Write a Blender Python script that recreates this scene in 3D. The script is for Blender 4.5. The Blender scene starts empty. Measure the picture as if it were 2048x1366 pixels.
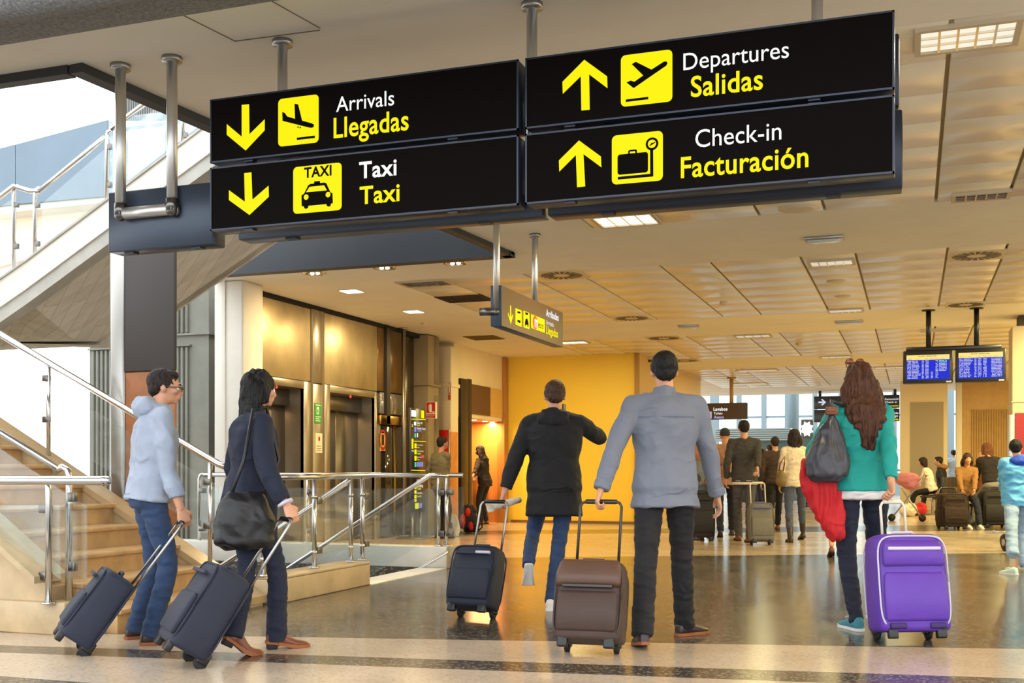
import bpy, bmesh, math, random
from mathutils import Vector, Matrix, noise as mnoise
random.seed(7)
sc = bpy.context.scene
COL = sc.collection
PI = math.pi
V = Vector

# ------------------------------------------------------------------ camera, world, exposure
FPX, HORIZON, EYE = 2233.0, 938.0, 1.05       # focal length in px of a 2048 px frame, horizon row, eye height
YAW = math.atan(801 / FPX)
SY, CY = math.sin(YAW), math.cos(YAW)
cam_d = bpy.data.cameras.new('camera')
cam_d.sensor_width = 36.0
cam_d.lens = 36.0 * FPX / 2048
cam_d.shift_y = (HORIZON - 683.0) / 2048
cam_d.clip_end = 300
cam = bpy.data.objects.new('camera', cam_d)
COL.objects.link(cam)
cam.location = (0, 0, EYE)
cam.rotation_euler = (PI / 2, 0, YAW)
sc.camera = cam

world = bpy.data.worlds.new('overcast_sky')
sc.world = world
world.use_nodes = True
_bg = world.node_tree.nodes['Background']
_bg.inputs[0].default_value = (0.93, 0.97, 1.0, 1)
_bg.inputs[1].default_value = 1.7

sc.view_settings.view_transform = 'Standard'
sc.view_settings.look = 'None'
sc.view_settings.exposure = 0.90
sc.view_settings.gamma = 1.0
sc.view_settings.use_curve_mapping = False
sc.cycles.max_bounces = 8
sc.cycles.transparent_max_bounces = 16
sc.cycles.sample_clamp_indirect = 6.0

WARM = (1.0, 0.83, 0.36)
SOFTWARM = (1.0, 0.80, 0.52)

def lamp(name, loc, size, power, col, parent=None, size_y=None, spread=None):
    ld = bpy.data.lights.new(name, 'AREA')
    ld.energy = power
    ld.color = col
    ld.size = size
    if size_y:
        ld.shape = 'RECTANGLE'; ld.size_y = size_y
    if spread:
        ld.spread = spread
    o = bpy.data.objects.new(name, ld)
    COL.objects.link(o)
    o.location = loc
    if parent: o.parent = parent
    return o

# ------------------------------------------------------------------ photograph -> place
def P(px, py, d):
    l = (px - 1024) / FPX * d
    return V((-d * SY + l * CY, d * CY + l * SY, EYE + (HORIZON - py) / FPX * d))
def onZ(px, py, z): return P(px, py, (EYE - z) * FPX / (py - HORIZON))
def onY(px, py, Y):
    r = (px - 1024) / FPX
    return P(px, py, Y / (CY + r * SY))
def onX(px, py, X):
    r = (px - 1024) / FPX
    return P(px, py, X / (-SY + r * CY))
def G(px, py): return onZ(px, py, 0.0)

# ------------------------------------------------------------------ materials
def s2l(c):
    c = c / 255.0
    return c / 12.92 if c <= 0.04045 else ((c + 0.055) / 1.055) ** 2.4
def rgb(r, g, b): return (s2l(r), s2l(g), s2l(b), 1.0)
MATS = {}
def mat(name, color, rough=0.6, metal=0.0, var=0.0, vscale=6.0, bump=0.0, bscale=40.0, stretch=(1, 1, 1), emit=None, estr=1.0, spec=0.5, coat=0.0, sheen=0.0):
    if name in MATS: return MATS[name]
    m = bpy.data.materials.new(name)
    m.use_nodes = True
    nt = m.node_tree; N = nt.nodes; L = nt.links
    b = N['Principled BSDF']
    b.inputs['Base Color'].default_value = color
    b.inputs['Roughness'].default_value = rough
    b.inputs['Metallic'].default_value = metal
    b.inputs['Specular IOR Level'].default_value = spec
    b.inputs['Coat Weight'].default_value = coat
    b.inputs['Sheen Weight'].default_value = sheen
    if emit:
        b.inputs['Emission Color'].default_value = emit
        b.inputs['Emission Strength'].default_value = estr
    if var or bump:
        tc = N.new('ShaderNodeTexCoord'); mp = N.new('ShaderNodeMapping')
        mp.inputs['Scale'].default_value = stretch
        L.new(tc.outputs['Object'], mp.inputs['Vector'])
    if var:
        n = N.new('ShaderNodeTexNoise')
        n.inputs['Scale'].default_value = vscale; n.inputs['Detail'].default_value = 5; n.inputs['Roughness'].default_value = 0.6
        L.new(mp.outputs[0], n.inputs['Vector'])
        r = N.new('ShaderNodeMapRange')
        r.inputs['From Min'].default_value = 0.3; r.inputs['From Max'].default_value = 0.7
        r.inputs['To Min'].default_value = 1 - var; r.inputs['To Max'].default_value = 1 + var
        L.new(n.outputs['Fac'], r.inputs['Value'])
        mx = N.new('ShaderNodeMix'); mx.data_type = 'RGBA'; mx.blend_type = 'MULTIPLY'
        mx.inputs[0].default_value = 1.0
        mx.inputs[6].default_value = color
        L.new(r.outputs[0], mx.inputs[7])
        L.new(mx.outputs[2], b.inputs['Base Color'])
    if bump:
        n2 = N.new('ShaderNodeTexNoise')
        n2.inputs['Scale'].default_value = bscale; n2.inputs['Detail'].default_value = 4
        L.new(mp.outputs[0], n2.inputs['Vector'])
        bp = N.new('ShaderNodeBump'); bp.inputs['Strength'].default_value = bump; bp.inputs['Distance'].default_value = 0.01
        L.new(n2.outputs['Fac'], bp.inputs['Height'])
        L.new(bp.outputs[0], b.inputs['Normal'])
    MATS[name] = m
    return m

def glass_mat(name, tint, refl=0.12, clear=0.9):
    m = bpy.data.materials.new(name); m.use_nodes = True
    nt = m.node_tree; N = nt.nodes; L = nt.links
    N.remove(N['Principled BSDF'])
    out = N['Material Output']
    t = N.new('ShaderNodeBsdfTransparent'); t.inputs[0].default_value = tint
    g = N.new('ShaderNodeBsdfGlossy'); g.inputs[0].default_value = (1, 1, 1, 1); g.inputs['Roughness'].default_value = 0.02
    lf = N.new('ShaderNodeLayerWeight'); lf.inputs[0].default_value = 0.5
    pw = N.new('ShaderNodeMath'); pw.operation = 'POWER'; L.new(lf.outputs['Facing'], pw.inputs[0]); pw.inputs[1].default_value = 4.0
    lw = N.new('ShaderNodeMapRange'); L.new(pw.outputs[0], lw.inputs['Value']); lw.inputs['To Min'].default_value = 0.035; lw.inputs['To Max'].default_value = 0.8
    mx = N.new('ShaderNodeMixShader')
    L.new(lw.outputs[0], mx.inputs[0]); L.new(t.outputs[0], mx.inputs[1]); L.new(g.outputs[0], mx.inputs[2])
    d = N.new('ShaderNodeBsdfDiffuse'); d.inputs[0].default_value = (0.8, 0.85, 0.86, 1)
    tc = N.new('ShaderNodeTexCoord'); n = N.new('ShaderNodeTexNoise'); n.inputs['Scale'].default_value = 7; n.inputs['Detail'].default_value = 6
    L.new(tc.outputs['Object'], n.inputs['Vector'])
    r = N.new('ShaderNodeMapRange'); r.inputs['From Min'].default_value = 0.45; r.inputs['From Max'].default_value = 0.8
    r.inputs['To Min'].default_value = (1 - clear) * 0.5; r.inputs['To Max'].default_value = (1 - clear) * 2.2
    L.new(n.outputs['Fac'], r.inputs['Value'])
    m2 = N.new('ShaderNodeMixShader')
    L.new(r.outputs[0], m2.inputs[0]); L.new(mx.outputs[0], m2.inputs[1]); L.new(d.outputs[0], m2.inputs[2])
    L.new(m2.outputs[0], out.inputs[0])
    MATS[name] = m
    return m

def lit(name, color, strength=1.0):
    """a backlit or self-lit face"""
    if name in MATS: return MATS[name]
    m = bpy.data.materials.new(name); m.use_nodes = True
    b = m.node_tree.nodes['Principled BSDF']
    b.inputs['Base Color'].default_value = (color[0] * .05, color[1] * .05, color[2] * .05, 1)
    b.inputs['Roughness'].default_value = 0.6
    b.inputs['Specular IOR Level'].default_value = 0.12
    b.inputs['Emission Color'].default_value = color
    b.inputs['Emission Strength'].default_value = strength * .54
    MATS[name] = m
    return m

STEEL = mat('polished_steel', rgb(205, 203, 200), 0.18, 1.0)
STEEL_DULL = mat('brushed_steel', rgb(170, 168, 164), 0.34, 1.0, bump=0.05, bscale=90)
DARKSTEEL = mat('dark_steel', rgb(70, 68, 66), 0.4, 0.8)
CLAMP = mat('clamp_metal', rgb(120, 118, 115), 0.3, 1.0)
SATIN = mat('satin_steel', rgb(214, 212, 207), 0.42, 1.0)
GLASS = glass_mat('clear_glass', (0.94, 0.97, 0.97, 1), clear=0.965)
GLASS_EDGE = mat('glass_edge', rgb(190, 205, 205), 0.2)
GLASS_BLUE = glass_mat('blue_glass', (0.72, 0.84, 0.92, 1), clear=0.80)
PLASTER = mat('ceiling_plaster', (0.80, 0.76, 0.67, 1), 0.75, var=0.05, vscale=1.3, bump=0.04, bscale=25)
PLASTER_WARM = mat('cream_plaster', (0.74, 0.62, 0.40, 1), 0.7, var=0.03, vscale=2)
BLACKGAP = mat('shadow_gap', rgb(24, 22, 20), 0.9)
DARKBLUE = mat('dark_blue_fascia', rgb(44, 50, 57), 0.55, var=0.06)
MARBLE = mat('beige_marble', rgb(188, 164, 126), .32, var=.20, vscale=4, bump=.02)
MARBLE_W = mat('pale_marble', rgb(216, 212, 202), 0.4, var=0.08, vscale=5)
TREAD = mat('step_marble', rgb(180, 144, 98), .3, var=.22, vscale=5)
WHITEPAINT = mat('white_paint', rgb(225, 220, 208), 0.6, var=0.03)
BLACKPL = mat('black_plastic', rgb(18, 17, 18), 0.35)
BLACKRUB = mat('black_rubber', rgb(22, 22, 23), 0.7)

# ------------------------------------------------------------------ objects
MW = {}
def tag(o, label=None, cat=None, group=None, kind=None):
    if label: o['label'] = label
    if cat: o['category'] = cat
    if group: o['group'] = group
    if kind: o['kind'] = kind
    return o
def thing(name, label, cat, loc=(0, 0, 0), rotz=0.0, group=None, kind=None):
    o = bpy.data.objects.new(name, None)
    COL.objects.link(o)
    o.empty_display_size = 0.1
    o.location = loc; o.rotation_euler = (0, 0, rotz)
    MW[o.name] = Matrix.Translation(V(loc)) @ Matrix.Rotation(rotz, 4, 'Z')
    return tag(o, label, cat, group, kind)
def world_of(o):
    while o.name not in MW:
        o = o.parent
    return MW[o.name]

class MB:
    """collects shapes and links them as ONE mesh object"""
    def __init__(self): self.v = []; self.f = []; self.m = []; self.sm = []
    def add(self, vs, fs, mi=0, smooth=False):
        o = len(self.v)
        self.v += [V(p) for p in vs]
        for f in fs:
            self.f.append([i + o for i in f]); self.m.append(mi); self.sm.append(smooth)
        return self
    def box(self, a, b, mi=0, M=None):
        x0, y0, z0 = a; x1, y1, z1 = b
        if x0 > x1: x0, x1 = x1, x0
        if y0 > y1: y0, y1 = y1, y0
        if z0 > z1: z0, z1 = z1, z0
        vs = [V(p) for p in ((x0, y0, z0), (x1, y0, z0), (x1, y1, z0), (x0, y1, z0), (x0, y0, z1), (x1, y0, z1), (x1, y1, z1), (x0, y1, z1))]
        if M: vs = [M @ p for p in vs]
        return self.add(vs, [(0, 3, 2, 1), (4, 5, 6, 7), (0, 1, 5, 4), (1, 2, 6, 5), (2, 3, 7, 6), (3, 0, 4, 7)], mi)
    def rbox(self, a, b, r=0.01, mi=0, M=None, seg=2):
        bm = bmesh.new()
        bmesh.ops.create_cube(bm, size=1)
        c = (V(a) + V(b)) / 2; d = V(b) - V(a)
        for v in bm.verts: v.co = V((v.co.x * abs(d.x), v.co.y * abs(d.y), v.co.z * abs(d.z)))
        bmesh.ops.bevel(bm, geom=bm.edges[:], offset=min(r, 0.49 * min(abs(d.x), abs(d.y), abs(d.z))), segments=seg, profile=0.5, affect='EDGES')
        for v in bm.verts: v.co = v.co + c
        return self.bm(bm, mi, M, True)
    def bm(self, bm, mi=0, M=None, smooth=False):
        bm.verts.index_update()
        vs = [(M @ v.co) if M else v.co.copy() for v in bm.verts]
        fs = [[v.index for v in f.verts] for f in bm.faces]
        bm.free()
        return self.add(vs, fs, mi, smooth)
    def ring_loft(self, rings, mi=0, caps=True, smooth=True):
        n = len(rings[0]); vs = []; fs = []
        for r in rings: vs += r
        for k in range(len(rings) - 1):
            for i in range(n):
                j = (i + 1) % n
                fs.append((k * n + i, k * n + j, (k + 1) * n + j, (k + 1) * n + i))
        if caps:
            fs.append(tuple(range(n - 1, -1, -1)))
            fs.append(tuple(range((len(rings) - 1) * n, len(rings) * n)))
        return self.add(vs, fs, mi, smooth)
    def tube(self, pts, r, n=12, mi=0, smooth=True):
        pts = [V(p) for p in pts]
        rs = r if isinstance(r, (list, tuple)) else [r] * len(pts)
        rings = []; up = None
        for i, p in enumerate(pts):
            t = (pts[min(i + 1, len(pts) - 1)] - pts[max(i - 1, 0)])
            t.normalize()
            if up is None:
                up = V((0, 0, 1)) if abs(t.z) < 0.9 else V((1, 0, 0))
            x = t.cross(up)
            if x.length < 1e-6: x = t.cross(V((0.3, 0.9, 0.1)))
            x.normalize(); y = x.cross(t).normalized(); up = y
            rings.append([p + (x * math.cos(a) + y * math.sin(a)) * rs[i] for a in (2 * PI * k / n for k in range(n))])
        return self.ring_loft(rings, mi, True, smooth)
    def cyl(self, p0, p1, r, n=16, mi=0): return self.tube([p0, p1], r, n, mi)
    def prism(self, poly, vec, mi=0):
        poly = [V(p) for p in poly]; n = len(poly); vec = V(vec)
        vs = poly + [p + vec for p in poly]
        fs = [tuple(range(n)), tuple(range(2 * n - 1, n - 1, -1))]
        for i in range(n):
            j = (i + 1) % n
            fs.append((i, i + n, j + n, j))
        return self.add(vs, fs, mi)
    def ell(self, c, r, mi=0, n=14, M=None):
        bm = bmesh.new()
        bmesh.ops.create_uvsphere(bm, u_segments=n, v_segments=max(6, n * 2 // 3), radius=1)
        c = V(c)
        for v in bm.verts:
            p = V((v.co.x * r[0], v.co.y * r[1], v.co.z * r[2]))
            if M: p = M @ p
            v.co = p + c
        return self.bm(bm, mi, None, True)
    def build(self, name, m, parent=None, label=None, cat=None, group=None, kind=None, bevel=0.0, fix=True, origin=None):
        me = bpy.data.meshes.new(name)
        M = world_of(parent) if parent is not None else (Matrix.Translation(V(origin)) if origin is not None else None)
        vs = self.v
        if M is not None:
            Mi = M.inverted(); vs = [Mi @ p for p in vs]
        me.from_pydata([tuple(p) for p in vs], [], self.f)
        ms = m if isinstance(m, (list, tuple)) else [m]
        for k in ms: me.materials.append(k)
        me.polygons.foreach_set('material_index', self.m)
        me.polygons.foreach_set('use_smooth', self.sm)
        if fix or bevel:
            bm = bmesh.new(); bm.from_mesh(me)
            if fix: bmesh.ops.recalc_face_normals(bm, faces=bm.faces[:])
            if bevel:
                es = [e for e in bm.edges if len(e.link_faces) == 2 and e.calc_face_angle(0) > 0.6]
                bmesh.ops.bevel(bm, geom=es, offset=bevel, segments=2, profile=0.5, affect='EDGES', clamp_overlap=True)
            bm.to_mesh(me); bm.free()
        me.update()
        o = bpy.data.objects.new(name, me)
        COL.objects.link(o)
        if parent is not None: o.parent = parent
        elif origin is not None:
            o.location = origin; MW[o.name] = M
        else: MW[o.name] = Matrix.Identity(4)
        return tag(o, label, cat, group, kind)

def struct(name, mb, m, label=None, parent=None, **k):
    return mb.build(name, m, parent, label=label, kind='structure' if parent is None else None, **k)

def copy_tree(o, parent=None):
    c = o.copy(); COL.objects.link(c)
    if parent is not None: c.parent = parent
    for ch in list(o.children):
        copy_tree(ch, c)
    return c
def dup(root, loc, rotz=0.0, label=None, group=None):
    c = copy_tree(root)
    c.location = loc; c.rotation_euler = (0, 0, rotz)
    MW[c.name] = Matrix.Translation(V(loc)) @ Matrix.Rotation(rotz, 4, 'Z')
    if label: c['label'] = label
    if group: c['group'] = group
    return c
def basis(origin, x, y, z=None):
    """matrix from axes"""
    x = V(x).normalized(); y = V(y).normalized()
    z = V(z).normalized() if z is not None else x.cross(y).normalized()
    M = Matrix((x, y, z)).transposed().to_4x4()
    M.translation = V(origin)
    return M
_font_cache = {}
def text_mesh(s, bold=0.0):
    """flat letter outlines of a text, 1 unit high capitals about 0.7; returns (verts, faces, width)"""
    key = (s, bold)
    if key in _font_cache: return _font_cache[key]
    cu = bpy.data.curves.new('lettering', 'FONT')
    cu.body = s; cu.size = 1.0; cu.offset = bold; cu.resolution_u = 4
    cu.space_character = 1.0 + bold * 2.2
    o = bpy.data.objects.new('lettering', cu)
    COL.objects.link(o)
    dg = bpy.context.evaluated_depsgraph_get(); dg.update()
    me = o.evaluated_get(dg).to_mesh()
    vs = [v.co.copy() for v in me.vertices]; fs = [list(p.vertices) for p in me.polygons]
    o.evaluated_get(dg).to_mesh_clear()
    bpy.data.objects.remove(o); bpy.data.curves.remove(cu)
    x0 = min(v.x for v in vs); x1 = max(v.x for v in vs); y0 = 0; y1 = max(v.y for v in vs)
    _font_cache[key] = ([V((v.x - x0, v.y, 0)) for v in vs], fs, x1 - x0, y1)
    return _font_cache[key]
def add_text(mb, s, M, width=None, height=None, bold=0.0, mi=0):
    """letters in the xy plane of M, baseline from its origin, scaled to width and (or) ascender height"""
    vs, fs, w, h = text_mesh(s, bold)
    sx = width / w if width else height / h
    sy = height / h if height else sx
    mb.add([M @ V((v.x * sx, v.y * sy, 0)) for v in vs], fs, mi)
    return mb
def poly2(mb, pts, M, mi=0, dz=0.0):
    mb.add([M @ V((x, y, dz)) for x, y in pts], [tuple(range(len(pts)))], mi)
    return mb
def rrect(x0, y0, x1, y1, r, n=5):
    out = []
    for cx, cy, a0 in ((x1 - r, y1 - r, 0), (x0 + r, y1 - r, 90), (x0 + r, y0 + r, 180), (x1 - r, y0 + r, 270)):
        for k in range(n + 1):
            a = math.radians(a0 + 90 * k / n)
            out.append((cx + r * math.cos(a), cy + r * math.sin(a)))
    return out
def disc(cx, cy, r, n=20, a0=0, a1=360):
    return [(cx + r * math.cos(math.radians(a0 + (a1 - a0) * k / n)), cy + r * math.sin(math.radians(a0 + (a1 - a0) * k / n))) for k in range(n if a1 - a0 >= 360 else n + 1)]
# ================================================================== THE SETTING
CEIL = 3.25
WALLX = -7.56                                   # plane of the lift wall

def floor_material():
    m = bpy.data.materials.new('terrazzo_floor'); m.use_nodes = True
    nt = m.node_tree; N = nt.nodes; L = nt.links; b = N['Principled BSDF']
    tc = N.new('ShaderNodeTexCoord'); sep = N.new('ShaderNodeSeparateXYZ'); L.new(tc.outputs['Object'], sep.inputs[0])
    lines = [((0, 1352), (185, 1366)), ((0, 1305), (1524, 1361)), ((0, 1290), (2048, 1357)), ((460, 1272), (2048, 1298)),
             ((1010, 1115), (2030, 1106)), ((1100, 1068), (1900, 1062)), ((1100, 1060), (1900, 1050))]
    acc = None
    def math_(op, a, c, cl=False):
        n = N.new('ShaderNodeMath'); n.operation = op; n.use_clamp = cl
        for i, q in enumerate((a, c)):
            if isinstance(q, (int, float)): n.inputs[i].default_value = q
            else: L.new(q, n.inputs[i])
        return n.outputs[0]
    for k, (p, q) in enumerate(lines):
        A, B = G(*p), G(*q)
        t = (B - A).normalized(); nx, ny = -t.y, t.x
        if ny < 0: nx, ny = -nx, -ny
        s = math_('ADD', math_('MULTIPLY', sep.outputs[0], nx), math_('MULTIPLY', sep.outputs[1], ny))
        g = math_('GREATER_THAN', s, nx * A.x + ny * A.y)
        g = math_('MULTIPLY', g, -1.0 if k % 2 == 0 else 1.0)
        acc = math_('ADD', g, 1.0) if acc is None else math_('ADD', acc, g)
    # chips of stone
    v1 = N.new('ShaderNodeTexVoronoi'); v1.inputs['Scale'].default_value = 70; L.new(tc.outputs['Object'], v1.inputs['Vector'])
    n1 = N.new('ShaderNodeTexNoise'); n1.inputs['Scale'].default_value = 1.6; n1.inputs['Detail'].default_value = 6; L.new(tc.outputs['Object'], n1.inputs['Vector'])
    chip = N.new('ShaderNodeSeparateColor'); L.new(v1.outputs['Color'], chip.inputs[0])
    bright = math_('GREATER_THAN', chip.outputs[0], 0.80)
    def ramp(c0, c1, c2, fac, chips, amt):
        r = N.new('ShaderNodeValToRGB'); r.color_ramp.elements[0].position = .3; r.color_ramp.elements[1].position = .7
        r.color_ramp.elements[0].color = c0; r.color_ramp.elements[1].color = c1
        L.new(fac, r.inputs[0])
        x = N.new('ShaderNodeMix'); x.data_type = 'RGBA'; L.new(math_('MULTIPLY', chips, amt), x.inputs[0]); L.new(r.outputs[0], x.inputs[6]); x.inputs[7].default_value = c2
        return x.outputs[2]
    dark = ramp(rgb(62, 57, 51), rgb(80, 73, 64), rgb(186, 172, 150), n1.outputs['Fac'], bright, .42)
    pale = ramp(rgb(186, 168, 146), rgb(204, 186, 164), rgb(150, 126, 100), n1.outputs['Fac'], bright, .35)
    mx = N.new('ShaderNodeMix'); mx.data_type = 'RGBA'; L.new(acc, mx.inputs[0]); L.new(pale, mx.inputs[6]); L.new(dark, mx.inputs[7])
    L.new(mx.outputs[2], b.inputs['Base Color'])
    b.inputs['Roughness'].default_value = 0.13
    b.inputs['Specular IOR Level'].default_value = 0.52
    rr = N.new('ShaderNodeMapRange'); rr.inputs['To Min'].default_value = .12; rr.inputs['To Max'].default_value = .24
    L.new(n1.outputs['Fac'], rr.inputs['Value']); L.new(rr.outputs[0], b.inputs['Roughness'])
    n2 = N.new('ShaderNodeTexNoise'); n2.inputs['Scale'].default_value = 30; L.new(tc.outputs['Object'], n2.inputs['Vector'])
    bp = N.new('ShaderNodeBump'); bp.inputs['Strength'].default_value = .03; bp.inputs['Distance'].default_value = .003
    L.new(n2.outputs['Fac'], bp.inputs['Height']); L.new(bp.outputs[0], b.inputs['Normal'])
    return m
FLOORMAT = floor_material()

# stairwell in the floor: x from WX0 to WX1, y from WY0 to WY1
WX0, WX1, WY0, WY1 = -9.6, -4.92, 7.72, 10.86
mb = MB()
for (x0, y0, x1, y1) in ((WX1, -14, 12, 60), (-22, -14, WX1, WY0), (-22, WY1, WX1, 60), (-22, WY0, WX0, WY1)):
    mb.box((x0, y0, -.25), (x1, y1, 0))
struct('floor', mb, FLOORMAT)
mb = MB()                                        # sides and bottom of the stairwell
mb.box((WX0 - .15, WY0 - .15, -2.2), (WX0, WY1 + .15, -.25)).box((WX0, WY0 - .15, -2.2), (WX1 + .15, WY0, -.25)).box((WX0, WY1, -2.2), (WX1 + .15, WY1 + .15, -.25)).box((WX1, WY0, -2.2), (WX1 + .15, WY1, -.25))
struct('wall_stairwell', mb, MARBLE_W)
struct('floor_below', MB().box((WX0 - .1, WY0 - .1, -2.35), (WX1 + .1, WY1 + .1, -2.2)), mat('blue_grey_carpet', rgb(70, 86, 104), .9))

# ------------------------------------------------------------------ ceiling
OPN, OPF = V((-4.23, 4.94, 0)), V((-3.81, 10.69, 0))      # right-hand corners of the opening over the stairs
def slab(poly, z0=CEIL, t=.45): return MB().prism([(x, y, z0) for x, y in poly], (0, 0, t))
mb = MB()
def addslab(poly): mb.prism([(x, y, CEIL) for x, y in poly], (0, 0, .45))
addslab([(-14, 3.6), (8, 3.6), (8, 4.94), (-14, 4.94)])
addslab([(OPN.x, 4.94), (-2.75, 4.94), (-2.75, 10.69), (OPF.x, 10.69)])
addslab([(-2.75, 4.94), (8, 4.94), (8, 5.87), (-2.75, 5.87)])
addslab([(-2.75, 9.85), (8, 9.85), (8, 10.69), (-2.75, 10.69)])
addslab([(-7.7, 10.69), (8, 10.69), (8, 11.9), (-7.7, 11.9)])
addslab([(-7.7, 11.9), (-5.75, 11.9), (-5.75, 18.42), (-7.7, 18.42)])
addslab([(-8.7, 13.4), (-7.7, 13.4), (-7.7, 18.42), (-8.7, 18.42)])
addslab([(-5.75, 16.2), (8, 16.2), (8, 18.42), (-5.75, 18.42)])
addslab([(-9.5, 18.42), (-5.95, 18.42), (-5.95, 24.5), (-9.5, 24.5)])
addslab([(-5.95, 22.3), (8, 22.3), (8, 24.5), (-5.95, 24.5)])
addslab([(-9.5, 24.5), (-4.9, 24.5), (-4.9, 33.7), (-9.5, 33.7)])
addslab([(-4.9, 30.5), (8, 30.5), (8, 33.7), (-4.9, 33.7)])
struct('ceiling', mb, PLASTER)
mb = MB()                                        # joints of an access panel in the near plaster, a hairline proud of it
for p, q in (((360, 27), (470, 82)), ((470, 82), (640, 60)), ((540, 0), (640, 56))):
    a, b_ = onZ(*p, CEIL), onZ(*q, CEIL)
    mb.tube([a, b_], .004, 4)
struct('trim_1', mb, mat('joint_line', rgb(120, 110, 96), .9))

PANEL = bpy.data.materials.new('enamelled_ceiling_panel'); PANEL.use_nodes = True
def _panel():
    N = PANEL.node_tree.nodes; L = PANEL.node_tree.links; b = N['Principled BSDF']
    b.inputs['Base Color'].default_value = (.76, .68, .53, 1); b.inputs['Roughness'].default_value = .29
    b.inputs['Specular IOR Level'].default_value = .6
    tc = N.new('ShaderNodeTexCoord'); n = N.new('ShaderNodeTexNoise'); n.inputs['Scale'].default_value = 2.2; n.inputs['Detail'].default_value = 1
    mp = N.new('ShaderNodeMapping'); mp.inputs['Scale'].default_value = (1, 1.7, 1); L.new(tc.outputs['Object'], mp.inputs[0]); L.new(mp.outputs[0], n.inputs['Vector'])
    bp = N.new('ShaderNodeBump'); bp.inputs['Strength'].default_value = .10; bp.inputs['Distance'].default_value = .02
    L.new(n.outputs['Fac'], bp.inputs['Height']); L.new(bp.outputs[0], b.inputs['Normal'])
_panel()
NARROW = [(-7.0, .55), (-5.75, .62), (-4.14, .6), (-2.58, .55), (-1.1, .55), (.33, .55), (1.85, .55), (3.4, .55), (4.95, .55), (6.5, .55)]
def columns(x0, x1, shift=0.0):
    edges = [x0]
    for a, w in NARROW:
        for e in (a + shift, a + w + shift):
            if x0 + .15 < e < x1 - .15: edges.append(e)
    return sorted(edges) + [x1]
def panel_zone(x0, x1, y0, y1, rows, shift=0.0):
    xs = columns(x0, x1, shift); mb = MB()
    for a, b_ in zip(xs[:-1], xs[1:]):
        for k in range(rows):
            ya = y0 + (y1 - y0) * k / rows; yb = y0 + (y1 - y0) * (k + 1) / rows
            g = .007
            mb.rbox((a + g * 1.6, ya + g * .6, CEIL), (b_ - g * 1.6, yb - g * .6, CEIL + .03), .006, seg=1)
    struct('ceiling', mb, PANEL)
    struct('ceiling', MB().box((x0, y0, CEIL + .028), (x1, y1, CEIL + .4)), mat('ceiling_void', rgb(176, 158, 124), .9))
panel_zone(-2.75, 8, 5.87, 9.85, 7, -.15)
panel_zone(-5.75, 8, 11.9, 16.2, 7)
panel_zone(-5.95, 8, 18.42, 22.3, 6)
panel_zone(-4.9, 8, 24.5, 30.5, 9)

# trims and deep faces round the opening
mb = MB()
mb.box((-14, 4.90, CEIL - .05), (OPN.x - .1, 4.97, CEIL + .02))
d = (OPF - OPN).normalized(); nrm = V((-d.y, d.x, 0))
mb.prism([V((OPN.x, 4.9, CEIL - .05)), V((OPF.x, OPF.y, CEIL - .05)), V((OPF.x, OPF.y, CEIL - .05)) + nrm * .09, V((OPN.x, 4.9, CEIL - .05)) + nrm * .09], (0, 0, .5))
struct('trim_2', mb, mat('dark_edge', rgb(52, 54, 56), .6))
struct('wall_above_opening', MB().box((-7.5, 10.60, CEIL - .03), (OPF.x, 10.68, CEIL + 1.25)), DARKBLUE)
struct('trim_3', MB().box((-7.5, 10.57, CEIL - .05), (OPF.x, 10.72, CEIL + .02)), DARKBLUE)

# rough grey ducts hung under the near edge of the ceiling
FOAM = mat('sprayed_foam', rgb(128, 128, 128), .95, var=.35, vscale=60, bump=1.0, bscale=70)
t = thing('overhead_duct', 'thick dark grey spray-coated duct crossing the top left corner under the ceiling', 'duct', (-3.6, 4.15, 3.1))
mb = MB(); mb.rbox((-9, 4.02, 3.12), (-1.2, 4.34, 3.249), .06, seg=4); mb.build('lower_duct', FOAM, t)
mb = MB(); mb.tube([(-9, 3.86, 3.13), (-1.2, 3.86, 3.13)], .115, 18); mb.build('upper_duct', FOAM, t)

# ------------------------------------------------------------------ lift wall
LIFTM = mat('bronze_lift_panel', rgb(196, 184, 152), .5, 1.0, var=.26, vscale=1.6, bump=.05, bscale=3, stretch=(1, 1, .6))
LIFTS = mat('stainless_lift_frame', rgb(176, 168, 154), .38, 1.0, var=.12, vscale=2.5, bump=.03, bscale=8)
LEAFM = mat('lift_leaf_steel', rgb(132, 126, 116), .33, 1.0, var=.10, vscale=2, stretch=(1, 6, .5))
SPECK = mat('speckled_granite', rgb(98, 86, 66), .4, var=.5, vscale=130)
def wy(px): return onX(px, 900, WALLX).y
def wz(px, py): return onX(px, py, WALLX).z
Y497, Y622, Y648, Y755, Y805 = wy(497), wy(622), wy(648), wy(755), wy(805)
HEAD = wz(700, 776)                              # bottom of the bronze panels
struct('wall_left', MB().box((WALLX - .75, 13.1, 0), (WALLX - .55, 18.5, CEIL)), mat('lift_shaft', rgb(128, 122, 110), .8))
def wall_panel(name, y0, y1, z0, z1, m, proud=0.0, th=.06):
    return struct(name, MB().rbox((WALLX - th, y0, z0), (WALLX + proud, y1, z1), .006, seg=1), m)
wall_panel('wall_left', Y497 + .02, Y622 - .01, HEAD + .01, CEIL - .06, LIFTM)
wall_panel('wall_left', Y648 + .01, Y755 - .01, HEAD + .01, CEIL - .06, LIFTM)
wall_panel('wall_left', Y622 + .05, Y648 - .05, HEAD, CEIL - .06, LIFTS, .01)
wall_panel('wall_left', Y622 + .05, Y648 - .05, 0, HEAD - .012, LIFTS, .01)
struct('trim_4', MB().box((WALLX - .05, Y622 - .0, 0), (WALLX + .005, Y622 + .05, CEIL - .06)).box((WALLX - .05, Y648 - .05, 0), (WALLX + .005, Y648, CEIL - .06)), SPECK)
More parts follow.
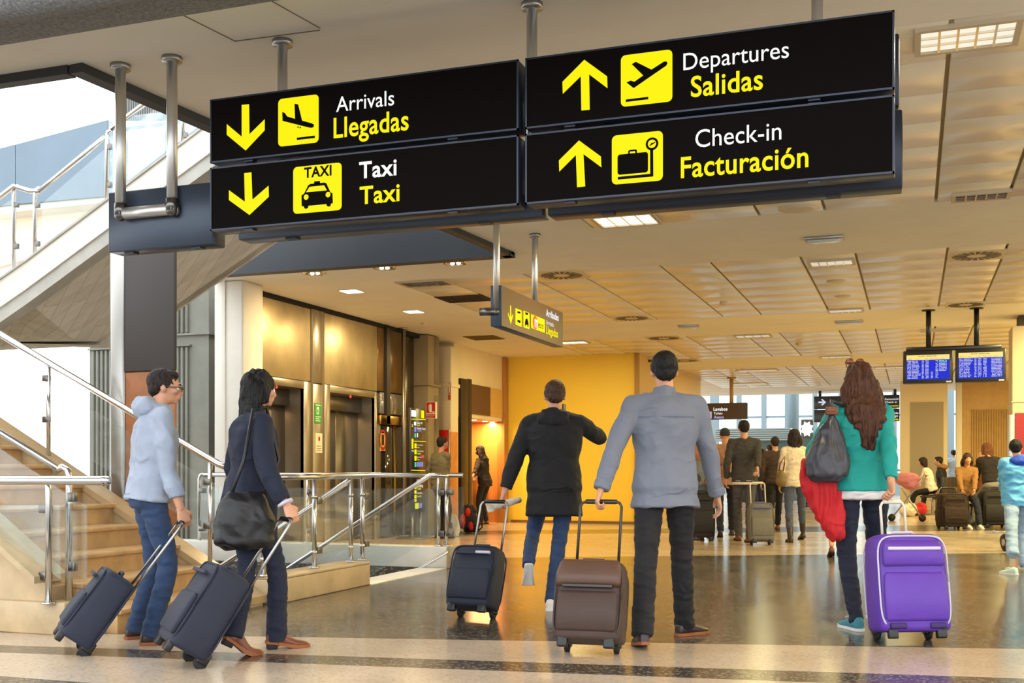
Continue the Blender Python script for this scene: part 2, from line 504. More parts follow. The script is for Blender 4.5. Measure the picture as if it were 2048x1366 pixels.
struct('trim_5', MB().box((WALLX - .3, 11.5, CEIL - .07), (WALLX + .0, 17.2, CEIL)), BLACKGAP)
def lift(idx, y0, y1, oy0, oy1, pxl, pyl):
    """door frame between y0 and y1 with a recessed opening oy0..oy1"""
    top = HEAD - .10; dep = .31
    mb = MB()
    mb.rbox((WALLX - .05, y0, 0), (WALLX + .012, oy0, HEAD), .006, seg=1).rbox((WALLX - .05, oy1, 0), (WALLX + .012, y1, HEAD), .006, seg=1).rbox((WALLX - .05, oy0, top), (WALLX + .012, oy1, HEAD), .006, seg=1)
    f = mb.build('door_%d' % idx, LIFTS, kind='structure', label='stainless steel frame of the %s lift' % ('nearer' if idx == 1 else 'farther'))
    mb = MB().box((WALLX - dep, oy0 - .06, 0), (WALLX, oy0, top)).box((WALLX - dep, oy1, 0), (WALLX, oy1 + .06, top)).box((WALLX - dep, oy0 - .06, top), (WALLX, oy1 + .06, top + .05))
    mb.build('reveal', LIFTS, f)
    MB().rbox((WALLX - dep, oy0, top - .22), (WALLX - dep + .1, oy1, top), .005, seg=1).build('header', LEAFM, f)
    w = (oy1 - oy0) / 2
    for k in range(2):
        MB().rbox((WALLX - dep, oy0 + w * k + .003, .01), (WALLX - dep + .03, oy0 + w * (k + 1) - .003, top - .2), .004, seg=1).build('door_leaf', LEAFM, f)
    p = onX(pxl, pyl, WALLX + .014)
    MB().ell(p, (.012, .022, .022)).build('indicator_light', lit('red_indicator', (1, .05, .02, 1), 2.2), f, label='small glowing red indicator light')
lift(1, Y497 + .02, Y622 - .02, wy(512), wy(607), 553, 774)
lift(2, Y648 + .01, Y755 - .02, wy(659), wy(749), 701, 793)
# glazed bay after the lifts
BROWNP = mat('brown_panel', rgb(128, 100, 66), .3, .7, var=.1)
MIRR = mat('dark_mirror_glass', rgb(46, 40, 34), .06, .0, spec=1.0)
wall_panel('wall_left', Y755 + .02, Y805, wz(780, 785), CEIL - .06, BROWNP)
wall_panel('wall_left', Y755 + .12, Y805, wz(780, 829), wz(780, 787), mat('pale_glass_panel', rgb(168, 166, 160), .12, .6))
wall_panel('wall_left', Y755 + .02, Y805 + .05, wz(780, 850), wz(780, 832), mat('brass_rail_plate', rgb(176, 140, 70), .3, 1.0, var=.3, vscale=90), .05)
wall_panel('wall_left', Y755 + .10, Y805, 0, wz(780, 851), MIRR)
wall_panel('wall_left', Y755, Y755 + .10, 0, wz(760, 848), SPECK, .01)
wall_panel('wall_left', Y805, wy(830), 0, CEIL, mat('dark_mirror_wall', rgb(64, 52, 38), .25, .3), -.02)
struct('trim_6', MB().box((WALLX, wy(768), wz(768, 848)), (WALLX + .05, wy(768) + .12, CEIL - .05)), DARKSTEEL)

# fluted concrete piers and white casings
FLUTE = mat('fluted_concrete', rgb(122, 122, 112), .8, var=.12, vscale=3, bump=.08)
FLUTE_W = mat('fluted_concrete_warm', rgb(150, 132, 98), .8, var=.12, vscale=3, bump=.08)
def fluted(name, x0, x1, y0, y1, z1, m, band, label):
    t = thing(name, label, 'pier', ((x0 + x1) / 2, (y0 + y1) / 2, 0), kind='structure')
    mb = MB().box((x0, y0, 0), (x1, y1, z1))
    mb.build('core', m, t)
    mb = MB()
    n = 22; w = (x1 - x0 - .32)
    for (za, zb) in ((0, band - .09), (band + .09, z1)):
        for k in range(n):
            x = x0 + .04 + w * (k + .2) / n
            mb.rbox((x, y0 - .035, za), (x + w * .52 / n, y0 + .01, zb), .012, seg=2)
        nn = 7; w2 = (y1 - y0 - .3)
        for k in range(nn):
            y = y0 + .26 + w2 * (k + .2) / nn
            mb.rbox((x1 - .01, y, za), (x1 + .03, y + w2 * .5 / nn, zb), .01, seg=2)
    mb.build('flutes', m, t)
    MB().box((x0 - .01, y0 - .045, band + .06), (x1 + .04, y1, band + .085)).box((x0, y0 - .045, band - .08), (x1 - .26, y0, band - .06)).build('band', m, t)
    return t
fluted('wall_pier', -10.4, -8.52, 12.2, 13.3, 3.9, FLUTE, 2.72, 'grey fluted concrete pier under the concrete stair')
struct('wall_pillar', MB().rbox((-7.72, 11.16, 0), (-7.33, 11.60, CEIL + .0), .02).box((-7.60, 11.14, 0), (-7.56, 11.2, CEIL)), WHITEPAINT, label='white square column before the lifts')
struct('trim_7', MB().box((WALLX - .04, 11.60, 0), (WALLX + .03, Y497 + .01, CEIL - .03)), DARKSTEEL)
pf = onX(830, 900, WALLX)
pfx = onY(855, 900, 16.6).x
fluted('wall_pier', WALLX - 1.05, pfx, 16.62, onX(877, 900, pfx).y, CEIL - .02, FLUTE_W, 2.35, 'brown fluted pier behind the red extinguisher sign')
struct('wall_pillar', MB().rbox((onY(874, 900, 17.66).x, 17.66, 0), (onY(902, 900, 17.66).x, 18.0, CEIL - .09), .02).box((onY(873, 900, 17.64).x, 17.64, 2.46), (onY(903, 900, 17.64).x, 18.02, 2.52)), mat('cream_casing', rgb(224, 206, 166), .6), label='cream cased column beside the fluted pier')

# ------------------------------------------------------------------ shop front beyond the lifts
Ysh0, Ysh1 = 18.05, 20.62
zs = onX(960, 838, WALLX).z                      # head of the lit niche
ORANGEW = mat('orange_wood', rgb(214, 140, 72), .45, var=.12, vscale=2, stretch=(1, 1, .2))
struct('wall_left', MB().box((WALLX - .3, Ysh0, zs), (WALLX, Ysh1, CEIL)), PLASTER_WARM)
struct('wall_shop', MB().box((WALLX - 2.0, Ysh0 - .2, 0), (WALLX - 1.9, Ysh1 + .2, zs + .3)).box((WALLX - 2, Ysh1, 0), (WALLX - .05, Ysh1 + .1, zs + .3)).box((WALLX - 2, 18.55, 0), (WALLX - .05, 18.65, zs)), ORANGEW)
struct('ceiling_shop', MB().box((WALLX - 2.0, Ysh0, zs), (WALLX - .3, Ysh1, zs + .1)), PLASTER_WARM)
struct('trim_8', MB().rbox((WALLX - .1, wy(917), 0), (WALLX + .06, wy(931), onX(925, 758, WALLX).z), .01).rbox((WALLX - .1, wy(934), 0), (WALLX + .04, wy(940), onX(936, 758, WALLX).z), .01), mat('dark_bronze_frame', rgb(52, 40, 34), .4, .3))
struct('trim_9', MB().rbox((WALLX - .1, wy(1004), 0), (WALLX + .05, wy(1012), CEIL - .02), .005), mat('oak_post', rgb(176, 120, 60), .5, var=.2, vscale=4, stretch=(1, 1, .1)))
lampfix = (WALLX - .8, 19.6, zs - .03)
for k, (px, py) in enumerate(((948, 838), (970, 843), (985, 846))):
    p = onX(px, py + 3, WALLX - .25)
    o = MB().cyl((p.x, p.y, zs - .012), (p.x, p.y, zs + .01), .05, 14).build('downlight', lit('warm_lamp_face', (1, .82, .5, 1), 7), label=('small round downlight nearest the dark shop door frame', 'middle small round downlight above the shop counter', 'small round downlight nearest the yellow wall in the shop niche')[k], cat='ceiling light', group='downlights over the shop counter', origin=(p.x, p.y, zs))
    lamp('shop_lamp', (0, 0, -.03), .12, 16, (1, .56, .22), o)

# yellow wall facing the hall and its return
YELLOW = mat('yellow_wall_paint', rgb(246, 206, 66), .55, var=.03, vscale=1.2)
struct('wall_yellow', MB().box((WALLX - 2.1, 20.75, 0), (-4.92, 20.95, CEIL)), YELLOW)
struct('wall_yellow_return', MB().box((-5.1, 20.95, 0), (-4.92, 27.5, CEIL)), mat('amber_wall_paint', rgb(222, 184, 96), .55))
struct('baseboard_yellow', MB().box((WALLX + .1, 20.72, 0), (-4.9, 20.75, .05)), mat('brown_skirting', rgb(120, 92, 50), .5))
struct('trim_10', MB().box((-4.96, 20.7, 0), (-4.88, 20.78, CEIL)), mat('ochre_trim', rgb(170, 126, 40), .5))

# ------------------------------------------------------------------ right side of the hall
struct('wall_right', MB().box((7.9, 10, 0), (8.1, 34, CEIL)), PLASTER_WARM)
WOOD = mat('ribbed_wood', rgb(196, 158, 92), .5, var=.08)
tp0, tp1 = onY(1800, 900, 30.0), onY(1895, 900, 30.0)
struct('wall_pillar', MB().rbox((tp0.x, 30.0, 0), (tp1.x, 30.8, CEIL), .02), mat('ivory_pillar', rgb(226, 208, 166), .6), label='broad ivory pillar with a grey panel under the left flight screen')
a, b_ = onY(1821, 805, 29.98), onY(1887, 985, 29.98)
struct('trim_11', MB().box((a.x, 29.97, b_.z), (b_.x, 30.01, a.z)), mat('grey_panel', rgb(164, 150, 122), .6))
a = onY(1922, 900, 30.5)
mb = MB(); mb.box((a.x, 30.55, 0), (7.9, 30.7, CEIL))
xx = a.x + .25
while xx < 7.8:
    mb.rbox((xx, 30.50, .05), (xx + .032, 30.56, 2.55), .01, seg=1); xx += .058
struct('wall_back_right', mb, WOOD)
struct('trim_12', MB().rbox((a.x - .12, 30.4, 0), (a.x + .02, 30.7, CEIL), .01), mat('ivory_post', rgb(232, 224, 204), .6))
# near column at the right edge with its red panel
c0 = onY(2024, 900, 17.4)
struct('wall_column', MB().rbox((c0.x, 17.4, 0), (c0.x + .6, 18.0, CEIL - .16), .015).box((c0.x - .012, 17.388, 2.0), (c0.x + .612, 18.01, 2.015)), mat('stone_column', rgb(196, 180, 150), .6, var=.06), label='pale square column at the right edge with a dark red panel')
struct('trim_13', MB().box((c0.x + .1, 17.5, CEIL - .17), (c0.x + .5, 17.9, CEIL)), mat('column_neck', rgb(80, 70, 56), .8))
z0 = onY(2035, 826, 17.37).z
struct('trim_14', MB().box((c0.x + .04, 17.37, .1), (c0.x + .58, 17.41, z0)), mat('dark_red_panel', rgb(140, 24, 30), .45))
struct('trim_15', MB().rbox((c0.x - .06, 17.3, 0), (c0.x + .03, 17.4, z0 - .02), .01), STEEL_DULL)

# ------------------------------------------------------------------ bright hall at the far end
struct('wall_far_header', MB().box((-9.5, 33.7, CEIL + .1), (9, 34.0, 4.6)), PLASTER)
WIN_Y = 47.0
mb = MB()
MULL = mat('grey_mullion', rgb(120, 138, 146), .5, .4)
k = 0
for i in range(30):
    x = -17 + i * 1.02
    w = .09 if i % 3 else .17
    mb.box((x - w, WIN_Y - .15, 0), (x + w, WIN_Y + .1, 9))
for z in (1.0, 3.2, 5.4, 7.6): mb.box((-18, WIN_Y - .03, z - .04), (14, WIN_Y + .03, z + .04))
struct('window_1', mb, MULL)
struct('window_1', MB().box((-18, WIN_Y - .01, 0), (14, WIN_Y + .01, 9)), glass_mat('aqua_glazing', (.66, .74, .745, 1), clear=.97))
struct('wall_far', MB().box((-18, WIN_Y - .4, 0), (14, WIN_Y - .2, .9)), mat('grey_sill_wall', rgb(120, 140, 146), .6))
# ================================================================== CEILING FIXTURES
LIT_DIFF = lit('lit_diffuser', (1, .93, .80, 1), 2.6)
LIT_SOFT = lit('lit_diffuser_soft', (1, .88, .70, 1), 1.0)
LOUVRE = mat('mirror_louvre', rgb(225, 220, 210), .18, 1.0)
FRAMEW = mat('fixture_frame', rgb(196, 180, 152), .5)
def ceiling_light(px, py, w, dpt, power, label, cells=4, on=True, col=WARM, group='recessed louvred ceiling lights'):
    c = onZ(px, py, CEIL)
    t = thing('ceiling_light', label, 'ceiling light', (c.x, c.y, CEIL), group=group)
    x0, x1, y0, y1 = c.x - w / 2, c.x + w / 2, c.y - dpt / 2, c.y + dpt / 2
    f = .03; mb = MB()
    for a, b_ in (((x0, y0), (x1, y0 + f)), ((x0, y1 - f), (x1, y1)), ((x0, y0 + f), (x0 + f, y1 - f)), ((x1 - f, y0 + f), (x1, y1 - f))):
        mb.box((a[0], a[1], CEIL - .022), (b_[0], b_[1], CEIL + .01))
    mb.build('frame', FRAMEW, t)
    MB().box((x0 + f, y0 + f, CEIL - .008), (x1 - f, y1 - f, CEIL - .004)).build('diffuser', LIT_DIFF if on == 2 else (LIT_SOFT if on else BLACKPL), t)
    mb = MB()
    for k in range(1, cells):
        x = x0 + f + (x1 - x0 - 2 * f) * k / cells
        mb.box((x - .006, y0 + f, CEIL - .022), (x + .006, y1 - f, CEIL - .008))
    for k in range(1, 3):
        y = y0 + f + (y1 - y0 - 2 * f) * k / 3
        mb.box((x0 + f, y - .004, CEIL - .020), (x1 - f, y + .004, CEIL - .008))
    mb.build('louvre', LOUVRE, t)
    if on: lamp('ceiling_lamp', (0, 0, -.035), w * .85, power * (.5 if c.y < 11 else .32 if c.y < 14 else .40 if px < 1200 else .15), col, t, dpt * .8)
    return t
CL = [
 (1252, 438, .56, .44, 55, 'bright louvred ceiling light just below the two-panel sign on the white side', 2, SOFTWARM),
 (1934, 70, .50, .36, 40, 'large louvred ceiling light in the top right corner of the hall', 1, SOFTWARM),
 (1962, 390, .44, .26, 0, 'unlit dark louvred grille at the right, beyond the corner of the check-in sign', 0, WARM),
 (1663, 524, .48, .34, 60, 'louvred ceiling light of the second panel field, nearest the viewer', 1, WARM),
 (1691, 620, .48, .34, 60, 'louvred ceiling light at the far edge of the second panel field', 1, WARM),
 (1506, 671, .60, .40, 70, 'louvred ceiling light of the third panel field, above the striped shirt man', 1, WARM),
 (1672, 713, .60, .40, 70, 'louvred ceiling light just above the long-haired woman', 1, WARM),
 (1137, 684, .70, .40, 80, 'lit ceiling light showing below the small metro sign', 2, WARM),
 (1186, 713, .70, .40, 80, 'lit ceiling light by the top of the yellow wall', 2, WARM),
 (1515, 740, .9, .45, 90, 'louvred ceiling light of the fourth panel field, nearer of two above the toilets sign', 1, WARM),
 (1499, 767, .9, .5, 90, 'louvred ceiling light over the toilets sign, farther of two', 1, WARM),
 (1791, 734, .9, .45, 90, 'louvred ceiling light just beside the left flight screen', 1, WARM),
 (851, 565, .62, .36, 0, 'dark mirrored square grille in the ceiling before the lifts', 0, WARM),
]
for px, py, w, dp, pw, lb, on, col in CL:
    ceiling_light(px, py, w, dp, pw, lb, 5 if w < .55 else 4, on, col)
# unseen bare lamps beyond the frame, without fittings, added to brighten the hall
for (x, y) in ((2.1, 12.2), (2.1, 16.0), (5.2, 12.2), (5.2, 16.0), (2.1, 20.0), (5.2, 20.0), (2.1, 26), (5.2, 26), (3.6, 7.6)):
    lamp('ceiling_lamp', (x, y, CEIL - .03), .6, 95 if y > 8 else 25, WARM)
# square spots and round downlights before the lifts
for (px, py, lb) in ((703, 581, 'small square lit ceiling spot before the nearer lift'), (827, 622, 'small square lit ceiling spot before the farther lift')):
    c = onZ(px, py, CEIL)
    t = thing('square_spot', lb, 'ceiling light', (c.x, c.y, CEIL), group='square spots before the lifts')
    MB().box((c.x - .13, c.y - .13, CEIL - .012), (c.x + .13, c.y + .13, CEIL + .01)).build('frame', WHITEPAINT, t)
    MB().box((c.x - .11, c.y - .11, CEIL - .018), (c.x + .11, c.y + .11, CEIL - .012)).build('diffuser', LIT_DIFF, t)
    lamp('spot_lamp', (0, 0, -.03), .2, 34, (1, .70, .34), t)
for (px, py, lb) in ((630, 545, 'round chrome downlight nearest the white column'), (769, 534, 'middle round chrome downlight of three before the lifts'), (911, 525, 'round chrome downlight nearest the small metro sign')):
    c = onZ(px, py, CEIL)
    t = thing('downlight', lb, 'ceiling light', (c.x, c.y, CEIL), group='round chrome downlights')
    mb = MB()
    mb.ring_loft([[V((c.x + r * math.cos(a), c.y + r * math.sin(a), z)) for a in (2 * PI * k / 20 for k in range(20))] for r, z in ((.135, CEIL + .005), (.13, CEIL - .014), (.105, CEIL - .014), (.09, CEIL + .004))], caps=False)
    mb.build('rim', STEEL, t)
    MB().cyl((c.x, c.y, CEIL - .002), (c.x, c.y, CEIL + .004), .095, 20).build('reflector', LOUVRE, t)
    for s in (-.035, .035):
        MB().ell((c.x + s, c.y, CEIL - .01), (.025, .025, .02)).build('bulb', lit('bulb_glow', (1, .95, .85, 1), 1.6), t)
# round air diffusers
VENT = mat('vent_enamel', rgb(206, 190, 160), .5)
VENTD = mat('vent_dark', rgb(92, 82, 64), .7)
for (px, py, r, lb) in ((1123, 550, .27, 'round swirl air vent just beyond the small metro sign post'), (1953, 511, .27, 'round swirl air vent at the right of the second panel field'), (1931, 609, .25, 'round swirl air vent above the right flight screen'),
                        (1263, 636, .27, 'round swirl air vent at the far edge of the second panel field'), (1328, 676, .29, 'round swirl air vent above the tall man in the blue shirt'), (1369, 721, .3, 'farthest round swirl air vent beside the tall man\'s head')):
    c = onZ(px, py, CEIL)
    t = thing('air_vent', lb, 'air vent', (c.x, c.y, CEIL), group='round swirl air vents')
    MB().box((c.x - r, c.y - r, CEIL - .006), (c.x + r, c.y + r, CEIL + .01)).build('plate', VENT, t)
    mb = MB()
    for k in range(20):
        a = 2 * PI * k / 20
        u = V((math.cos(a), math.sin(a), 0)); w = V((-u.y, u.x, 0))
        o = V((c.x, c.y, CEIL - .0075))
        mb.add([o + u * r * .35 - w * .01, o + u * r * .9 - w * .018, o + u * r * .86 + w * .03, o + u * r * .35 + w * .012], [(0, 1, 2, 3)])
    mb.build('blade', VENTD, t)
for (px, py, w, dpt, m_, lb, nm) in ((928, 597, .62, .5, mat('vent_black', rgb(66, 52, 30), .8), 'dark rectangular ceiling vent nearest the small metro sign', 'ceiling_vent'), (968, 675, .55, .55, mat('vent_olive', rgb(128, 104, 34), .7), 'olive rectangular ceiling vent before the shop', 'ceiling_vent'), (1889, 659, .75, .42, mat('vent_grey', rgb(206, 200, 186), .5), 'pale rectangular ceiling panel behind the posts of the flight screens', 'ceiling_hatch')):
    c = onZ(px, py, CEIL)
    mb = MB(); mb.box((c.x - w / 2, c.y - dpt / 2, CEIL - .008), (c.x + w / 2, c.y + dpt / 2, CEIL + .01))
    for k in range(9):
        y = c.y - dpt / 2 + dpt * (k + .5) / 9
        mb.box((c.x - w / 2 + .02, y - .008, CEIL - .014), (c.x + w / 2 - .02, y + .008, CEIL - .006))
    mb.build(nm, m_, label=lb, cat='air vent', origin=(c.x, c.y, CEIL))
# round speakers and detectors
for (px, py, r, h, nm, lb, cat) in ((1598, 415, .17, .03, 'ceiling_speaker', 'round cream ceiling speaker under the check-in sign', 'speaker'), (1672, 562, .11, .02, 'ceiling_speaker', 'round cream speaker between two ceiling lights, nearer one', 'speaker'), (1686, 592, .1, .02, 'ceiling_speaker', 'round cream speaker between two ceiling lights, farther one', 'speaker'),
                                 (1447, 604, .05, .05, 'smoke_detector', 'small smoke detector on the second panel field', 'smoke detector'), (1598, 686, .06, .06, 'smoke_detector', 'small smoke detector on the third panel field, left of the woman\'s hair', 'smoke detector'), (1298, 716, .08, .09, 'security_camera', 'small dark dome camera just beside the tall man\'s head', 'camera'),
                                 (848, 646, .05, .04, 'smoke_detector', 'small smoke detector on the ceiling above the directory sign', 'smoke detector')):
    c = onZ(px, py, CEIL)
    m_ = BLACKPL if nm == 'security_camera' else VENT
    t = thing(nm, lb, cat, (c.x, c.y, CEIL))
    MB().cyl((c.x, c.y, CEIL - h * .4), (c.x, c.y, CEIL + .01), r, 20).build('base', VENT, t)
    mb = MB(); mb.ell((c.x, c.y, CEIL - h * .4), (r * .8, r * .8, h * .6)); mb.build('cover', m_, t)
for (px, py, w, lb) in ((1648, 475, .36, 'slim emergency light in the plain beam, nearer the viewer'), (1698, 642, .4, 'slim emergency light in the second beam, above the woman'), (1377, 651, .3, 'small emergency light box on the second beam, right of the vents')):
    c = onZ(px, py, CEIL)
    t = thing('emergency_light', lb, 'emergency light', (c.x, c.y, CEIL), group='emergency lights on the beams')
    MB().rbox((c.x - w / 2, c.y - .09, CEIL - .03), (c.x + w / 2, c.y + .09, CEIL + .01), .01).build('housing', STEEL_DULL, t)
    MB().rbox((c.x - w / 2 + .03, c.y - .06, CEIL - .045), (c.x + w / 2 - .03, c.y + .06, CEIL - .025), .01).build('lens', mat('clear_lens', rgb(200, 206, 206), .15), t)
# ================================================================== STAIRS
CONC = mat('board_marked_concrete', rgb(222, 216, 204), .85, var=.13, vscale=2.2, bump=.25, bscale=14, stretch=(1, 5, 1))
def board_marks(m):
    N = m.node_tree.nodes; L = m.node_tree.links; b = N['Principled BSDF']
    src = b.inputs['Base Color'].links[0].from_socket
    tc = N.new('ShaderNodeTexCoord'); mp = N.new('ShaderNodeMapping'); mp.inputs['Rotation'].default_value = (0, 0, .55); mp.inputs['Scale'].default_value = (1, 1, .02)
    L.new(tc.outputs['Object'], mp.inputs[0])
    br = N.new('ShaderNodeTexBrick'); br.inputs['Scale'].default_value = 2.0; br.inputs['Mortar Size'].default_value = .006; br.inputs['Row Height'].default_value = .26; br.inputs['Brick Width'].default_value = 2.2
    br.inputs['Color1'].default_value = (1, 1, 1, 1); br.inputs['Color2'].default_value = (.84, .84, .84, 1); br.inputs['Mortar'].default_value = (.62, .60, .56, 1); br.inputs['Bias'].default_value = 0
    L.new(mp.outputs[0], br.inputs['Vector'])
    mx = N.new('ShaderNodeMix'); mx.data_type = 'RGBA'; mx.blend_type = 'MULTIPLY'; mx.inputs[0].default_value = 1
    L.new(src, mx.inputs[6]); L.new(br.outputs['Color'], mx.inputs[7]); L.new(mx.outputs[2], b.inputs['Base Color'])
board_marks(CONC)
CONC_L = mat('pale_concrete', rgb(226, 220, 208), .8, var=.06, vscale=2, bump=.06, bscale=12)
CONC_G = mat('grey_concrete', rgb(176, 174, 166), .85, var=.16, vscale=3, bump=.1, bscale=14)
RISE, GO, NX = .155, .305, -4.77
LY0, LY1 = 5.85, 7.30
t = thing('lower_stair', 'wide beige marble flight of steps rising to the left between two stone side walls', 'staircase', (NX, 6.5, 0))
for k in range(1, 14):
    x1 = NX - (k - 1) * GO; x0 = x1 - GO
    mb = MB().box((x0 - .02, LY0, (k - 1) * RISE - (.0 if k == 1 else .04)), (x1, LY1, k * RISE - .035))
    mb.rbox((x0 - .02, LY0, k * RISE - .035), (x1 + .028, LY1, k * RISE), .008)
    mb.build('step', TREAD, t)
def xz_prism(pts, y0, y1, mb=None):
    mb = mb or MB()
    return mb.prism([(x, y0, z) for x, z in pts], (0, y1 - y0, 0))
SL = RISE / GO
def line(x, off): return max(0.0, (NX - x) * SL + off)
# far side wall with its cap
XL = -9.0
xe = onY(432, 1150, LY1 + .06).x
xz_prism([(-4.72, 0), (-4.72, .03), (XL, line(XL, .20)), (XL, 0)], LY1, LY1 + .16).build('far_side_wall', MARBLE, t)
xz_prism([(-4.70, .02), (-4.70, .075), (XL, line(XL, .255)), (XL, line(XL, .20))], LY1 - .02, LY1 + .18).build('far_side_cap', mat('brown_stone_cap', rgb(168, 142, 104), .3, var=.1), t)
# near side wall, its block and cap
MB().rbox((-9.2, 5.66, 0), (-5.02, LY0, .205), .008).build('base_block', MARBLE, t)
A0, A1 = onY(98, 1168, 5.7), onY(0, 1095, 5.7)
sl2 = (A1.z - A0.z) / (A1.x - A0.x)
xz_prism([(-4.86, .0), (-4.86, .03), (-5.2, .205), (A0.x, A0.z - .02), (XL, A0.z + sl2 * (XL - A0.x)), (XL, 0)], 5.72, LY0).build('near_side_wall', MARBLE, t)
B0, B1 = onY(80, 1152, 5.63), onY(0, 1079, 5.63)
sl2 = (B1.z - B0.z) / (B1.x - B0.x)
xz_prism([(B0.x, B0.z - .045), (B0.x, B0.z), (XL, B0.z + sl2 * (XL - B0.x)), (XL, B0.z + sl2 * (XL - B0.x) - .045)], 5.58, LY0 + .02).build('near_side_cap', MARBLE, t)

def post(mb, x, y, z0, z1, r=.021, hook=None):
    mb.cyl((x, y, z0), (x, y, z1), r, 14)
    mb.cyl((x, y, z0), (x, y, z0 + .012), r * 2.2, 16)
def inv_u(x, y, z0, z1, dx, r=.02):
    pts = [(x, y, z0), (x, y, z1 - .07)] + [(x + dx * .5 * (1 - math.cos(a)), y, z1 - .07 + .07 * math.sin(a)) for a in (PI * k / 8 for k in range(1, 5))] + [(x + dx, y, z1)]
    return MB().tube(pts, r, 14)
# near balustrade of the lower stair
t = thing('glass_balustrade', 'steel and glass balustrade along the near side of the beige marble steps', 'railing', (-5.2, 5.7, 0), group='steel and glass balustrades')
a, b_ = onY(-60, 960, 5.58), onY(214, 960, 5.58)
z = a.z
MB().tube([(a.x - 1.2, 5.58, z), (b_.x - .03, 5.58, z), (b_.x, 5.58, z)], .029, 18).ell((b_.x, 5.58, z), (.03, .029, .029)).build('top_rail', STEEL, t)
p0 = onY(97, 1203, 5.64)
mb = inv_u(p0.x, 5.64, .2, z - .012, -.03); mb.cyl((p0.x, 5.64, .2), (p0.x, 5.64, .21), .045, 16)
mb.build('post', STEEL, t)
p1 = onY(138, 1178, 5.80); ptop = onY(138, 934, 5.80)
pts = [(p1.x, 5.8, .13), (p1.x, 5.8, ptop.z - .06), (p1.x - .01, 5.8, ptop.z - .02), (p1.x - .05, 5.8, ptop.z), (p1.x - .11, 5.8, ptop.z - .025)]
MB().tube(pts, .023, 14).cyl((p1.x, 5.8, .13), (p1.x, 5.8, .145), .05, 16).build('post', STEEL, t)
hr0 = V((p1.x - .09, 5.8, ptop.z - .01)); hr1 = hr0 + V((-3.2, 0, 3.2 * .50))
MB().tube([hr0, hr1], .024, 14).build('handrail', STEEL, t)
def sheet(pts, y, th=.012): return MB().prism([(p.x, y - th / 2, p.z) for p in pts], (0, th, 0))
def ys(y, *pp): return [onY(px, py, y) for px, py in pp]
sheet(ys(5.78, (-40, 868), (0, 897), (130, 985), (174, 1011), (174, 1156), (128, 1156), (0, 1058), (-40, 1028)), 5.78).build('glass_panel', GLASS, t)
sheet(ys(5.66, (-60, 1010), (119, 1010), (121, 1158), (95, 1140), (-60, 1025)), 5.66).build('glass_panel', GLASS, t)
for px, py in ((143, 994), (143, 1132)):
    c = onY(px, py, 5.79); MB().rbox((c.x - .005, 5.76, c.z - .03), (c.x + .045, 5.80, c.z + .03), .004).build('clamp', CLAMP, t)
for px, py in ((90, 1018), (90, 1152)):
    c = onY(px, py, 5.645); MB().rbox((c.x - .04, 5.63, c.z - .025), (c.x + .03, 5.68, c.z + .025), .004).build('clamp', CLAMP, t)

# far balustrade of the lower stair
FY = LY1 + .08
t = thing('glass_balustrade', 'dark steel handrail with glass climbing the far side of the beige steps', 'railing', (-5.4, FY, 0), group='steel and glass balustrades')
h0, h1 = onY(437, 928, FY), onY(0, 668, FY)
dv = (h1 - h0)
MB().tube([h0 + V((.10, 0, -.03)), h0, h1 + dv * .5], .027, 16).build('handrail', STEEL, t)
mb = MB(); mc = []
for px, py in ((97, 728), (420, 920)):
    c = onY(px, py, FY); zb = .075 + (c.x + 4.70) / (XL + 4.70) * (line(XL, .255) - .075) - .01
    MB().cyl((c.x, FY, zb), (c.x, FY, c.z), .017, 12).build('post', STEEL, t)
    for q in (.28, .62):
        mc.append(MB().rbox((c.x - .05, FY - .02, zb + q), (c.x + .01, FY + .02, zb + q + .05), .004))
[q_.build('clamp', CLAMP, t) for q_ in mc]
g = [V((h0.x, 0, h0.z - .17)), V((h1.x, 0, h1.z - .17)), V((h1.x - 1.2, 0, h1.z - .17 + 1.2 * .51)), V((h1.x - 1.2, 0, line(h1.x - 1.2, .36))), V((h0.x, 0, line(h0.x, .36)))]
sheet(g, FY).build('glass_panel', GLASS, t)

# ------------------------------------------------------------------ upper flight of concrete
UY0, UY1, US = 8.0, 9.75, .5346
def sof(x): return 3.0 + US * (x + 6.64)
XC, XT = -7.49, -4.25
def on_soffit(px, py):
    r = (px - 1024) / FPX; kx = -SY + r * CY; kz = (HORIZON - py) / FPX
    d = (3.0 + US * 6.64 - EYE) / (kz - US * kx)
    return P(px, py, d)
V1 = V((XC, UY0, sof(XC))); V2 = on_soffit(145, 677); V5 = on_soffit(216, 686)
dirn = (V5 - V2); V6 = V2 + dirn * ((UY1 - V2.y) / dirn.y) if abs(dirn.y) > 1e-4 else V5
t = thing('upper_stair', 'raw board-marked concrete flight sloping up to the right above the steps', 'staircase', (-6.5, 8.8, 2.5))
poly = [V1, V((XT, UY0, sof(XT))), V((XT, UY1, sof(XT))), V((V6.x, UY1, sof(V6.x))), V2]
MB().prism(poly, (0, 0, .28)).build('flight_slab', CONC, t)
mb = MB()
n = int((XT - XC) / .29)
for k in range(n):
    x = XC + .29 * k
    mb.box((x, UY0 + .15, sof(x) + .2), (x + .29, UY1 - .12, sof(x) + .28 + .155))
mb.build('steps', MARBLE_W, t)
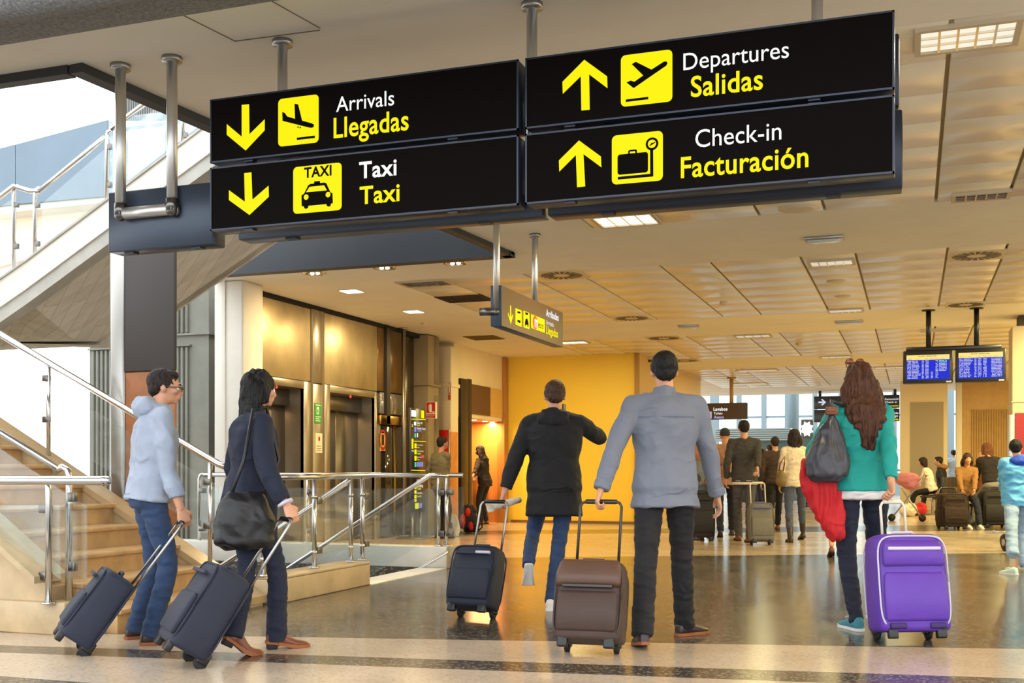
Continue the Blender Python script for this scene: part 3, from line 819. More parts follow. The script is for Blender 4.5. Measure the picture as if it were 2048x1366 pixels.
# side parapet: grey foot, white body; it turns slightly towards the viewer at the landing
def side(z0, z1, y0, y1):
    mb = MB()
    def q(x, y, z): return V((x, y, z))
    xl = -9.4; yl = UY0 - .35
    mb.prism([q(XC, y0, sof(XC) + z0), q(XT, y0, sof(XT) + z0), q(XT, y0, sof(XT) + z1), q(XC, y0, sof(XC) + z1)], (0, y1 - y0, 0))
    mb.prism([q(xl, yl + y0 - UY0, sof(XC) - .62 * (XC - xl) + z0), q(XC, y0, sof(XC) + z0), q(XC, y0, sof(XC) + z1), q(xl, yl + y0 - UY0, sof(XC) - .62 * (XC - xl) + z1)], (0, y1 - y0, 0))
    return mb
side(-.005, .12, UY0 - .02, UY0 + .12).build('parapet_foot', CONC_G, t)
side(.12, .36, UY0 - .04, UY0 + .12).build('parapet', CONC_L, t)
side(.36, .38, UY0 - .06, UY0 + .14).build('coping', CONC_G, t)
xz_prism([(V6.x, sof(V6.x)), (XT, sof(XT)), (XT, sof(XT) + .5), (V6.x, sof(V6.x) + .5)], UY1 - .1, UY1 + .03).build('far_parapet', CONC, t)
zl = V2.z
L1, L0 = onZ(-120, 684, zl), V((-9.4, UY0 - .35, sof(XC) - .62 * (9.4 + XC)))
ZC = mat('folded_concrete', rgb(214, 205, 182), .85, var=.12, vscale=2.4, bump=.25, bscale=14, stretch=(5, 1, 1))
board_marks(ZC)
MB().prism([V1, V2, L1, L0], (0, 0, .2)).build('folded_soffit', ZC, t)
MB().prism([V2, V6, V((V6.x, UY1 + .05, zl - .02)), onZ(225, 690, zl - .03), onZ(-120, 706, zl - .03), L1], (0, 0, .2)).build('landing_edge', ZC, t)

# balustrade of the upper flight
t = thing('glass_balustrade', 'chrome handrail and glass on the parapet of the raw concrete flight', 'railing', (-7, UY0, 3), group='steel and glass balustrades')
BY = UY0 + .03
a, b_ = onY(78, 383, BY), onY(209, 275, BY)
MB().tube([a, b_], .022, 14).build('handrail', STEEL, t)
a2, b2 = onY(222, 258, BY), onY(420, 110, BY)
MB().tube([a2, b2], .022, 14).build('handrail', STEEL, t)
a3, b3 = onY(28, 372, BY - .03), onY(-40, 425, BY - .12)
MB().tube([a, onY(60, 382, BY), onY(40, 376, BY - .01), a3, b3], .022, 14).build('handrail', STEEL, t)
mb = MB(); mc = []
for px, py, pb in ((28, 374, 528), (70, 378, 520), (214, 262, 402), (366, 218, 285)):
    c, e = onY(px, py, BY), onY(px, pb + 12, BY)
    MB().tube([(c.x, BY, e.z), (c.x, BY, c.z - .05), (c.x + .01, BY, c.z - .012), (c.x + .05, BY, c.z + .005)], .019, 12).build('post', STEEL, t)
    for q in (.25, .75):
        zz = e.z + (c.z - e.z) * q
        mc.append(MB().rbox((c.x + .01, BY - .015, zz), (c.x + .05, BY + .015, zz + .05), .004))
[q_.build('clamp', CLAMP, t) for q_ in mc]
sheet(ys(BY, (84, 408), (208, 300), (208, 398), (84, 490)), BY).build('glass_panel', GLASS, t)
sheet(ys(BY, (224, 285), (362, 178), (362, 278), (224, 388)), BY).build('glass_panel', GLASS, t)
sheet(ys(BY - .05, (-20, 430), (24, 398), (24, 505), (-20, 540)), BY - .05).build('glass_panel', GLASS, t)

# things seen through the opening: gallery parapet, blue glass screen, louvres
t = thing('gallery', 'grey-blue panelled gallery front seen through the opening at the top left', 'balcony', (-11, 13, 3.6), kind='structure')
q = ys(12.9, (-90, 320), (30, 289), (30, 409), (-90, 420)); MB().prism(q, (0, .12, 0)).build('front_panel', mat('grey_blue_panel', rgb(104, 122, 136), .4, .1, var=.08, vscale=1), t)
q = ys(12.9, (31, 289), (215, 240), (215, 392), (31, 408)); MB().prism(q, (0, .12, 0)).build('front_panel', MATS['grey_blue_panel'], t)
q = ys(12.95, (-90, 421), (215, 394), (215, 404), (-90, 436)); MB().prism(q, (0, 1.6, 0)).build('floor_edge', CONC_L, t)
q = ys(13.3, (-90, 440), (215, 408), (215, 470), (-90, 560)); MB().prism(q, (0, .1, 0)).build('back_wall', mat('cream_wall', rgb(240, 232, 210), .7), t)
t = thing('glass_screen', 'tall blue-tinted glass screen rising behind the concrete flight', 'glass screen', (-7.5, 10.2, 3.5))
q = ys(10.57, (217, 236), (345, 222), (420, 228), (420, 260), (217, 402)); MB().prism(q, (0, .04, 0)).build('pane', GLASS_BLUE, t)
q = ys(10.55, (250, 366), (420, 236), (420, 246), (250, 382)); MB().prism(q, (0, .06, 0)).build('bottom_rail', mat('blue_grey_rail', rgb(110, 132, 150), .4, .4), t)
t = thing('louvre_screen', 'pale vertical louvres showing above the blue glass at the top left', 'louvre', (-8, 13.2, 4.6))
mb = MB()
for k in range(24):
    c, e = onY(250 + 4.6 * k, 165, 13.2), onY(250 + 4.6 * k, 240, 13.2)
    mb.box((c.x, 13.2, e.z), (c.x + .016, 13.26, c.z + .4))
c, e = onY(246, 165, 13.2), onY(365, 240, 13.2)
mb.box((c.x, 13.2, 3.88), (c.x + .05, 13.25, e.z)).box((e.x - .3, 13.2, 3.88), (e.x - .25, 13.25, e.z)).box((c.x, 13.2, e.z - .03), (e.x, 13.26, e.z)).box((c.x, 13.2, c.z + .37), (e.x, 13.26, c.z + .4))
mb.build('slats', mat('louvre_slat', rgb(120, 122, 118), .5), t)

# ------------------------------------------------------------------ stairwell, its kerbs and railings
t = thing('lower_flight', 'descending flight with blue-grey treads inside the stairwell, going down to the left', 'staircase', (-5.2, 10, 0))
for k in range(0, 12):
    x1 = WX1 - k * .30
    mb = MB().box((x1 - .32, 9.28, -2.2), (x1, WY1 - .2, -(k + 1) * .165))
    mb.build('step', mat('blue_grey_carpet', rgb(70, 86, 104), .9) if k else MARBLE_W, t)
t = thing('stair_kerb', 'beige marble kerb standing on the dark floor before the stairwell', 'kerb', (-4.76, 8.3, 0))
KX = -4.63
MB().rbox((KX - .29, 7.5, 0), (KX, 9.1, .19), .01).rbox((KX - .28, 7.51, .19), (KX + .004, 9.104, .212), .006).build('kerb', MARBLE, t)
t = thing('stair_kerb', 'pale stone kerb along the far side of the stairwell with a rough end block', 'kerb', (-6.5, 11, 0))
MB().rbox((WX0, WY1 + .005, 0), (KX + .28, WY1 + .25, .225), .01).build('kerb', MARBLE_W, t)
MB().rbox((KX, WY1 - .005, 0), (KX + .29, WY1 + .255, .23), .008).build('end_block', mat('rough_stone', rgb(170, 148, 108), .7, var=.25, vscale=14, bump=.2), t)
MB().rbox((WX1, 9.1, -.01), (WX1 + .3, WY1 - .005, .006), .002).build('threshold', MARBLE_W, t)

RZ = .985
def clampbox(mb, c, ax):
    mb.append(MB().rbox((c[0] - (.03 if ax == 'y' else .035), c[1] - (.035 if ax == 'y' else .03), c[2] - .028), (c[0] + (.03 if ax == 'y' else .035), c[1] + (.035 if ax == 'y' else .03), c[2] + .028), .004))
t = thing('stairwell_railing', 'steel railing on the beige kerb with a handrail diving into the stairwell', 'railing', (KX - .14, 8.3, .2), group='stairwell railings')
RX = KX - .13
MB().tube([(RX, 7.52, RZ), (RX, 9.3, RZ)], .026, 16).build('top_rail', STEEL, t)
py_ = []
for px in (527, 629, 702, 725):
    py_.append(onX(px, 1130, RX).y)
for y in py_:
    mb = MB(); post(mb, RX, y, .213, RZ - .01, .02)
    mb.cyl((RX, y, .33), (RX, y, .36), .023, 14); mb.cyl((RX, y, .80), (RX, y, .83), .023, 14)
    mb.build('post', STEEL, t)
mc = []
for y in py_[:2]:
    for zz in (.36, .78): clampbox(mc, (RX, y + .05, zz), 'y')
for zz in (.36, .80): clampbox(mc, (RX, py_[3] + .05, zz), 'y')
[q_.build('clamp', CLAMP, t) for q_ in mc]
MB().box((RX - .006, py_[0] + .04, .33), (RX + .006, py_[1] - .03, .82)).build('glass_panel', GLASS, t)
MB().box((RX - .006, py_[1] + .03, .33), (RX + .006, py_[2] - .03, .82)).build('glass_panel', GLASS, t)
MB().box((RX - .006, py_[3] + .03, .33), (RX + .006, py_[3] + .34, .85)).build('glass_panel', GLASS, t)
ny = py_[2]
hs = V((RX, ny, RZ - .03)); DN = .60
MB().tube([hs, hs + V((-3.6, 0, -3.6 * DN))], .024, 14).build('handrail', STEEL, t)
MB().tube([hs + V((-.9, 0, -.9 * DN - .55)), hs + V((-3.6, 0, -3.6 * DN - .55))], .016, 12).build('lower_rail', STEEL, t)
MB().prism([(RX - .05, ny - .006, RZ - .12), (RX - 2.6, ny - .006, RZ - .12 - 2.55 * DN), (RX - 2.6, ny - .006, RZ - .66 - 2.55 * DN), (RX - .05, ny - .006, RZ - .66)], (0, .012, 0)).build('glass_panel', GLASS, t)

t = thing('stairwell_railing', 'steel and glass railing on the pale far kerb, its handrail sloping across the opening', 'railing', (KX, 11, .2), group='stairwell railings')
RY = WY1 + .10
xa, xb = onY(400, 962, RY).x, onY(925, 950, RY).x
MB().tube([(xa + .05, RY, RZ), (xb, RY, RZ)], .026, 16).build('top_rail', STEEL, t)
xs_ = [onY(px, 1090, RY).x for px in (399, 548, 615, 877, 893)]
for i, x in enumerate(xs_):
    if i == 0: mb = inv_u(x, RY, .226, RZ, .06, .022)
    else:
        mb = MB(); post(mb, x, RY, .226, RZ - .01, .02)
    mb.build('post', STEEL, t)
mc = []
for x in xs_:
    for zz in (.36, .80): clampbox(mc, (x + .04, RY, zz), 'x')
[q_.build('clamp', CLAMP, t) for q_ in mc]
for x0, x1 in ((xs_[0], xs_[1]), (xs_[1], xs_[2]), (xs_[2], (xs_[2] + xs_[3]) / 2), ((xs_[2] + xs_[3]) / 2, xs_[3])):
    MB().box((x0 + .03, RY - .006, .31), (x1 - .03, RY + .006, .84)).build('glass_panel', GLASS, t)
MB().box((xs_[4] + .03, RY - .006, .31), (xs_[4] + .2, RY + .006, .86)).build('glass_panel', GLASS, t)
hs = V((onY(861, 948, WY1 - .08).x, WY1 - .08, RZ))
MB().tube([hs + V((.18, .06, -.005)), hs, hs + V((-4, 0, -4 * DN))], .024, 14).build('handrail', STEEL, t)
MB().tube([hs + V((.2, 0, -.80)), hs + V((-2.4, 0, -2.6 * DN - .72))], .016, 12).build('lower_rail', STEEL, t)
MB().prism([(hs.x + .1, WY1 - .086, RZ - .08), (hs.x - 2.6, WY1 - .086, RZ - .14 - 2.6 * DN), (hs.x - 2.6, WY1 - .086, RZ - .68 - 2.6 * DN), (hs.x + .1, WY1 - .086, RZ - .60)], (0, .012, 0)).build('glass_panel', GLASS, t)

# ------------------------------------------------------------------ advertising totem in front of the stair
t = thing('advertising_totem', 'tall steel-framed totem with a dark blank panel behind the light-blue man', 'totem', (-6.05, 7.75, 0))
x0, x1, x2 = onY(217, 900, 7.66).x, onY(247, 900, 7.66).x, onY(347, 900, 7.66).x
MB().rbox((x0, 7.66, 0), (x1, 7.80, 2.95), .03).rbox((x0 - .01, 7.68, 0), (x0 + .05, 7.78, 2.95), .02).build('frame', STEEL_DULL, t)
zz = onY(300, 742, 7.66).z
MB().rbox((x1, 7.67, zz), (x2, 7.71, 2.95), .01).build('dark_panel', mat('dark_poster', rgb(58, 52, 50), .6), t)
MB().rbox((x1, 7.68, .0), (x2, 7.71, zz), .01).build('lower_panel', mat('brown_poster', rgb(150, 92, 50), .5, var=.25, vscale=4), t)

# steel pole before the lifts
pp = onZ(807, 656, CEIL)
t = thing('steel_pole', 'slim floor-to-ceiling steel pole before the dark glazing beside the lifts', 'pole', (pp.x, pp.y, 0))
MB().cyl((pp.x, pp.y, 0), (pp.x, pp.y, CEIL - .001), .032, 16).build('tube', STEEL_DULL, t)
MB().cyl((pp.x, pp.y, CEIL - .02), (pp.x, pp.y, CEIL), .075, 20).cyl((pp.x, pp.y, 0), (pp.x, pp.y, .02), .075, 20).build('flange', STEEL_DULL, t)
# ================================================================== SIGNS
YEL = lit('lit_yellow', (1.0, .86, .0, 1), 1.0)
WHT = lit('lit_white', (1, 1, 1, 1), .95)
FACE = mat('sign_black', rgb(10, 6, 4), .6, spec=.05)
INK = mat('sign_ink', rgb(10, 7, 3), .7, spec=.05)
BOXM = mat('sign_housing', rgb(46, 52, 66), .35, .4)
BACKM = mat('sign_back_blue', rgb(60, 69, 82), .38, .4, var=.05, vscale=3)
BACKD = mat('sign_back_dark', rgb(34, 38, 50), .4, .4)
SYF = 4.85
def faces(mb, pts, off, plane='Y', c=SYF, mi=0):
    """a flat figure given as photograph points on the sign's own face"""
    if plane == 'Y':
        vs = [onY(px, py, c) + V((0, -off, 0)) for px, py in pts]
    else:
        vs = [onX(px, py, c) + V((off, 0, 0)) for px, py in pts]
    mb.add(vs, [tuple(range(len(vs)))], mi)
def sc_(pts, x0, y0, k): return [(x0 + x / k, y0 + y / k) for x, y in pts]
def text_on(parent, name, s, a, b, m, bold=0.0, off=.004, stretch=1.0, plane='Y', c=SYF, label=None):
    """letters on the face with the baseline from photograph point a to b"""
    A, B = (onY(*a, c), onY(*b, c)) if plane == 'Y' else (onX(*a, c), onX(*b, c))
    z = (A.z + B.z) / 2
    if plane == 'Y': M = basis((A.x, A.y - off, z), (1, 0, 0), (0, 0, 1)); w = B.x - A.x
    else: M = basis((A.x + off, A.y, z), (0, 1, 0), (0, 0, 1)); w = B.y - A.y
    vs, fs, tw, th = text_mesh(s, bold)
    mb = MB(); add_text(mb, s, M, width=w, height=w / tw * th * stretch, bold=bold)
    return mb.build(name, m, parent, label=label, fix=False)
def rect_px(mb, tl, br, rad, off, plane='Y', c=SYF, mi=0):
    A, B = (onY(*tl, c), onY(*br, c)) if plane == 'Y' else (onX(*tl, c), onX(*br, c))
    if plane == 'Y':
        pts = rrect(A.x, B.z, B.x, A.z, rad)
        mb.add([V((x, c - off, z)) for x, z in pts], [tuple(range(len(pts)))], mi)
    else:
        pts = rrect(A.y, B.z, B.y, A.z, rad)
        mb.add([V((c + off, y, z)) for y, z in pts], [tuple(range(len(pts)))], mi)
def dots(mb, px, py, r, off, plane='Y', c=SYF, mi=0, n=20, sq=1.0):
    A = onY(px, py, c) if plane == 'Y' else onX(px, py, c)
    pts = disc(0, 0, r, n)
    if plane == 'Y': mb.add([V((A.x + x * sq, c - off, A.z + z)) for x, z in pts], [tuple(range(len(pts)))], mi)
    else: mb.add([V((c + off, A.y + x * sq, A.z + z)) for x, z in pts], [tuple(range(len(pts)))], mi)
XL_, XM0, XM1, XR_ = onY(421, 300, SYF).x, onY(1037, 300, SYF).x, onY(1051, 300, SYF).x, onY(1789, 200, SYF).x
ZT0, ZT1, ZB0, ZB1 = 2.612, 2.936, 2.266, 2.588
def sign_box(label, x0, x1, z0, z1):
    t = thing('direction_sign', label, 'sign', (x0, SYF, z0), group='hanging direction signs')
    mb = MB()
    mb.rbox((x0, SYF + .004, z0), (x1, SYF + .115, z1), .004, seg=1)
    fr = .008
    for a, b_ in (((x0, z0), (x1, z0 + fr)), ((x0, z1 - fr), (x1, z1)), ((x0, z0), (x0 + fr, z1)), ((x1 - fr, z0), (x1, z1))):
        mb.box((a[0], SYF - .004, a[1]), (b_[0], SYF + .01, b_[1]))
    for u in (.13, .80):
        x = x0 + (x1 - x0) * u
        mb.box((x - .025, SYF + .01, z0 - .008), (x + .025, SYF + .05, z0 + .001)).box((x - .025, SYF + .01, z1 - .001), (x + .025, SYF + .05, z1 + .006))
    mb.build('housing', BOXM, t)
    MB().box((x0 + fr, SYF - .0005, z0 + fr), (x1 - fr, SYF + .006, z1 - fr)).build('face', FACE, t)
    return t
def arrow(t, pts): mb = MB(); faces(mb, pts, .003); mb.build('arrow', YEL, t)
# Arrivals
t = sign_box('black hanging sign reading Arrivals Llegadas with a yellow landing plane', XL_, XM0, ZT0, ZT1)
K = (400, 80, 3.012)
arrow(t, sc_([(253, 392), (298, 388), (300, 568), (392, 478), (392, 545), (277, 667), (163, 572), (163, 507), (253, 583)], *K))
mb = MB(); rect_px(mb, (557, 199), (638, 285), .022, .003); pic = mb.build('pictogram', YEL, t)
mb = MB()
faces(mb, sc_([(498, 435), (513, 440), (528, 462), (575, 476), (572, 385), (594, 390), (618, 487), (675, 503), (688, 510), (690, 519), (684, 528), (672, 531), (655, 528), (500, 489)], *K), .0045)
faces(mb, sc_([(586, 590), (695, 577), (695, 592), (586, 604)], *K), .0045)
for x, y in ((593, 526), (607, 529)): dots(mb, *sc_([(x, y)], *K)[0], .0042, .0045)
mb.build('landing_plane', INK, pic)
text_on(t, 'lettering', 'Arrivals', (673, 222), (789, 213), WHT, 0.004, stretch=1.06)
text_on(t, 'lettering', 'Llegadas', (668, 275), (818, 261), YEL, 0.016, stretch=1.18)
# Taxi
t = sign_box('black hanging sign reading Taxi Taxi with a yellow cab pictogram', XL_, XM0, ZB0, ZB1)
arrow(t, sc_([(268, 803), (312, 798), (318, 962), (415, 878), (417, 945), (300, 1055), (176, 965), (176, 905), (272, 975)], *K))
mb = MB(); rect_px(mb, (587, 335), (684, 420), .022, .003); pic = mb.build('pictogram', YEL, t)
mb = MB()
faces(mb, sc_([(690, 853), (725, 850), (727, 868), (690, 871)], *K), .0045)
faces(mb, sc_([(655, 876), (668, 868), (752, 860), (764, 864), (788, 918), (801, 925), (803, 985), (791, 987), (790, 1000), (778, 1006), (766, 1000), (764, 990), (656, 1000), (654, 1012), (641, 1019), (630, 1014), (628, 1003), (615, 1003), (614, 938), (630, 926)], *K), .0045)
mb.build('cab', INK, pic)
mb = MB()
faces(mb, sc_([(664, 886), (752, 877), (768, 908), (642, 919)], *K), .006)
for x, y in ((643, 948), (775, 933)): dots(mb, *sc_([(x, y)], *K)[0], .0135, .006)
mb.build('cab_lights', YEL, pic)
text_on(pic, 'lettering', 'TAXI', (609, 356), (664, 350.5), INK, 0.03, .0045, stretch=1.05)
text_on(t, 'lettering', 'Taxi', (719, 357), (794, 350), WHT, 0.022, stretch=1.0)
text_on(t, 'lettering', 'Taxi', (720, 409), (800, 401), YEL, 0.021, stretch=1.0)
# Departures
t = sign_box('black hanging sign reading Departures Salidas with a yellow rising plane', XM1, XR_, ZT0, ZT1)
K = (1040, 0, 2.56)
arrow(t, sc_([(330, 307), (447, 392), (449, 453), (355, 382), (358, 563), (315, 567), (312, 392), (220, 482), (218, 420)], *K))
mb = MB(); rect_px(mb, (1242, 112), (1345, 203), .022, .003); pic = mb.build('pictogram', YEL, t)
mb = MB()
faces(mb, sc_([(546, 424), (568, 414), (587, 420), (632, 388), (573, 330), (594, 318), (674, 358), (738, 317), (750, 316), (757, 325), (750, 338), (583, 453)], *K), .0045)
faces(mb, sc_([(543, 511), (658, 497), (658, 510), (543, 524)], *K), .0045)
mb.build('rising_plane', INK, pic)
text_on(t, 'lettering', 'Departures', (1367, 137), (1578, 120), WHT, 0.002, stretch=1.08)
text_on(t, 'lettering', 'Salidas', (1382, 192), (1526, 181), YEL, 0.016, stretch=1.12)
# Check-in
t = sign_box('black hanging sign reading Check-in Facturación with a yellow luggage scale', XM1, XR_, ZB0, ZB1)
arrow(t, sc_([(303, 720), (415, 802), (418, 858), (326, 790), (335, 955), (293, 960), (287, 795), (202, 880), (200, 822)], *K))
mb = MB(); rect_px(mb, (1224, 272), (1326, 361), .022, .003); pic = mb.build('pictogram', YEL, t)
mb = MB()
rect_px(mb, (1235.5, 310), (1296.5, 345), .012, .0045)
faces(mb, sc_([(555, 793), (555, 774), (563, 769), (594, 766), (600, 770), (600, 789), (592, 790), (591, 775), (563, 778), (563, 793)], *K), .0045)
faces(mb, sc_([(502, 907), (668, 891), (667, 765), (683, 764), (684, 905), (502, 921)], *K), .0045)
dots(mb, *sc_([(677, 738)], *K)[0], .0285, .0045, n=28)
mb.build('luggage_scale', INK, pic)
mb = MB(); dots(mb, *sc_([(677, 738)], *K)[0], .0185, .0055, n=24)
dl = mb.build('dial', YEL, pic)
mb = MB(); faces(mb, sc_([(664, 745), (678, 736), (693, 727), (695, 732), (681, 741), (666, 750)], *K), .0065); faces(mb, sc_([(672, 733), (680, 733), (682, 742), (674, 743)], *K), .0065)
mb.build('needle', INK, pic)
text_on(t, 'lettering', 'Check-in', (1391, 292), (1563, 283), WHT, 0.002, stretch=1.08)
text_on(t, 'lettering', 'Facturación', (1362, 353), (1617, 337), YEL, 0.016, stretch=1.14)
# signs turned the other way, seen from behind
SB = 5.035
def back_sign(label, px0, px1, z0, z1, m):
    x0, x1 = onY(px0, 300, SB).x, onY(px1, 300, SB).x
    t = thing('direction_sign', label, 'sign', (x0, SB, z0), group='direction signs seen from behind')
    mb = MB().rbox((x0, SB, z0), (x1, SB + .12, z1), .006, seg=1)
    mb.build('housing', m, t)
    for u in (.18, .82):
        x = x0 + (x1 - x0) * u
        MB().box((x - .03, SB + .02, z0 - .01), (x + .03, SB + .07, z0 + .002)).build('bracket', BACKD, t)
    MB().box((x0 + .01, SB + .12, z0 + .01), (x1 - .01, SB + .124, z1 - .01)).build('face', FACE, t)
    return t
zq = lambda px, py: onY(px, py, SB).z
back_sign('plain blue-grey back of a lone sign behind the looped steel tube', 216, 425, zq(216, 505), zq(216, 385), BACKM)
back_sign('blue-grey back of the sign hanging lower behind Taxi', 476, 1084, zq(476, 480), zq(476, 480) + .34, BACKM)
back_sign('dark back of the sign hanging lower behind Check-in', 1095, 1805, zq(1095, 432), zq(1095, 432) + .335, BACKD)
back_sign('dark back of the sign peeping out behind Departures', 1095, 1798, zq(1095, 432) + .35, zq(1095, 432) + .66, BACKD)
# steel hangers
def hanger(label, px, z0, Y=5.0, r=.0265):
    x = onY(px, 100, Y).x
    t = thing('sign_hanger', label, 'post', (x, Y, z0), group='steel sign hangers')
    MB().cyl((x, Y, z0), (x, Y, CEIL - .002), r, 18).build('tube', SATIN, t)
    MB().cyl((x, Y, CEIL - .028), (x, Y, CEIL), r * 1.95, 22).build('flange', STEEL_DULL, t)
    return t
hanger('steel tube hanging the Arrivals sign from the ceiling', 565, 2.34, Y=4.998)
hanger('steel tube hanging the signs between Arrivals and Departures', 1064, 2.34, Y=4.998)
hanger('steel tube hanging the right end of the Departures sign', 1635, 2.34, Y=4.998)
xa, xb = onY(241, 100, 5.0).x, onY(344, 100, 5.0).x
zb_ = onY(241, 428, 5.0).z
t = thing('sign_hanger', 'looped U-shaped steel tube carrying the lone blue-grey sign back', 'post', ((xa + xb) / 2, 5, zb_), group='steel sign hangers')
for x in (xa, xb):
    MB().cyl((x, 5, zb_), (x, 5, CEIL - .002), .029, 18).build('tube', SATIN, t)
    MB().cyl((x, 5, CEIL - .028), (x, 5, CEIL), .054, 22).build('flange', STEEL_DULL, t)
MB().cyl((xa + .03, 5, zb_), (xb - .02, 5, zb_), .032, 18).build('cross_tube', SATIN, t)
for x in (xa, xb):
    MB().ell((x, 5, zb_), (.034, .034, .04)).cyl((x, 5, zb_ - .01), (x, 5, zb_ + .055), .0335, 18).build('elbow', CLAMP, t)
MB().cyl((xb, 5, zb_), (xb, SB + .02, zb_), .036, 18).build('arm', CLAMP, t)

# ------------------------------------------------------------------ small sign to the metro
MX = onZ(1070, 464, CEIL).x + .02
t = thing('direction_sign', 'small hanging sign with metro, bus and taxi pictograms and Llegadas', 'sign', (MX, 9.3, 2.3), group='hanging direction signs')
y0, y1 = onX(1003, 600, MX).y, onX(1126, 600, MX).y
z1, z0 = onX(1003, 570, MX).z, onX(1003, 652, MX).z
MB().rbox((MX - .10, y0, z0), (MX - .002, y1, z1), .005, seg=1).build('housing', mat('sign_side_blue', rgb(62, 78, 96), .5), t)
MB().box((MX - .004, y0 + .005, z0 + .005), (MX, y1 - .005, z1 - .005)).build('face', mat('brown_sign_face', rgb(84, 62, 38), .3, spec=.6), t)
K = (960, 540, 7.59); kw = dict(plane='X', c=MX)
mb = MB(); faces(mb, sc_([(452, 540), (468, 543), (470, 715), (500, 660), (498, 705), (462, 825), (420, 680), (420, 640), (451, 715)], *K), .003, **kw); mb.build('arrow', YEL, t)
mb = MB(); rect_px(mb, (1030, 616), (1043, 654), .012, .003, **kw); pic = mb.build('pictogram', YEL, t)
mb = MB()
faces(mb, sc_([(560, 625), (606, 636), (606, 665), (560, 652)], *K), .005, **kw); faces(mb, sc_([(560, 755), (606, 768), (606, 805), (594, 808), (574, 790), (562, 795)], *K), .005, **kw)
mb.build('bus', INK, pic)
mb = MB(); rect_px(mb, (1046, 621), (1058.5, 659), .012, .003, **kw); pic = mb.build('pictogram', YEL, t)
mb = MB()
faces(mb, sc_([(675, 790), (690, 735), (712, 742), (728, 805), (728, 860), (715, 862), (712, 835), (688, 828), (686, 850), (675, 845)], *K), .005, **kw); faces(mb, sc_([(680, 640), (720, 652), (720, 685), (680, 674)], *K), .005, **kw)
mb.build('cab', INK, pic)
mb = MB(); rect_px(mb, (1061.5, 628), (1089, 666), .012, .003, **kw); pic = mb.build('pictogram', YEL, t)
mb = MB(); dots(mb, 1069.5, 645, .062, .0045, n=24, sq=1.15, **kw); mb.build('red_disc', lit('lit_red', (1, .16, .02, 1), .9), pic)
text_on(pic, 'lettering', 'm', (1068, 654), (1074, 655), WHT, .03, .006, 1.25, **kw)
text_on(pic, 'lettering', 'etro', (1075, 655), (1085.5, 658), INK, 0, .006, .9, **kw)
text_on(t, 'lettering', 'Arribades', (1091.5, 633.5), (1116.5, 640.5), WHT, .022, .004, 1.0, **kw)
text_on(t, 'lettering', 'Arrivals', (1091.5, 649.5), (1106.5, 653.5), WHT, 0, .004, .85, **kw)
text_on(t, 'lettering', 'Llegadas', (1091.5, 668), (1115, 674.5), YEL, .02, .004, 1.0, **kw)
for px, lb in ((993, 'steel tube with a short arm hanging the small metro sign'), (1070, 'steel tube hanging the far end of the small metro sign')):
    hx, hy = MX - .05, onX(px, 560, MX - .05).y
    h = thing('sign_hanger', lb, 'post', (hx, hy, z1), group='steel sign hangers')
    lo = z1 - .001 if px == 1070 else onX(990, 622, hx).z
    MB().cyl((hx, hy, lo), (hx, hy, CEIL - .002), .029, 18).build('tube', SATIN, h)
    MB().cyl((hx, hy, CEIL - .03), (hx, hy, CEIL), .054, 22).build('flange', STEEL_DULL, h)
    if px == 993:
        MB().cyl((hx, hy, lo), (hx - .14, hy - .03, lo), .034, 16).build('arm', CLAMP, h)
        MB().ell((hx, hy, lo), (.036, .036, .04)).build('elbow', CLAMP, h)

# ------------------------------------------------------------------ toilets sign and far signs
TY = 27.0
t = thing('direction_sign', 'brown hanging sign reading Lavabos, Toilets and Aseos', 'sign', (-4, TY, 2.3), group='hanging direction signs')
a, b_ = onY(1345, 808, TY), onY(1494, 838, TY)
MB().rbox((a.x, TY + .002, b_.z), (b_.x, TY + .14, a.z), .01, seg=1).build('housing', mat('brown_sign_housing', rgb(60, 48, 66), .4), t)
MB().box((a.x + .01, TY - .002, b_.z + .01), (b_.x - .01, TY + .01, a.z - .01)).build('face', mat('brown_sign', rgb(70, 54, 40), .4), t)
LIL = lit('lit_lilac', (.52, .47, .85, 1), .9)
mb = MB(); rect_px(mb, (1410, 823.5), (1423.5, 837), .01, .004, c=TY); pic = mb.build('pictogram', LIL, t)
mb = MB(); dots(mb, 1416.7, 827, .022, .006, c=TY); faces(mb, [(1413.5, 832), (1416.7, 829), (1420, 832)], .006, c=TY); dots(mb, 1416.7, 834, .02, .006, c=TY)
mb.build('figure', INK, pic)
text_on(t, 'lettering', 'Lavabos', (1427, 821.5), (1455, 821), WHT, .03, .005, 1.1, c=TY)
text_on(t, 'lettering', 'Toilets', (1427.5, 829), (1445, 828.7), WHT, .008, .005, 1.05, c=TY)
text_on(t, 'lettering', 'Aseos', (1427.5, 837), (1447.5, 836.7), LIL, .024, .005, 1.05, c=TY)
for px, lb in ((1374, 'brown post hanging the toilets sign, beside the tall man'), (1463, 'brown post hanging the right half of the toilets sign')):
    x = onY(px, 780, TY + .07).x
    h = thing('sign_hanger', lb, 'post', (x, TY + .07, a.z), group='posts of the toilets sign')
    MB().cyl((x, TY + .07, a.z - .001), (x, TY + .07, CEIL - .001), .045, 14).build('tube', mat('ochre_post', rgb(176, 140, 80), .5), h)
    MB().cyl((x, TY + .07, CEIL - .03), (x, TY + .07, CEIL), .11, 18).build('flange', MATS['ochre_post'], h)
FY_ = 32.5
def far_sign(label, px0, px1, py0, py1):
    a, b_ = onY(px0, py0, FY_), onY(px1, py1, FY_)
    t = thing('direction_sign', label, 'sign', (a.x, FY_, b_.z), group='dark far signs behind the long-haired woman')
    MB().rbox((a.x, FY_, b_.z), (b_.x, FY_ + .2, a.z), .01, seg=1).build('housing', mat('far_sign_dark', rgb(44, 48, 52), .4), t)
    return t, a
t, a = far_sign('upper dark far sign with a white arrow pointing right, beside the teal sleeve', 1628, 1799, 793, 815)
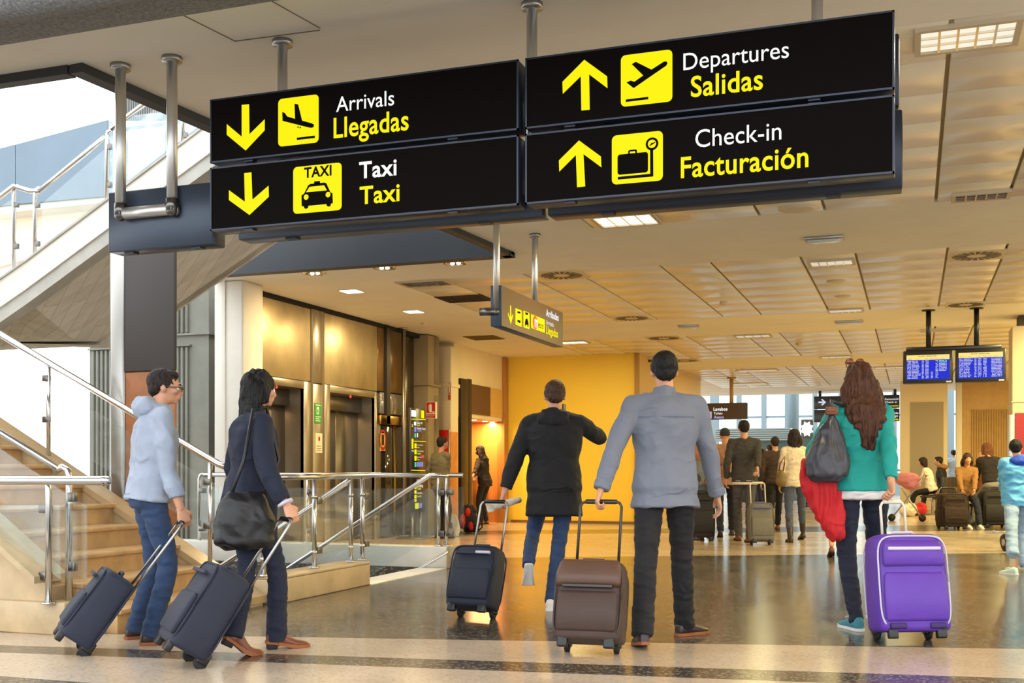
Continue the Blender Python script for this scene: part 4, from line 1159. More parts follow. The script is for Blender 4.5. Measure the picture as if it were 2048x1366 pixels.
mb = MB(); faces(mb, [(1637, 803), (1646, 803), (1642, 799), (1645, 798), (1652, 804.5), (1645, 811), (1642, 810), (1646, 806), (1637, 806)], .006, c=FY_); mb.build('arrow', lit('lit_pale_lilac', (.75, .75, 1, 1), .9), t)
text_on(t, 'lettering', 'Facturació', (1770, 800), (1797, 800), WHT, .01, .006, .9, c=FY_)
text_on(t, 'lettering', 'Check in', (1770, 806), (1794, 806), WHT, 0, .006, .9, c=FY_)
text_on(t, 'lettering', 'Facturación', (1770, 813), (1797, 813), YEL, .01, .006, .9, c=FY_)
for px in (1640, 1790):
    x = onY(px, 790, FY_ + .1).x
    MB().cyl((x, FY_ + .1, a.z), (x, FY_ + .1, max(CEIL, a.z + .03)), .04, 10).build('hanger', DARKSTEEL, t)
t2, a2 = far_sign('lower dark far sign with yellow lettering at its right end', 1628, 1799, 820, 842)
for px in (1640, 1790):
    x = onY(px, 790, FY_ + .1).x
    MB().cyl((x, FY_ + .1, a2.z), (x, FY_ + .1, a.z - .44), .04, 10).build('hanger', DARKSTEEL, t2)
text_on(t2, 'lettering', 'Recollida', (1772, 828), (1797, 828), WHT, .01, .006, .9, c=FY_)
text_on(t2, 'lettering', 'Baggage', (1772, 834), (1796, 834), WHT, 0, .006, .9, c=FY_)
text_on(t2, 'lettering', 'Recogida', (1772, 840.5), (1797, 840.5), YEL, .01, .006, .9, c=FY_)

# ------------------------------------------------------------------ flight screens
SCY = 16.5
t = thing('screen_mount', 'black ceiling mount of two posts and a bar carrying the flight screens', 'screen mount', (.5, SCY, 2.7))
a, b_ = onY(1812, 692, SCY), onY(2003, 699, SCY)
zbar = onY(1905, 692, SCY).z
MB().rbox((a.x, SCY - .03, zbar - .06), (b_.x, SCY + .03, zbar), .006, seg=1).build('bar', BLACKPL, t)
for px in (1857, 1953):
    x = onY(px, 650, SCY).x
    MB().cyl((x, SCY, zbar - .01), (x, SCY, CEIL - .001), .034, 16).build('post', BLACKPL, t)
    MB().cyl((x, SCY, CEIL - .012), (x, SCY, CEIL), .09, 22).build('flange', BLACKPL, t)
SBLUE = lit('screen_blue', (.012, .03, .62, 1), 1.0)
SYEL = lit('screen_yellow', (1, .78, .25, 1), .95)
STXT = lit('screen_text', (.86, .86, .93, 1), .85)
rs = random.Random(3)
def flight_screen(label, tl, br, stl, sbr, right):
    a, b_ = onY(*tl, SCY - .06), onY(*br, SCY - .06)
    t = thing('flight_screen', label, 'screen', (a.x, SCY, b_.z), group='pair of flight information screens')
    MB().rbox((a.x, SCY - .055, b_.z), (b_.x, SCY + .12, zbar - .055), .012).build('housing', BLACKPL, t)
    fy = SCY - .058
    p, q = onY(*stl, fy), onY(*sbr, fy)
    w, h = q.x - p.x, p.z - q.z
    MB().box((p.x, fy, q.z), (q.x, fy + .006, p.z - h * .2)).build('blue_field', SBLUE, t)
    MB().box((p.x, fy, p.z - h * .2), (q.x, fy + .006, p.z)).build('yellow_header', SYEL, t)
    M = basis((p.x + w * .28, fy - .002, p.z - h * .075), (1, 0, 0), (0, 0, 1))
    mb = MB(); add_text(mb, 'SALIDAS / DEPARTURES', M, width=w * .42, bold=.01)
    for u, s in ((.04, 'HORA'), (.22, 'DESTINO'), (.42, 'VUELO'), (.55, 'MOST'), (.66, 'PUERTA'), (.80, 'OBSERVA')):
        add_text(mb, s, basis((p.x + w * u, fy - .002, p.z - h * .17), (1, 0, 0), (0, 0, 1)), width=w * .08)
    mb.build('lettering', INK, t)
    mb = MB(); n = 13
    for r in range(n):
        z = p.z - h * (.235 + .74 * r / n); hh = h * .028
        for u, ww in ((.02, .09), (.12, .12 + .12 * rs.random()), (.36, .05), (.44, .08)) + (((.56, .08), (.74, .2), (.93, .05)) if right else (((.68, .06), (.76, .18)) if r < 8 else ((.68, .06), (.57, .05)))):
            n2 = max(2, int(ww * 60)); cw = w * ww / n2
            for c_ in range(n2):
                if rs.random() < .9: mb.box((p.x + w * u + c_ * cw, fy - .002, z - hh), (p.x + w * u + (c_ + .72) * cw, fy, z))
    mb.build('flight_lettering', STXT, t)
    if not right:
        z = p.z - h * .275
        MB().box((p.x + w * .76, fy - .0025, z - h * .05), (p.x + w * .94, fy, z)).build('green_row', lit('screen_green', (.05, .6, .5, 1), .9), t)
    MB().box((b_.x - .09, SCY - .0575, b_.z + .006), (b_.x - .02, SCY - .05, b_.z + .026)).build('badge', mat('badge_grey', rgb(190, 190, 190), .4), t)
flight_screen('left-hand flight screen of the hanging pair, nearer the woman', (1806, 704), (1906, 765), (1813, 711), (1899, 758), False)
flight_screen('flight screen of the hanging pair nearest the pale column', (1911, 697), (2012, 762), (1917, 706), (2006, 755), True)

# ------------------------------------------------------------------ directory totem and small notices by the lifts
b0 = G(826, 1078)
DX = b0.x
t = thing('directory_sign', 'narrow black floor directory listing levels in white and yellow by the steel pole', 'sign', (DX, b0.y, 0))
dy0, dy1 = onX(822, 900, DX).y, onX(851, 900, DX).y
dz1, dz0 = onX(822, 815, DX).z, onX(830, 1024, DX).z
MB().rbox((DX - .07, dy0, dz0), (DX, dy1, dz1), .006, seg=1).build('panel', mat('directory_black', rgb(36, 33, 30), .35), t)
for y in (dy0 + .12, dy1 - .12): MB().cyl((DX - .035, y, .02), (DX - .035, y, dz0 + .02), .024, 12).build('pole', STEEL_DULL, t)
MB().rbox((DX - .22, dy0 - .05, 0), (DX + .18, dy1 + .05, .025), .008).build('base', STEEL_DULL, t)
K = (780, 800, 4.268); kw = dict(plane='X', c=DX)
PUR = lit('lit_purple', (.36, .34, .95, 1), .8); GRN = lit('lit_green', (.15, .75, .35, 1), .8)
def icons(m, rects):
    mb = MB()
    for (x0, y0_, x1, y1_) in rects:
        rect_px(mb, sc_([(x0, y0_)], *K)[0], sc_([(x1, y1_)], *K)[0], .008, .003, **kw)
    return mb.build('pictograms', m, t)
icons(WHT, [(180, 85, 222, 145), (203, 185, 222, 218), (230, 282, 238, 318)])
icons(YEL, [(264, 88, 290, 156), (207, 370, 225, 412), (207, 422, 225, 464), (207, 475, 225, 518), (207, 730, 225, 760), (207, 770, 225, 800), (207, 810, 225, 840), (207, 845, 225, 870), (212, 880, 245, 928)])
icons(PUR, [(206, 230, 222, 272), (230, 528, 243, 570), (248, 528, 262, 570), (266, 528, 281, 570), (250, 880, 272, 920)])
icons(GRN, [(207, 284, 222, 320), (209, 530, 224, 572)])
icons(lit('lit_red_small', (.9, .1, .1, 1), .8), [(264, 472, 290, 494)])
for y in (163, 351, 599):
    mb = MB(); faces(mb, sc_([(180, y - 3), (304, y + 1), (304, y + 7), (180, y + 3)], *K), .003, **kw); mb.build('rule', YEL, t)
for s, x0, y_, x1, m in (('2', 181, 228, 196, YEL), ('1', 183, 415, 198, YEL), ('0', 184, 655, 198, YEL), ('PB', 184, 440, 202, WHT),
                         ('Sales VIP', 228, 205, 276, WHT), ('Sala VIP', 228, 222, 255, YEL), ('Capella Chapel', 228, 250, 300, WHT), ('Capilla', 228, 268, 268, PUR),
                         ('Sortides Departures', 228, 388, 280, WHT), ('Salidas', 228, 410, 250, YEL), ('Arribades Arrivals', 228, 440, 284, WHT), ('Llegadas', 228, 462, 262, YEL),
                         ('Metro Train', 228, 492, 264, WHT), ('Tren', 228, 515, 250, YEL), ('Parking', 228, 742, 280, WHT), ('Taxi', 228, 765, 262, YEL), ('Autobus', 228, 800, 272, WHT), ('Coches', 228, 828, 266, YEL), ('Lavabos', 228, 690, 266, WHT)):
    text_on(t, 'lettering', s, sc_([(x0, y_)], *K)[0], sc_([(x1, y_ + 1)], *K)[0], m, .012, .0035, .42 if len(s) < 3 else .8, **kw)
# extinguisher sign flagged off the pier
SGR = mat('sign_red', rgb(178, 24, 24), .45); SGW = mat('sign_cream', rgb(236, 226, 196), .5)
EY = 16.52
a, b_ = onY(852, 804, EY), onY(871, 837, EY)
t = thing('fire_extinguisher_sign', 'red wall sign with a white extinguisher figure beside the directory', 'sign', ((a.x + b_.x) / 2, EY, b_.z))
MB().box((a.x, EY, b_.z), (b_.x, EY + .07, a.z)).build('plate', SGW, t)
w, h = b_.x - a.x, a.z - b_.z
MB().box((a.x + .006, EY - .002, b_.z + h * .32), (b_.x - .006, EY, a.z - .006)).box((a.x + .006, EY - .002, b_.z + .006), (b_.x - .006, EY, b_.z + h * .27)).build('red_field', SGR, t)
mb = MB()
M = basis((a.x, EY - .004, b_.z), (1, 0, 0), (0, 0, 1))
poly2(mb, [(w * x, h * y) for x, y in ((.36, .38), (.62, .38), (.62, .78), (.58, .84), (.53, .86), (.53, .9), (.46, .9), (.46, .86), (.40, .84), (.36, .78))], M)
poly2(mb, [(w * x, h * y) for x, y in ((.46, .86), (.3, .82), (.24, .7), (.24, .5), (.28, .5), (.28, .69), (.33, .79), (.46, .83))], M)
poly2(mb, [(w * x, h * y) for x, y in ((.66, .36), (.92, .36), (.92, .42), (.66, .42))], M)
mb.build('extinguisher_figure', SGW, t)
mb = MB()
add_text(mb, 'EXTINTOR DE', basis((a.x + w * .12, EY - .004, b_.z + h * .17), (1, 0, 0), (0, 0, 1)), width=w * .76, bold=.015)
add_text(mb, 'INCENDIOS', basis((a.x + w * .16, EY - .004, b_.z + h * .06), (1, 0, 0), (0, 0, 1)), width=w * .66, bold=.015)
mb.build('lettering', SGW, t, fix=False)
a, b_ = onY(895, 764, 17.64), onY(902, 801, 17.64)
t = thing('fire_hose_sign', 'narrow red sign high on the cream cased column', 'sign', (a.x, 17.64, b_.z))
MB().box((a.x, 17.645, b_.z), (b_.x, 17.665, a.z)).build('plate', SGW, t)
MB().box((a.x + .008, 17.643, b_.z + .11), (b_.x - .008, 17.646, a.z - .01)).box((a.x + .008, 17.643, b_.z + .01), (b_.x - .008, 17.646, b_.z + .1)).build('red_field', mat('sign_red_faded', rgb(190, 84, 44), .5), t)
MB().box((a.x + .02, 17.641, a.z - .19), (b_.x - .02, 17.644, a.z - .05)).build('hose_figure', SGW, t)
# notices on the lift wall
def wall_notice(nm, label, tl, br, m, bits):
    a, b_ = onX(*tl, WALLX + .012), onX(*br, WALLX + .012)
    t = thing(nm, label, 'notice', (WALLX, a.y, b_.z), group='notices on the lift wall')
    MB().box((WALLX + .009, a.y, b_.z), (WALLX + .016, b_.y, a.z)).build('plate', m, t)
    w, h = b_.y - a.y, a.z - b_.z
    for nm2, m2, rects in bits:
        mb = MB()
        for (u0, v0, u1, v1) in rects: mb.box((WALLX + .015, a.y + w * u0, b_.z + h * v0), (WALLX + .0185, a.y + w * u1, b_.z + h * v1))
        mb.build(nm2, m2, t)
    return t, a, w, h, b_
NG = mat('notice_green', rgb(40, 150, 70), .5); NC = mat('notice_cream', rgb(232, 214, 178), .5); NO = mat('notice_orange', rgb(238, 186, 96), .5); NB = mat('notice_black', rgb(30, 28, 26), .5)
wall_notice('lift_notice', 'tall green notice with a white figure between the two lifts', (629, 806), (642, 847), NG, [('white_figure', SGW, [(.3, .45, .62, .82), (.12, .88, .88, .93), (.12, .3, .88, .34), (.12, .2, .7, .24), (.12, .1, .8, .14)]), ('black_figure', NB, [(.4, .5, .52, .7)])])
wall_notice('lift_notice', 'cream notice with a red mark below the green one', (631, 866), (644, 906), NC, [('red_mark', SGR, [(.4, .62, .66, .82)]), ('text_lines', NB, [(.15, .34, .85, .36), (.15, .22, .85, .24), (.15, .12, .85, .14)])])
t, a, w, h, b_ = wall_notice('lift_notice', 'orange notice with a red prohibition ring on the dark glazing', (760, 866), (770, 902), NO, [('text_lines', SGR, [(.12, .08, .88, .12), (.12, .17, .88, .21)])])
c = V((WALLX + .018, a.y + w * .5, b_.z + h * .62))
mb = MB()
n = 24
ri = [V((c.x, c.y + .085 * math.cos(2 * PI * k / n), c.z + .085 * math.sin(2 * PI * k / n) * 1.4)) for k in range(n)]
ro = [V((c.x, c.y + .115 * math.cos(2 * PI * k / n), c.z + .115 * math.sin(2 * PI * k / n) * 1.4)) for k in range(n)]
mb.add(ri + ro, [(k, (k + 1) % n, n + (k + 1) % n, n + k) for k in range(n)])
mb.build('ring', SGR, t)
MB().box((c.x - .001, c.y - .04, c.z - .08), (c.x + .001, c.y + .04, c.z + .08)).build('lift_figure', NB, t)
# brown poster above the shop and the red stand
a, b_ = onX(940, 768, WALLX), onX(978, 832, WALLX)
t = thing('shop_poster', 'plain dark brown poster over the lit shop niche', 'poster', (WALLX, a.y, b_.z))
MB().box((WALLX + .002, a.y, b_.z), (WALLX + .03, b_.y, a.z)).build('board', mat('dark_brown_poster', rgb(92, 58, 42), .5), t)
MB().box((WALLX + .002, b_.y + .0, b_.z), (WALLX + .02, wy(1003), a.z)).build('side_board', mat('tan_board', rgb(206, 164, 90), .55), t)
a = onY(877, 860, 17.3); bx = onY(898, 900, 17.3).x; 
t = thing('display_stand', 'bright red display stand with an orange side by the cream column', 'display stand', ((a.x + bx) / 2, 17.4, 0))
MB().rbox((a.x, 17.3, 0), (bx, 17.34, a.z), .006).build('red_panel', mat('glossy_red', rgb(200, 22, 16), .3), t)
MB().rbox((bx - .005, 17.3, 0), (bx + .03, 17.62, a.z - .03), .006).build('side_panel', mat('orange_side', rgb(206, 128, 62), .4, var=.2, vscale=5), t)
MB().rbox((bx - .01, 17.285, 0), (bx + .012, 17.305, a.z + .01), .004).build('edge_trim', STEEL, t)
# ================================================================== PEOPLE: how a figure is made
def smooth_union(mb, voxel, smooth=6, fold=0.0, fscale=(7, 7, 14), seed=0.0, fine=0.0):
    """one continuous surface out of overlapping shapes; folds pushes cloth creases into it"""
    me = bpy.data.meshes.new('surface')
    me.from_pydata([tuple(p) for p in mb.v], [], mb.f)
    bm = bmesh.new(); bm.from_mesh(me); bmesh.ops.recalc_face_normals(bm, faces=bm.faces[:]); bm.to_mesh(me); bm.free()
    o = bpy.data.objects.new('surface', me); COL.objects.link(o)
    r = o.modifiers.new('r', 'REMESH'); r.mode = 'VOXEL'; r.voxel_size = voxel; r.use_smooth_shade = True
    if smooth:
        q = o.modifiers.new('s', 'SMOOTH'); q.factor = .5; q.iterations = smooth
    dg = bpy.context.evaluated_depsgraph_get(); dg.update()
    ev = o.evaluated_get(dg); me2 = ev.to_mesh()
    vs = [v.co.copy() for v in me2.vertices]; ns = [v.normal.copy() for v in me2.vertices]
    fs = [list(p.vertices) for p in me2.polygons]
    ev.to_mesh_clear(); bpy.data.objects.remove(o); bpy.data.meshes.remove(me)
    if fold:
        sx, sy, sz = fscale
        for i, p in enumerate(vs):
            q = V((p.x * sx + seed, p.y * sy + seed * 1.7, p.z * sz - seed))
            a = mnoise.noise(q); b_ = mnoise.noise(q * 2.1 + V((5, 3, 1)))
            c_ = mnoise.noise(q * 1.3 + V((9, 1, 4)) + V((q.y, q.z, q.x)) * .5)
            w = (.55 - abs(a) * 2.0) * .75 + (.4 - abs(c_) * 1.8) * .55 + b_ * .30
            vs[i] = p + ns[i] * (fold * 1.6 * w)
    out = MB(); out.add(vs, fs, 0, True)
    return out
def loft(mb, rings, n=20, ex=2.4):
    """rings: (centre, half-width vector, half-depth vector)"""
    rr = []
    for c, a, b_ in rings:
        c = V(c); a = V(a); b_ = V(b_); ring = []
        for k in range(n):
            t_ = 2 * PI * k / n; cs, sn = math.cos(t_), math.sin(t_)
            ring.append(c + a * math.copysign(abs(cs) ** (2 / ex), cs) + b_ * math.copysign(abs(sn) ** (2 / ex), sn))
        rr.append(ring)
    return mb.ring_loft(rr)
def limb(mb, pts, rad, n=14, caps=(True, True)):
    """a tapering limb bent softly at its joints"""
    P2 = []; R2 = []
    for i in range(len(pts) - 1):
        for k in range(4):
            u = k / 4
            P2.append(V(pts[i]).lerp(V(pts[i + 1]), u)); R2.append(rad[i] * (1 - u) + rad[i + 1] * u)
    P2.append(V(pts[-1])); R2.append(rad[-1])
    for _ in range(1):
        Q = [p.copy() for p in P2]
        for i in range(1, len(P2) - 1): P2[i] = (Q[i - 1] + Q[i] * 2 + Q[i + 1]) / 4
    mb.tube(P2, R2, n)
    if caps[0]: mb.ell(P2[0], (R2[0],) * 3, n=12)
    if caps[1]: mb.ell(P2[-1], (R2[-1],) * 3, n=12)
    return mb
def two_bone(a, c, l1, l2, pole):
    a, c, pole = V(a), V(c), V(pole)
    d = c - a; L = d.length
    if L > (l1 + l2) * .999: c = a + d.normalized() * (l1 + l2) * .999; d = c - a; L = d.length
    x = (l1 * l1 - l2 * l2 + L * L) / (2 * L)
    h = math.sqrt(max(l1 * l1 - x * x, 0))
    u = d / L; pv = pole - u * pole.dot(u)
    if pv.length < 1e-5: pv = V((0, 1, 0)) - u * u.y
    return a + u * x + pv.normalized() * h, c
SKIN = mat('skin', rgb(206, 150, 118), .5, var=.05, vscale=12)
SKIN_D = mat('skin_tan', rgb(176, 118, 86), .5, var=.05, vscale=12)
def hairmat(name, col, hi=1.6):
    m = mat(name, col, .58, var=.5, vscale=22, bump=.5, bscale=60, stretch=(3.5, 3.5, .35), spec=.3)
    return m
HAIR_DK = hairmat('dark_brown_hair', rgb(38, 27, 22)); HAIR_BK = hairmat('black_hair', rgb(22, 19, 18)); HAIR_BR = hairmat('chestnut_hair', rgb(74, 44, 30)); HAIR_MB = hairmat('brown_hair', rgb(70, 48, 34)); HAIR_GR = hairmat('greying_hair', rgb(96, 84, 72))
def cloth(name, col, rough=.85, var=.08, vscale=9, bump=.15, bscale=220, crease=.85, cscale=6.5, **k):
    fresh = name not in MATS
    m = mat(name, col, rough, var=var, vscale=vscale, bump=bump, bscale=bscale, sheen=.03, **k)
    if fresh and crease:                         # soft creases of worn cloth
        N = m.node_tree.nodes; L = m.node_tree.links; b = N['Principled BSDF']
        wv = N['Bump']
        tc = N.new('ShaderNodeTexCoord'); mp = N.new('ShaderNodeMapping'); mp.inputs['Scale'].default_value = (1, 1, 1.5); mp.inputs['Rotation'].default_value = (.5, .35, .2)
        L.new(tc.outputs['Object'], mp.inputs[0])
        n = N.new('ShaderNodeTexNoise'); n.noise_type = 'RIDGED_MULTIFRACTAL'
        n.inputs['Scale'].default_value = cscale; n.inputs['Detail'].default_value = 2.0; n.inputs['Distortion'].default_value = .9
        L.new(mp.outputs[0], n.inputs['Vector'])
        bp = N.new('ShaderNodeBump'); bp.inputs['Strength'].default_value = crease; bp.inputs['Distance'].default_value = .022
        L.new(n.outputs['Fac'], bp.inputs['Height']); L.new(wv.outputs[0], bp.inputs['Normal']); L.new(bp.outputs[0], b.inputs['Normal'])
    return m
JEANS = cloth('blue_denim', rgb(44, 64, 98), var=.22, vscale=5)
JEANS_DK = cloth('dark_denim', rgb(24, 30, 50), var=.18, vscale=5)
JEANS_LT = cloth('light_denim', rgb(142, 166, 196), var=.15, vscale=5)
TROUS_BK = cloth('black_trousers', rgb(25, 24, 27), var=.15)
LEATHER_BR = mat('brown_leather', rgb(112, 56, 30), .38, var=.15); LEATHER_DK = mat('dark_leather', rgb(48, 34, 28), .38, var=.15); SOLE_W = mat('white_sole', rgb(226, 224, 218), .6); SOLE_D = mat('dark_sole', rgb(34, 28, 24), .7); SOLE_T = mat('tan_welt', rgb(150, 86, 46), .6)
EYEW = mat('eye_white', rgb(232, 228, 220), .25); 

class Figure:
    def __init__(self, label, loc, rotz, H=1.74, fem=False, near=True, lean=.04, side=0.0, pelvis=(0, 0, 0), hipz=None, footL=None, footR=None, kneeL=(0, 1, 0), kneeR=(0, 1, 0),
                 handL=None, handR=None, elbL=None, elbR=None, head=(0, 0), skin=None, curl=(.3, .3), group=None, twist=0.0, thumbL=None, thumbR=None):
        self.t = thing('person', label, 'person', loc, rotz, group)
        self.M = MW[self.t.name]; self.Mi = self.M.inverted()
        s = self.s = H / 1.75; self.H = H; self.fem = fem; self.near = near
        self.vox = .0088 if near else .018
        self.skin = skin or SKIN
        hz = hipz if hipz is not None else .915 * s
        self.pel = V((pelvis[0], pelvis[1], hz + pelvis[2]))
        up = V((math.sin(side), math.sin(lean) * math.cos(side), math.cos(lean) * math.cos(side))).normalized()
        rt = V((1, 0, 0)); rt = (rt - up * rt.dot(up)).normalized()
        fw = up.cross(rt).normalized()
        self.up, self.rt, self.fw = up, rt, fw
        rt2 = rt * math.cos(twist) + fw * math.sin(twist); fw2 = fw * math.cos(twist) - rt * math.sin(twist)
        self.rt2, self.fw2 = rt2, fw2
        self.tl = .515 * s
        self.sh = self.pel + up * self.tl
        sw = (.158 if fem else .185) * s
        self.shL, self.shR = self.sh - rt2 * sw + up * -.01, self.sh + rt2 * sw + up * -.01
        hw = (.095 if fem else .09) * s
        self.hipL, self.hipR = self.pel - rt * hw, self.pel + rt * hw
        L1, L2 = .43 * s, .43 * s
        A1, A2 = .308 * s, .268 * s
        loc_ = lambda w, d: (self.Mi @ V(w)) if w is not None else d
        self.footspec = {}
        def foot(spec, dx):
            d = dict(pos=(dx, 0), z=0.0, pitch=0.0, yaw=0.0)
            if spec: d.update(spec)
            if 'world' in d: w = self.Mi @ V(d['world']); d['pos'] = (w.x, w.y); d['z'] = max(0.0, w.z) if d.get('usez') else d['z']
            return d
        fl, fr = foot(footL, -hw), foot(footR, hw)
        self.feet = (fl, fr)
        def ankle(d):
            a = d['yaw']; p = d['pitch']       # pitch lifts the heel about the ball of the foot
            fwd = V((-math.sin(a), math.cos(a), 0)); L = .15 * s
            ball = V((d['pos'][0], d['pos'][1], d['z'])) + fwd * L
            back = -fwd * math.cos(p) + V((0, 0, math.sin(p)))
            heel = ball + back * L
            return heel + fwd * .03 * s + V((0, 0, .085 * s)) * math.cos(p) + fwd * math.sin(p) * .03, ball, heel, fwd
        self.ank = []; self.knee = []
        for d, hip, pole in ((fl, self.hipL, kneeL), (fr, self.hipR, kneeR)):
            a, b_, h, f = ankle(d)
            k, a = two_bone(hip, a, L1, L2, pole)
            self.ank.append(a); self.knee.append(k); d['geo'] = (a, b_, h, f)
        self.elb = []; self.wr = []
        dl = self.shL + V((-.07, .02, -.53)) * s; dr = self.shR + V((.07, .02, -.53)) * s
        for w, dflt, shd, pole, sx in ((handL, dl, self.shL, elbL, -1), (handR, dr, self.shR, elbR, 1)):
            tgt = loc_(w, dflt)
            e, c = two_bone(shd, tgt, A1, A2, pole if pole else (sx * .45, -1, -.1))
            self.elb.append(e); self.wr.append(c)
        self.headc = self.sh + up * (.205 * s) + V((0, .028, 0)) * s
        self.hy, self.hp = head
        self.curl = curl; self.thumb = (thumbL, thumbR)
        self.head_m = Matrix.Translation(self.headc) @ Matrix.Rotation(self.hy, 4, 'Z') @ Matrix.Rotation(self.hp, 4, 'X')
        self._body()
    def build(self, name, mb, m, parent=None, label=None, **k):
        mb.v = [self.M @ p for p in mb.v]
        return mb.build(name, m, parent if parent is not None else self.t, label=label, fix=False, **k)
    def ring(self, t_, a, b_, oy=0.0, ox=0.0):
        u = min(max(t_, 0), 1)
        rt = self.rt.lerp(self.rt2, u).normalized(); fw = self.fw.lerp(self.fw2, u).normalized()
        c = self.pel + self.up * (self.tl * t_) + fw * oy * self.s + rt * ox * self.s
        return (c, rt * a * self.s, fw * b_ * self.s)
    def torso(self, mb, g=0.0, hem=None, flare=0.0, top=True, bulk=0.0):
        f = self.fem
        R = [(-.06, .150, .100, -.005), (.02, .168 if f else .163, .112, -.01), (.2, .150 if f else .158, .104, .0), (.42, .126 if f else .148, .092, .005), (.7, .150 if f else .172, .108, .0), (.88, .150 if f else .176, .098, -.008), (.98, .105 if f else .125, .074, -.012)]
        rings = []
        if hem is not None:
            R = [r for r in R if r[0] > hem + .05]
            base = [r for r in ((-9, .165, .115, -.01), (-.3, .165, .115, -.01), (-.06, .168, .118, -.01), (.02, .168, .112, -.01), (.2, .152, .104, 0), (.42, .135, .095, 0)) if r[0] <= hem + .06][-1]
            rings.append(self.ring(hem, base[1] + g + flare, base[2] + g + flare * .8, base[3]))
        for t_, a, b_, oy in R:
            fl = flare * max(0, (.35 - t_)) / .6
            rings.append(self.ring(t_, a + g + fl + bulk * (1 if .1 < t_ < .95 else .4), b_ + g + fl * .8 + bulk, oy))
        if top: rings.append(self.ring(1.07, .066 + g * .6, .064 + g * .6, -.005))
        return loft(mb, rings)
    def _hand(self, mb, i, size=1.0):
        s = self.s * size
        w, e = self.wr[i], self.elb[i]
        d = (w - e).normalized()
        th = V(self.thumb[i]) if self.thumb[i] else V((0, 1, 0.0)) + d * 0
        th = (th - d * th.dot(d))
        if th.length < .05: th = V((1 if i == 0 else -1, .2, 0)); th = th - d * th.dot(d)
        th.normalize()
        n = d.cross(th); n = -n if i == 0 else n      # towards the palm
        if i == 0: n = th.cross(d)
        else: n = d.cross(th)
        n.normalize()
        if (i == 0 and n.x < 0 or i == 1 and n.x > 0) and not self.thumb[i]: n = -n
        cu = self.curl[i]
        rings = []
        for u, a, b_ in ((-.01, .026, .020), (.02, .030, .017), (.05, .039, .0145), (.08, .041, .013), (.092, .036, .011)):
            rings.append((w + d * u * s, th * a * s, n * b_ * s))
        loft(mb, rings, n=16, ex=2.2)
        for k, (off, ln, r) in enumerate(((.030, .072, .0086), (.010, .080, .0090), (-.0105, .074, .0086), (-.030, .058, .0076))):
            p = w + d * .085 * s + th * off * s
            a = .10 + cu * .55; pts = [p - d * .02 * s, p]; q = p.copy(); ang = a + .05 * k * cu
            for seg in (.45, .32, .26):
                q = q + (d * math.cos(ang) + n * math.sin(ang) + th * off * (.5 if cu < .5 else 0)) * ln * seg * s
                pts.append(q.copy()); ang += cu * 1.15 + .10
            mb.tube(pts, [r * s, r * s, r * .97 * s, r * .92 * s, r * .7 * s], 10); mb.ell(pts[-1], (r * .72 * s,) * 3, n=8)
        p = w + d * .022 * s + th * .026 * s
        pts = [p, p + (th * .022 + d * .022 + n * .006) * s, p + (th * (.036 - .014 * cu) + d * .048 + n * (.012 + .02 * cu)) * s, p + (th * (.040 - .03 * cu) + d * .072 + n * (.016 + .034 * cu)) * s]
        mb.tube(pts, [.014 * s, .0125 * s, .0105 * s, .008 * s], 10); mb.ell(pts[-1], (.0082 * s,) * 3, n=8)
        return (w + d * .085 * s + n * .018 * s)
    def _body(self):
        s = self.s; mb = MB()
        self.torso(mb, -.012)
        limb(mb, [self.sh - self.up * .03, self.sh + self.up * .10 * s, self.headc - self.up * .04 * s], [.062 * s, .052 * s, .052 * s])
        for i, sh in enumerate((self.shL, self.shR)):
            limb(mb, [self.sh + (sh - self.sh) * .3, sh], [.05 * s, .05 * s])
            limb(mb, [sh, self.elb[i], self.wr[i]], [.046 * s, .037 * s, .025 * s])
        for i, h in enumerate((self.hipL, self.hipR)):
            limb(mb, [h, self.knee[i], self.ank[i]], [.074 * s, .050 * s, .036 * s])
        # head: skull, face, jaw, nose, brow, lips, ears
        Hm = self.head_m; k = s * (.97 if self.fem else 1.0)
        R3 = Hm.to_3x3()
        def e(c, r): mb.ell(Hm @ (V(c) * k), [q * k for q in r], n=16, M=R3)
        e((0, -.012, .028), (.074, .092, .084)); e((0, .022, -.012), (.062, .066, .082)); e((0, .034, -.062), (.046, .048, .042)); e((0, .068, -.088), (.022, .018, .018))
        e((0, .084, .020), (.050, .016, .016)); e((0, .098, -.020), (.012, .016, .024)); e((0, .104, -.034), (.016, .013, .012)); e((0, .087, -.062), (.024, .012, .010))
        for sx in (-1, 1): e((sx * .075, -.006, -.012), (.010, .020, .031)); e((sx * .040, .066, -.022), (.022, .020, .020))
        out = smooth_union(mb, .0085 if self.near else .014, 4)
        hb = MB(); self.grip = []
        for i in (0, 1): self.grip.append(self.M @ self._hand(hb, i))
        ho = smooth_union(hb, .0046 if self.near else .008, 2)
        out.add(ho.v, ho.f, 0, True)
        self.body = self.build('body', out, self.skin)
        if self.near or getattr(self, 'face', False):
            for sx in (-1, 1):
                m2 = MB(); m2.ell(Hm @ (V((sx * .032, .079, -.004)) * k), (.0125 * k,) * 3, n=12)
                ey = self.build('eye', m2, EYEW)
                m3 = MB(); m3.ell(Hm @ (V((sx * .032, .0895, -.004)) * k), (.006 * k, .003 * k, .006 * k), n=10, M=R3)
                self.build('iris', m3, mat('dark_iris', rgb(50, 34, 24), .2), ey)
            m2 = MB()
            for sx in (-1, 1): m2.tube([Hm @ (V((sx * a, b_, c)) * k) for a, b_, c in ((.016, .098, .018), (.034, .095, .024), (.050, .082, .018))], [.003 * k, .004 * k, .002 * k], 6)
            self.build('eyebrows', m2, HAIR_DK)
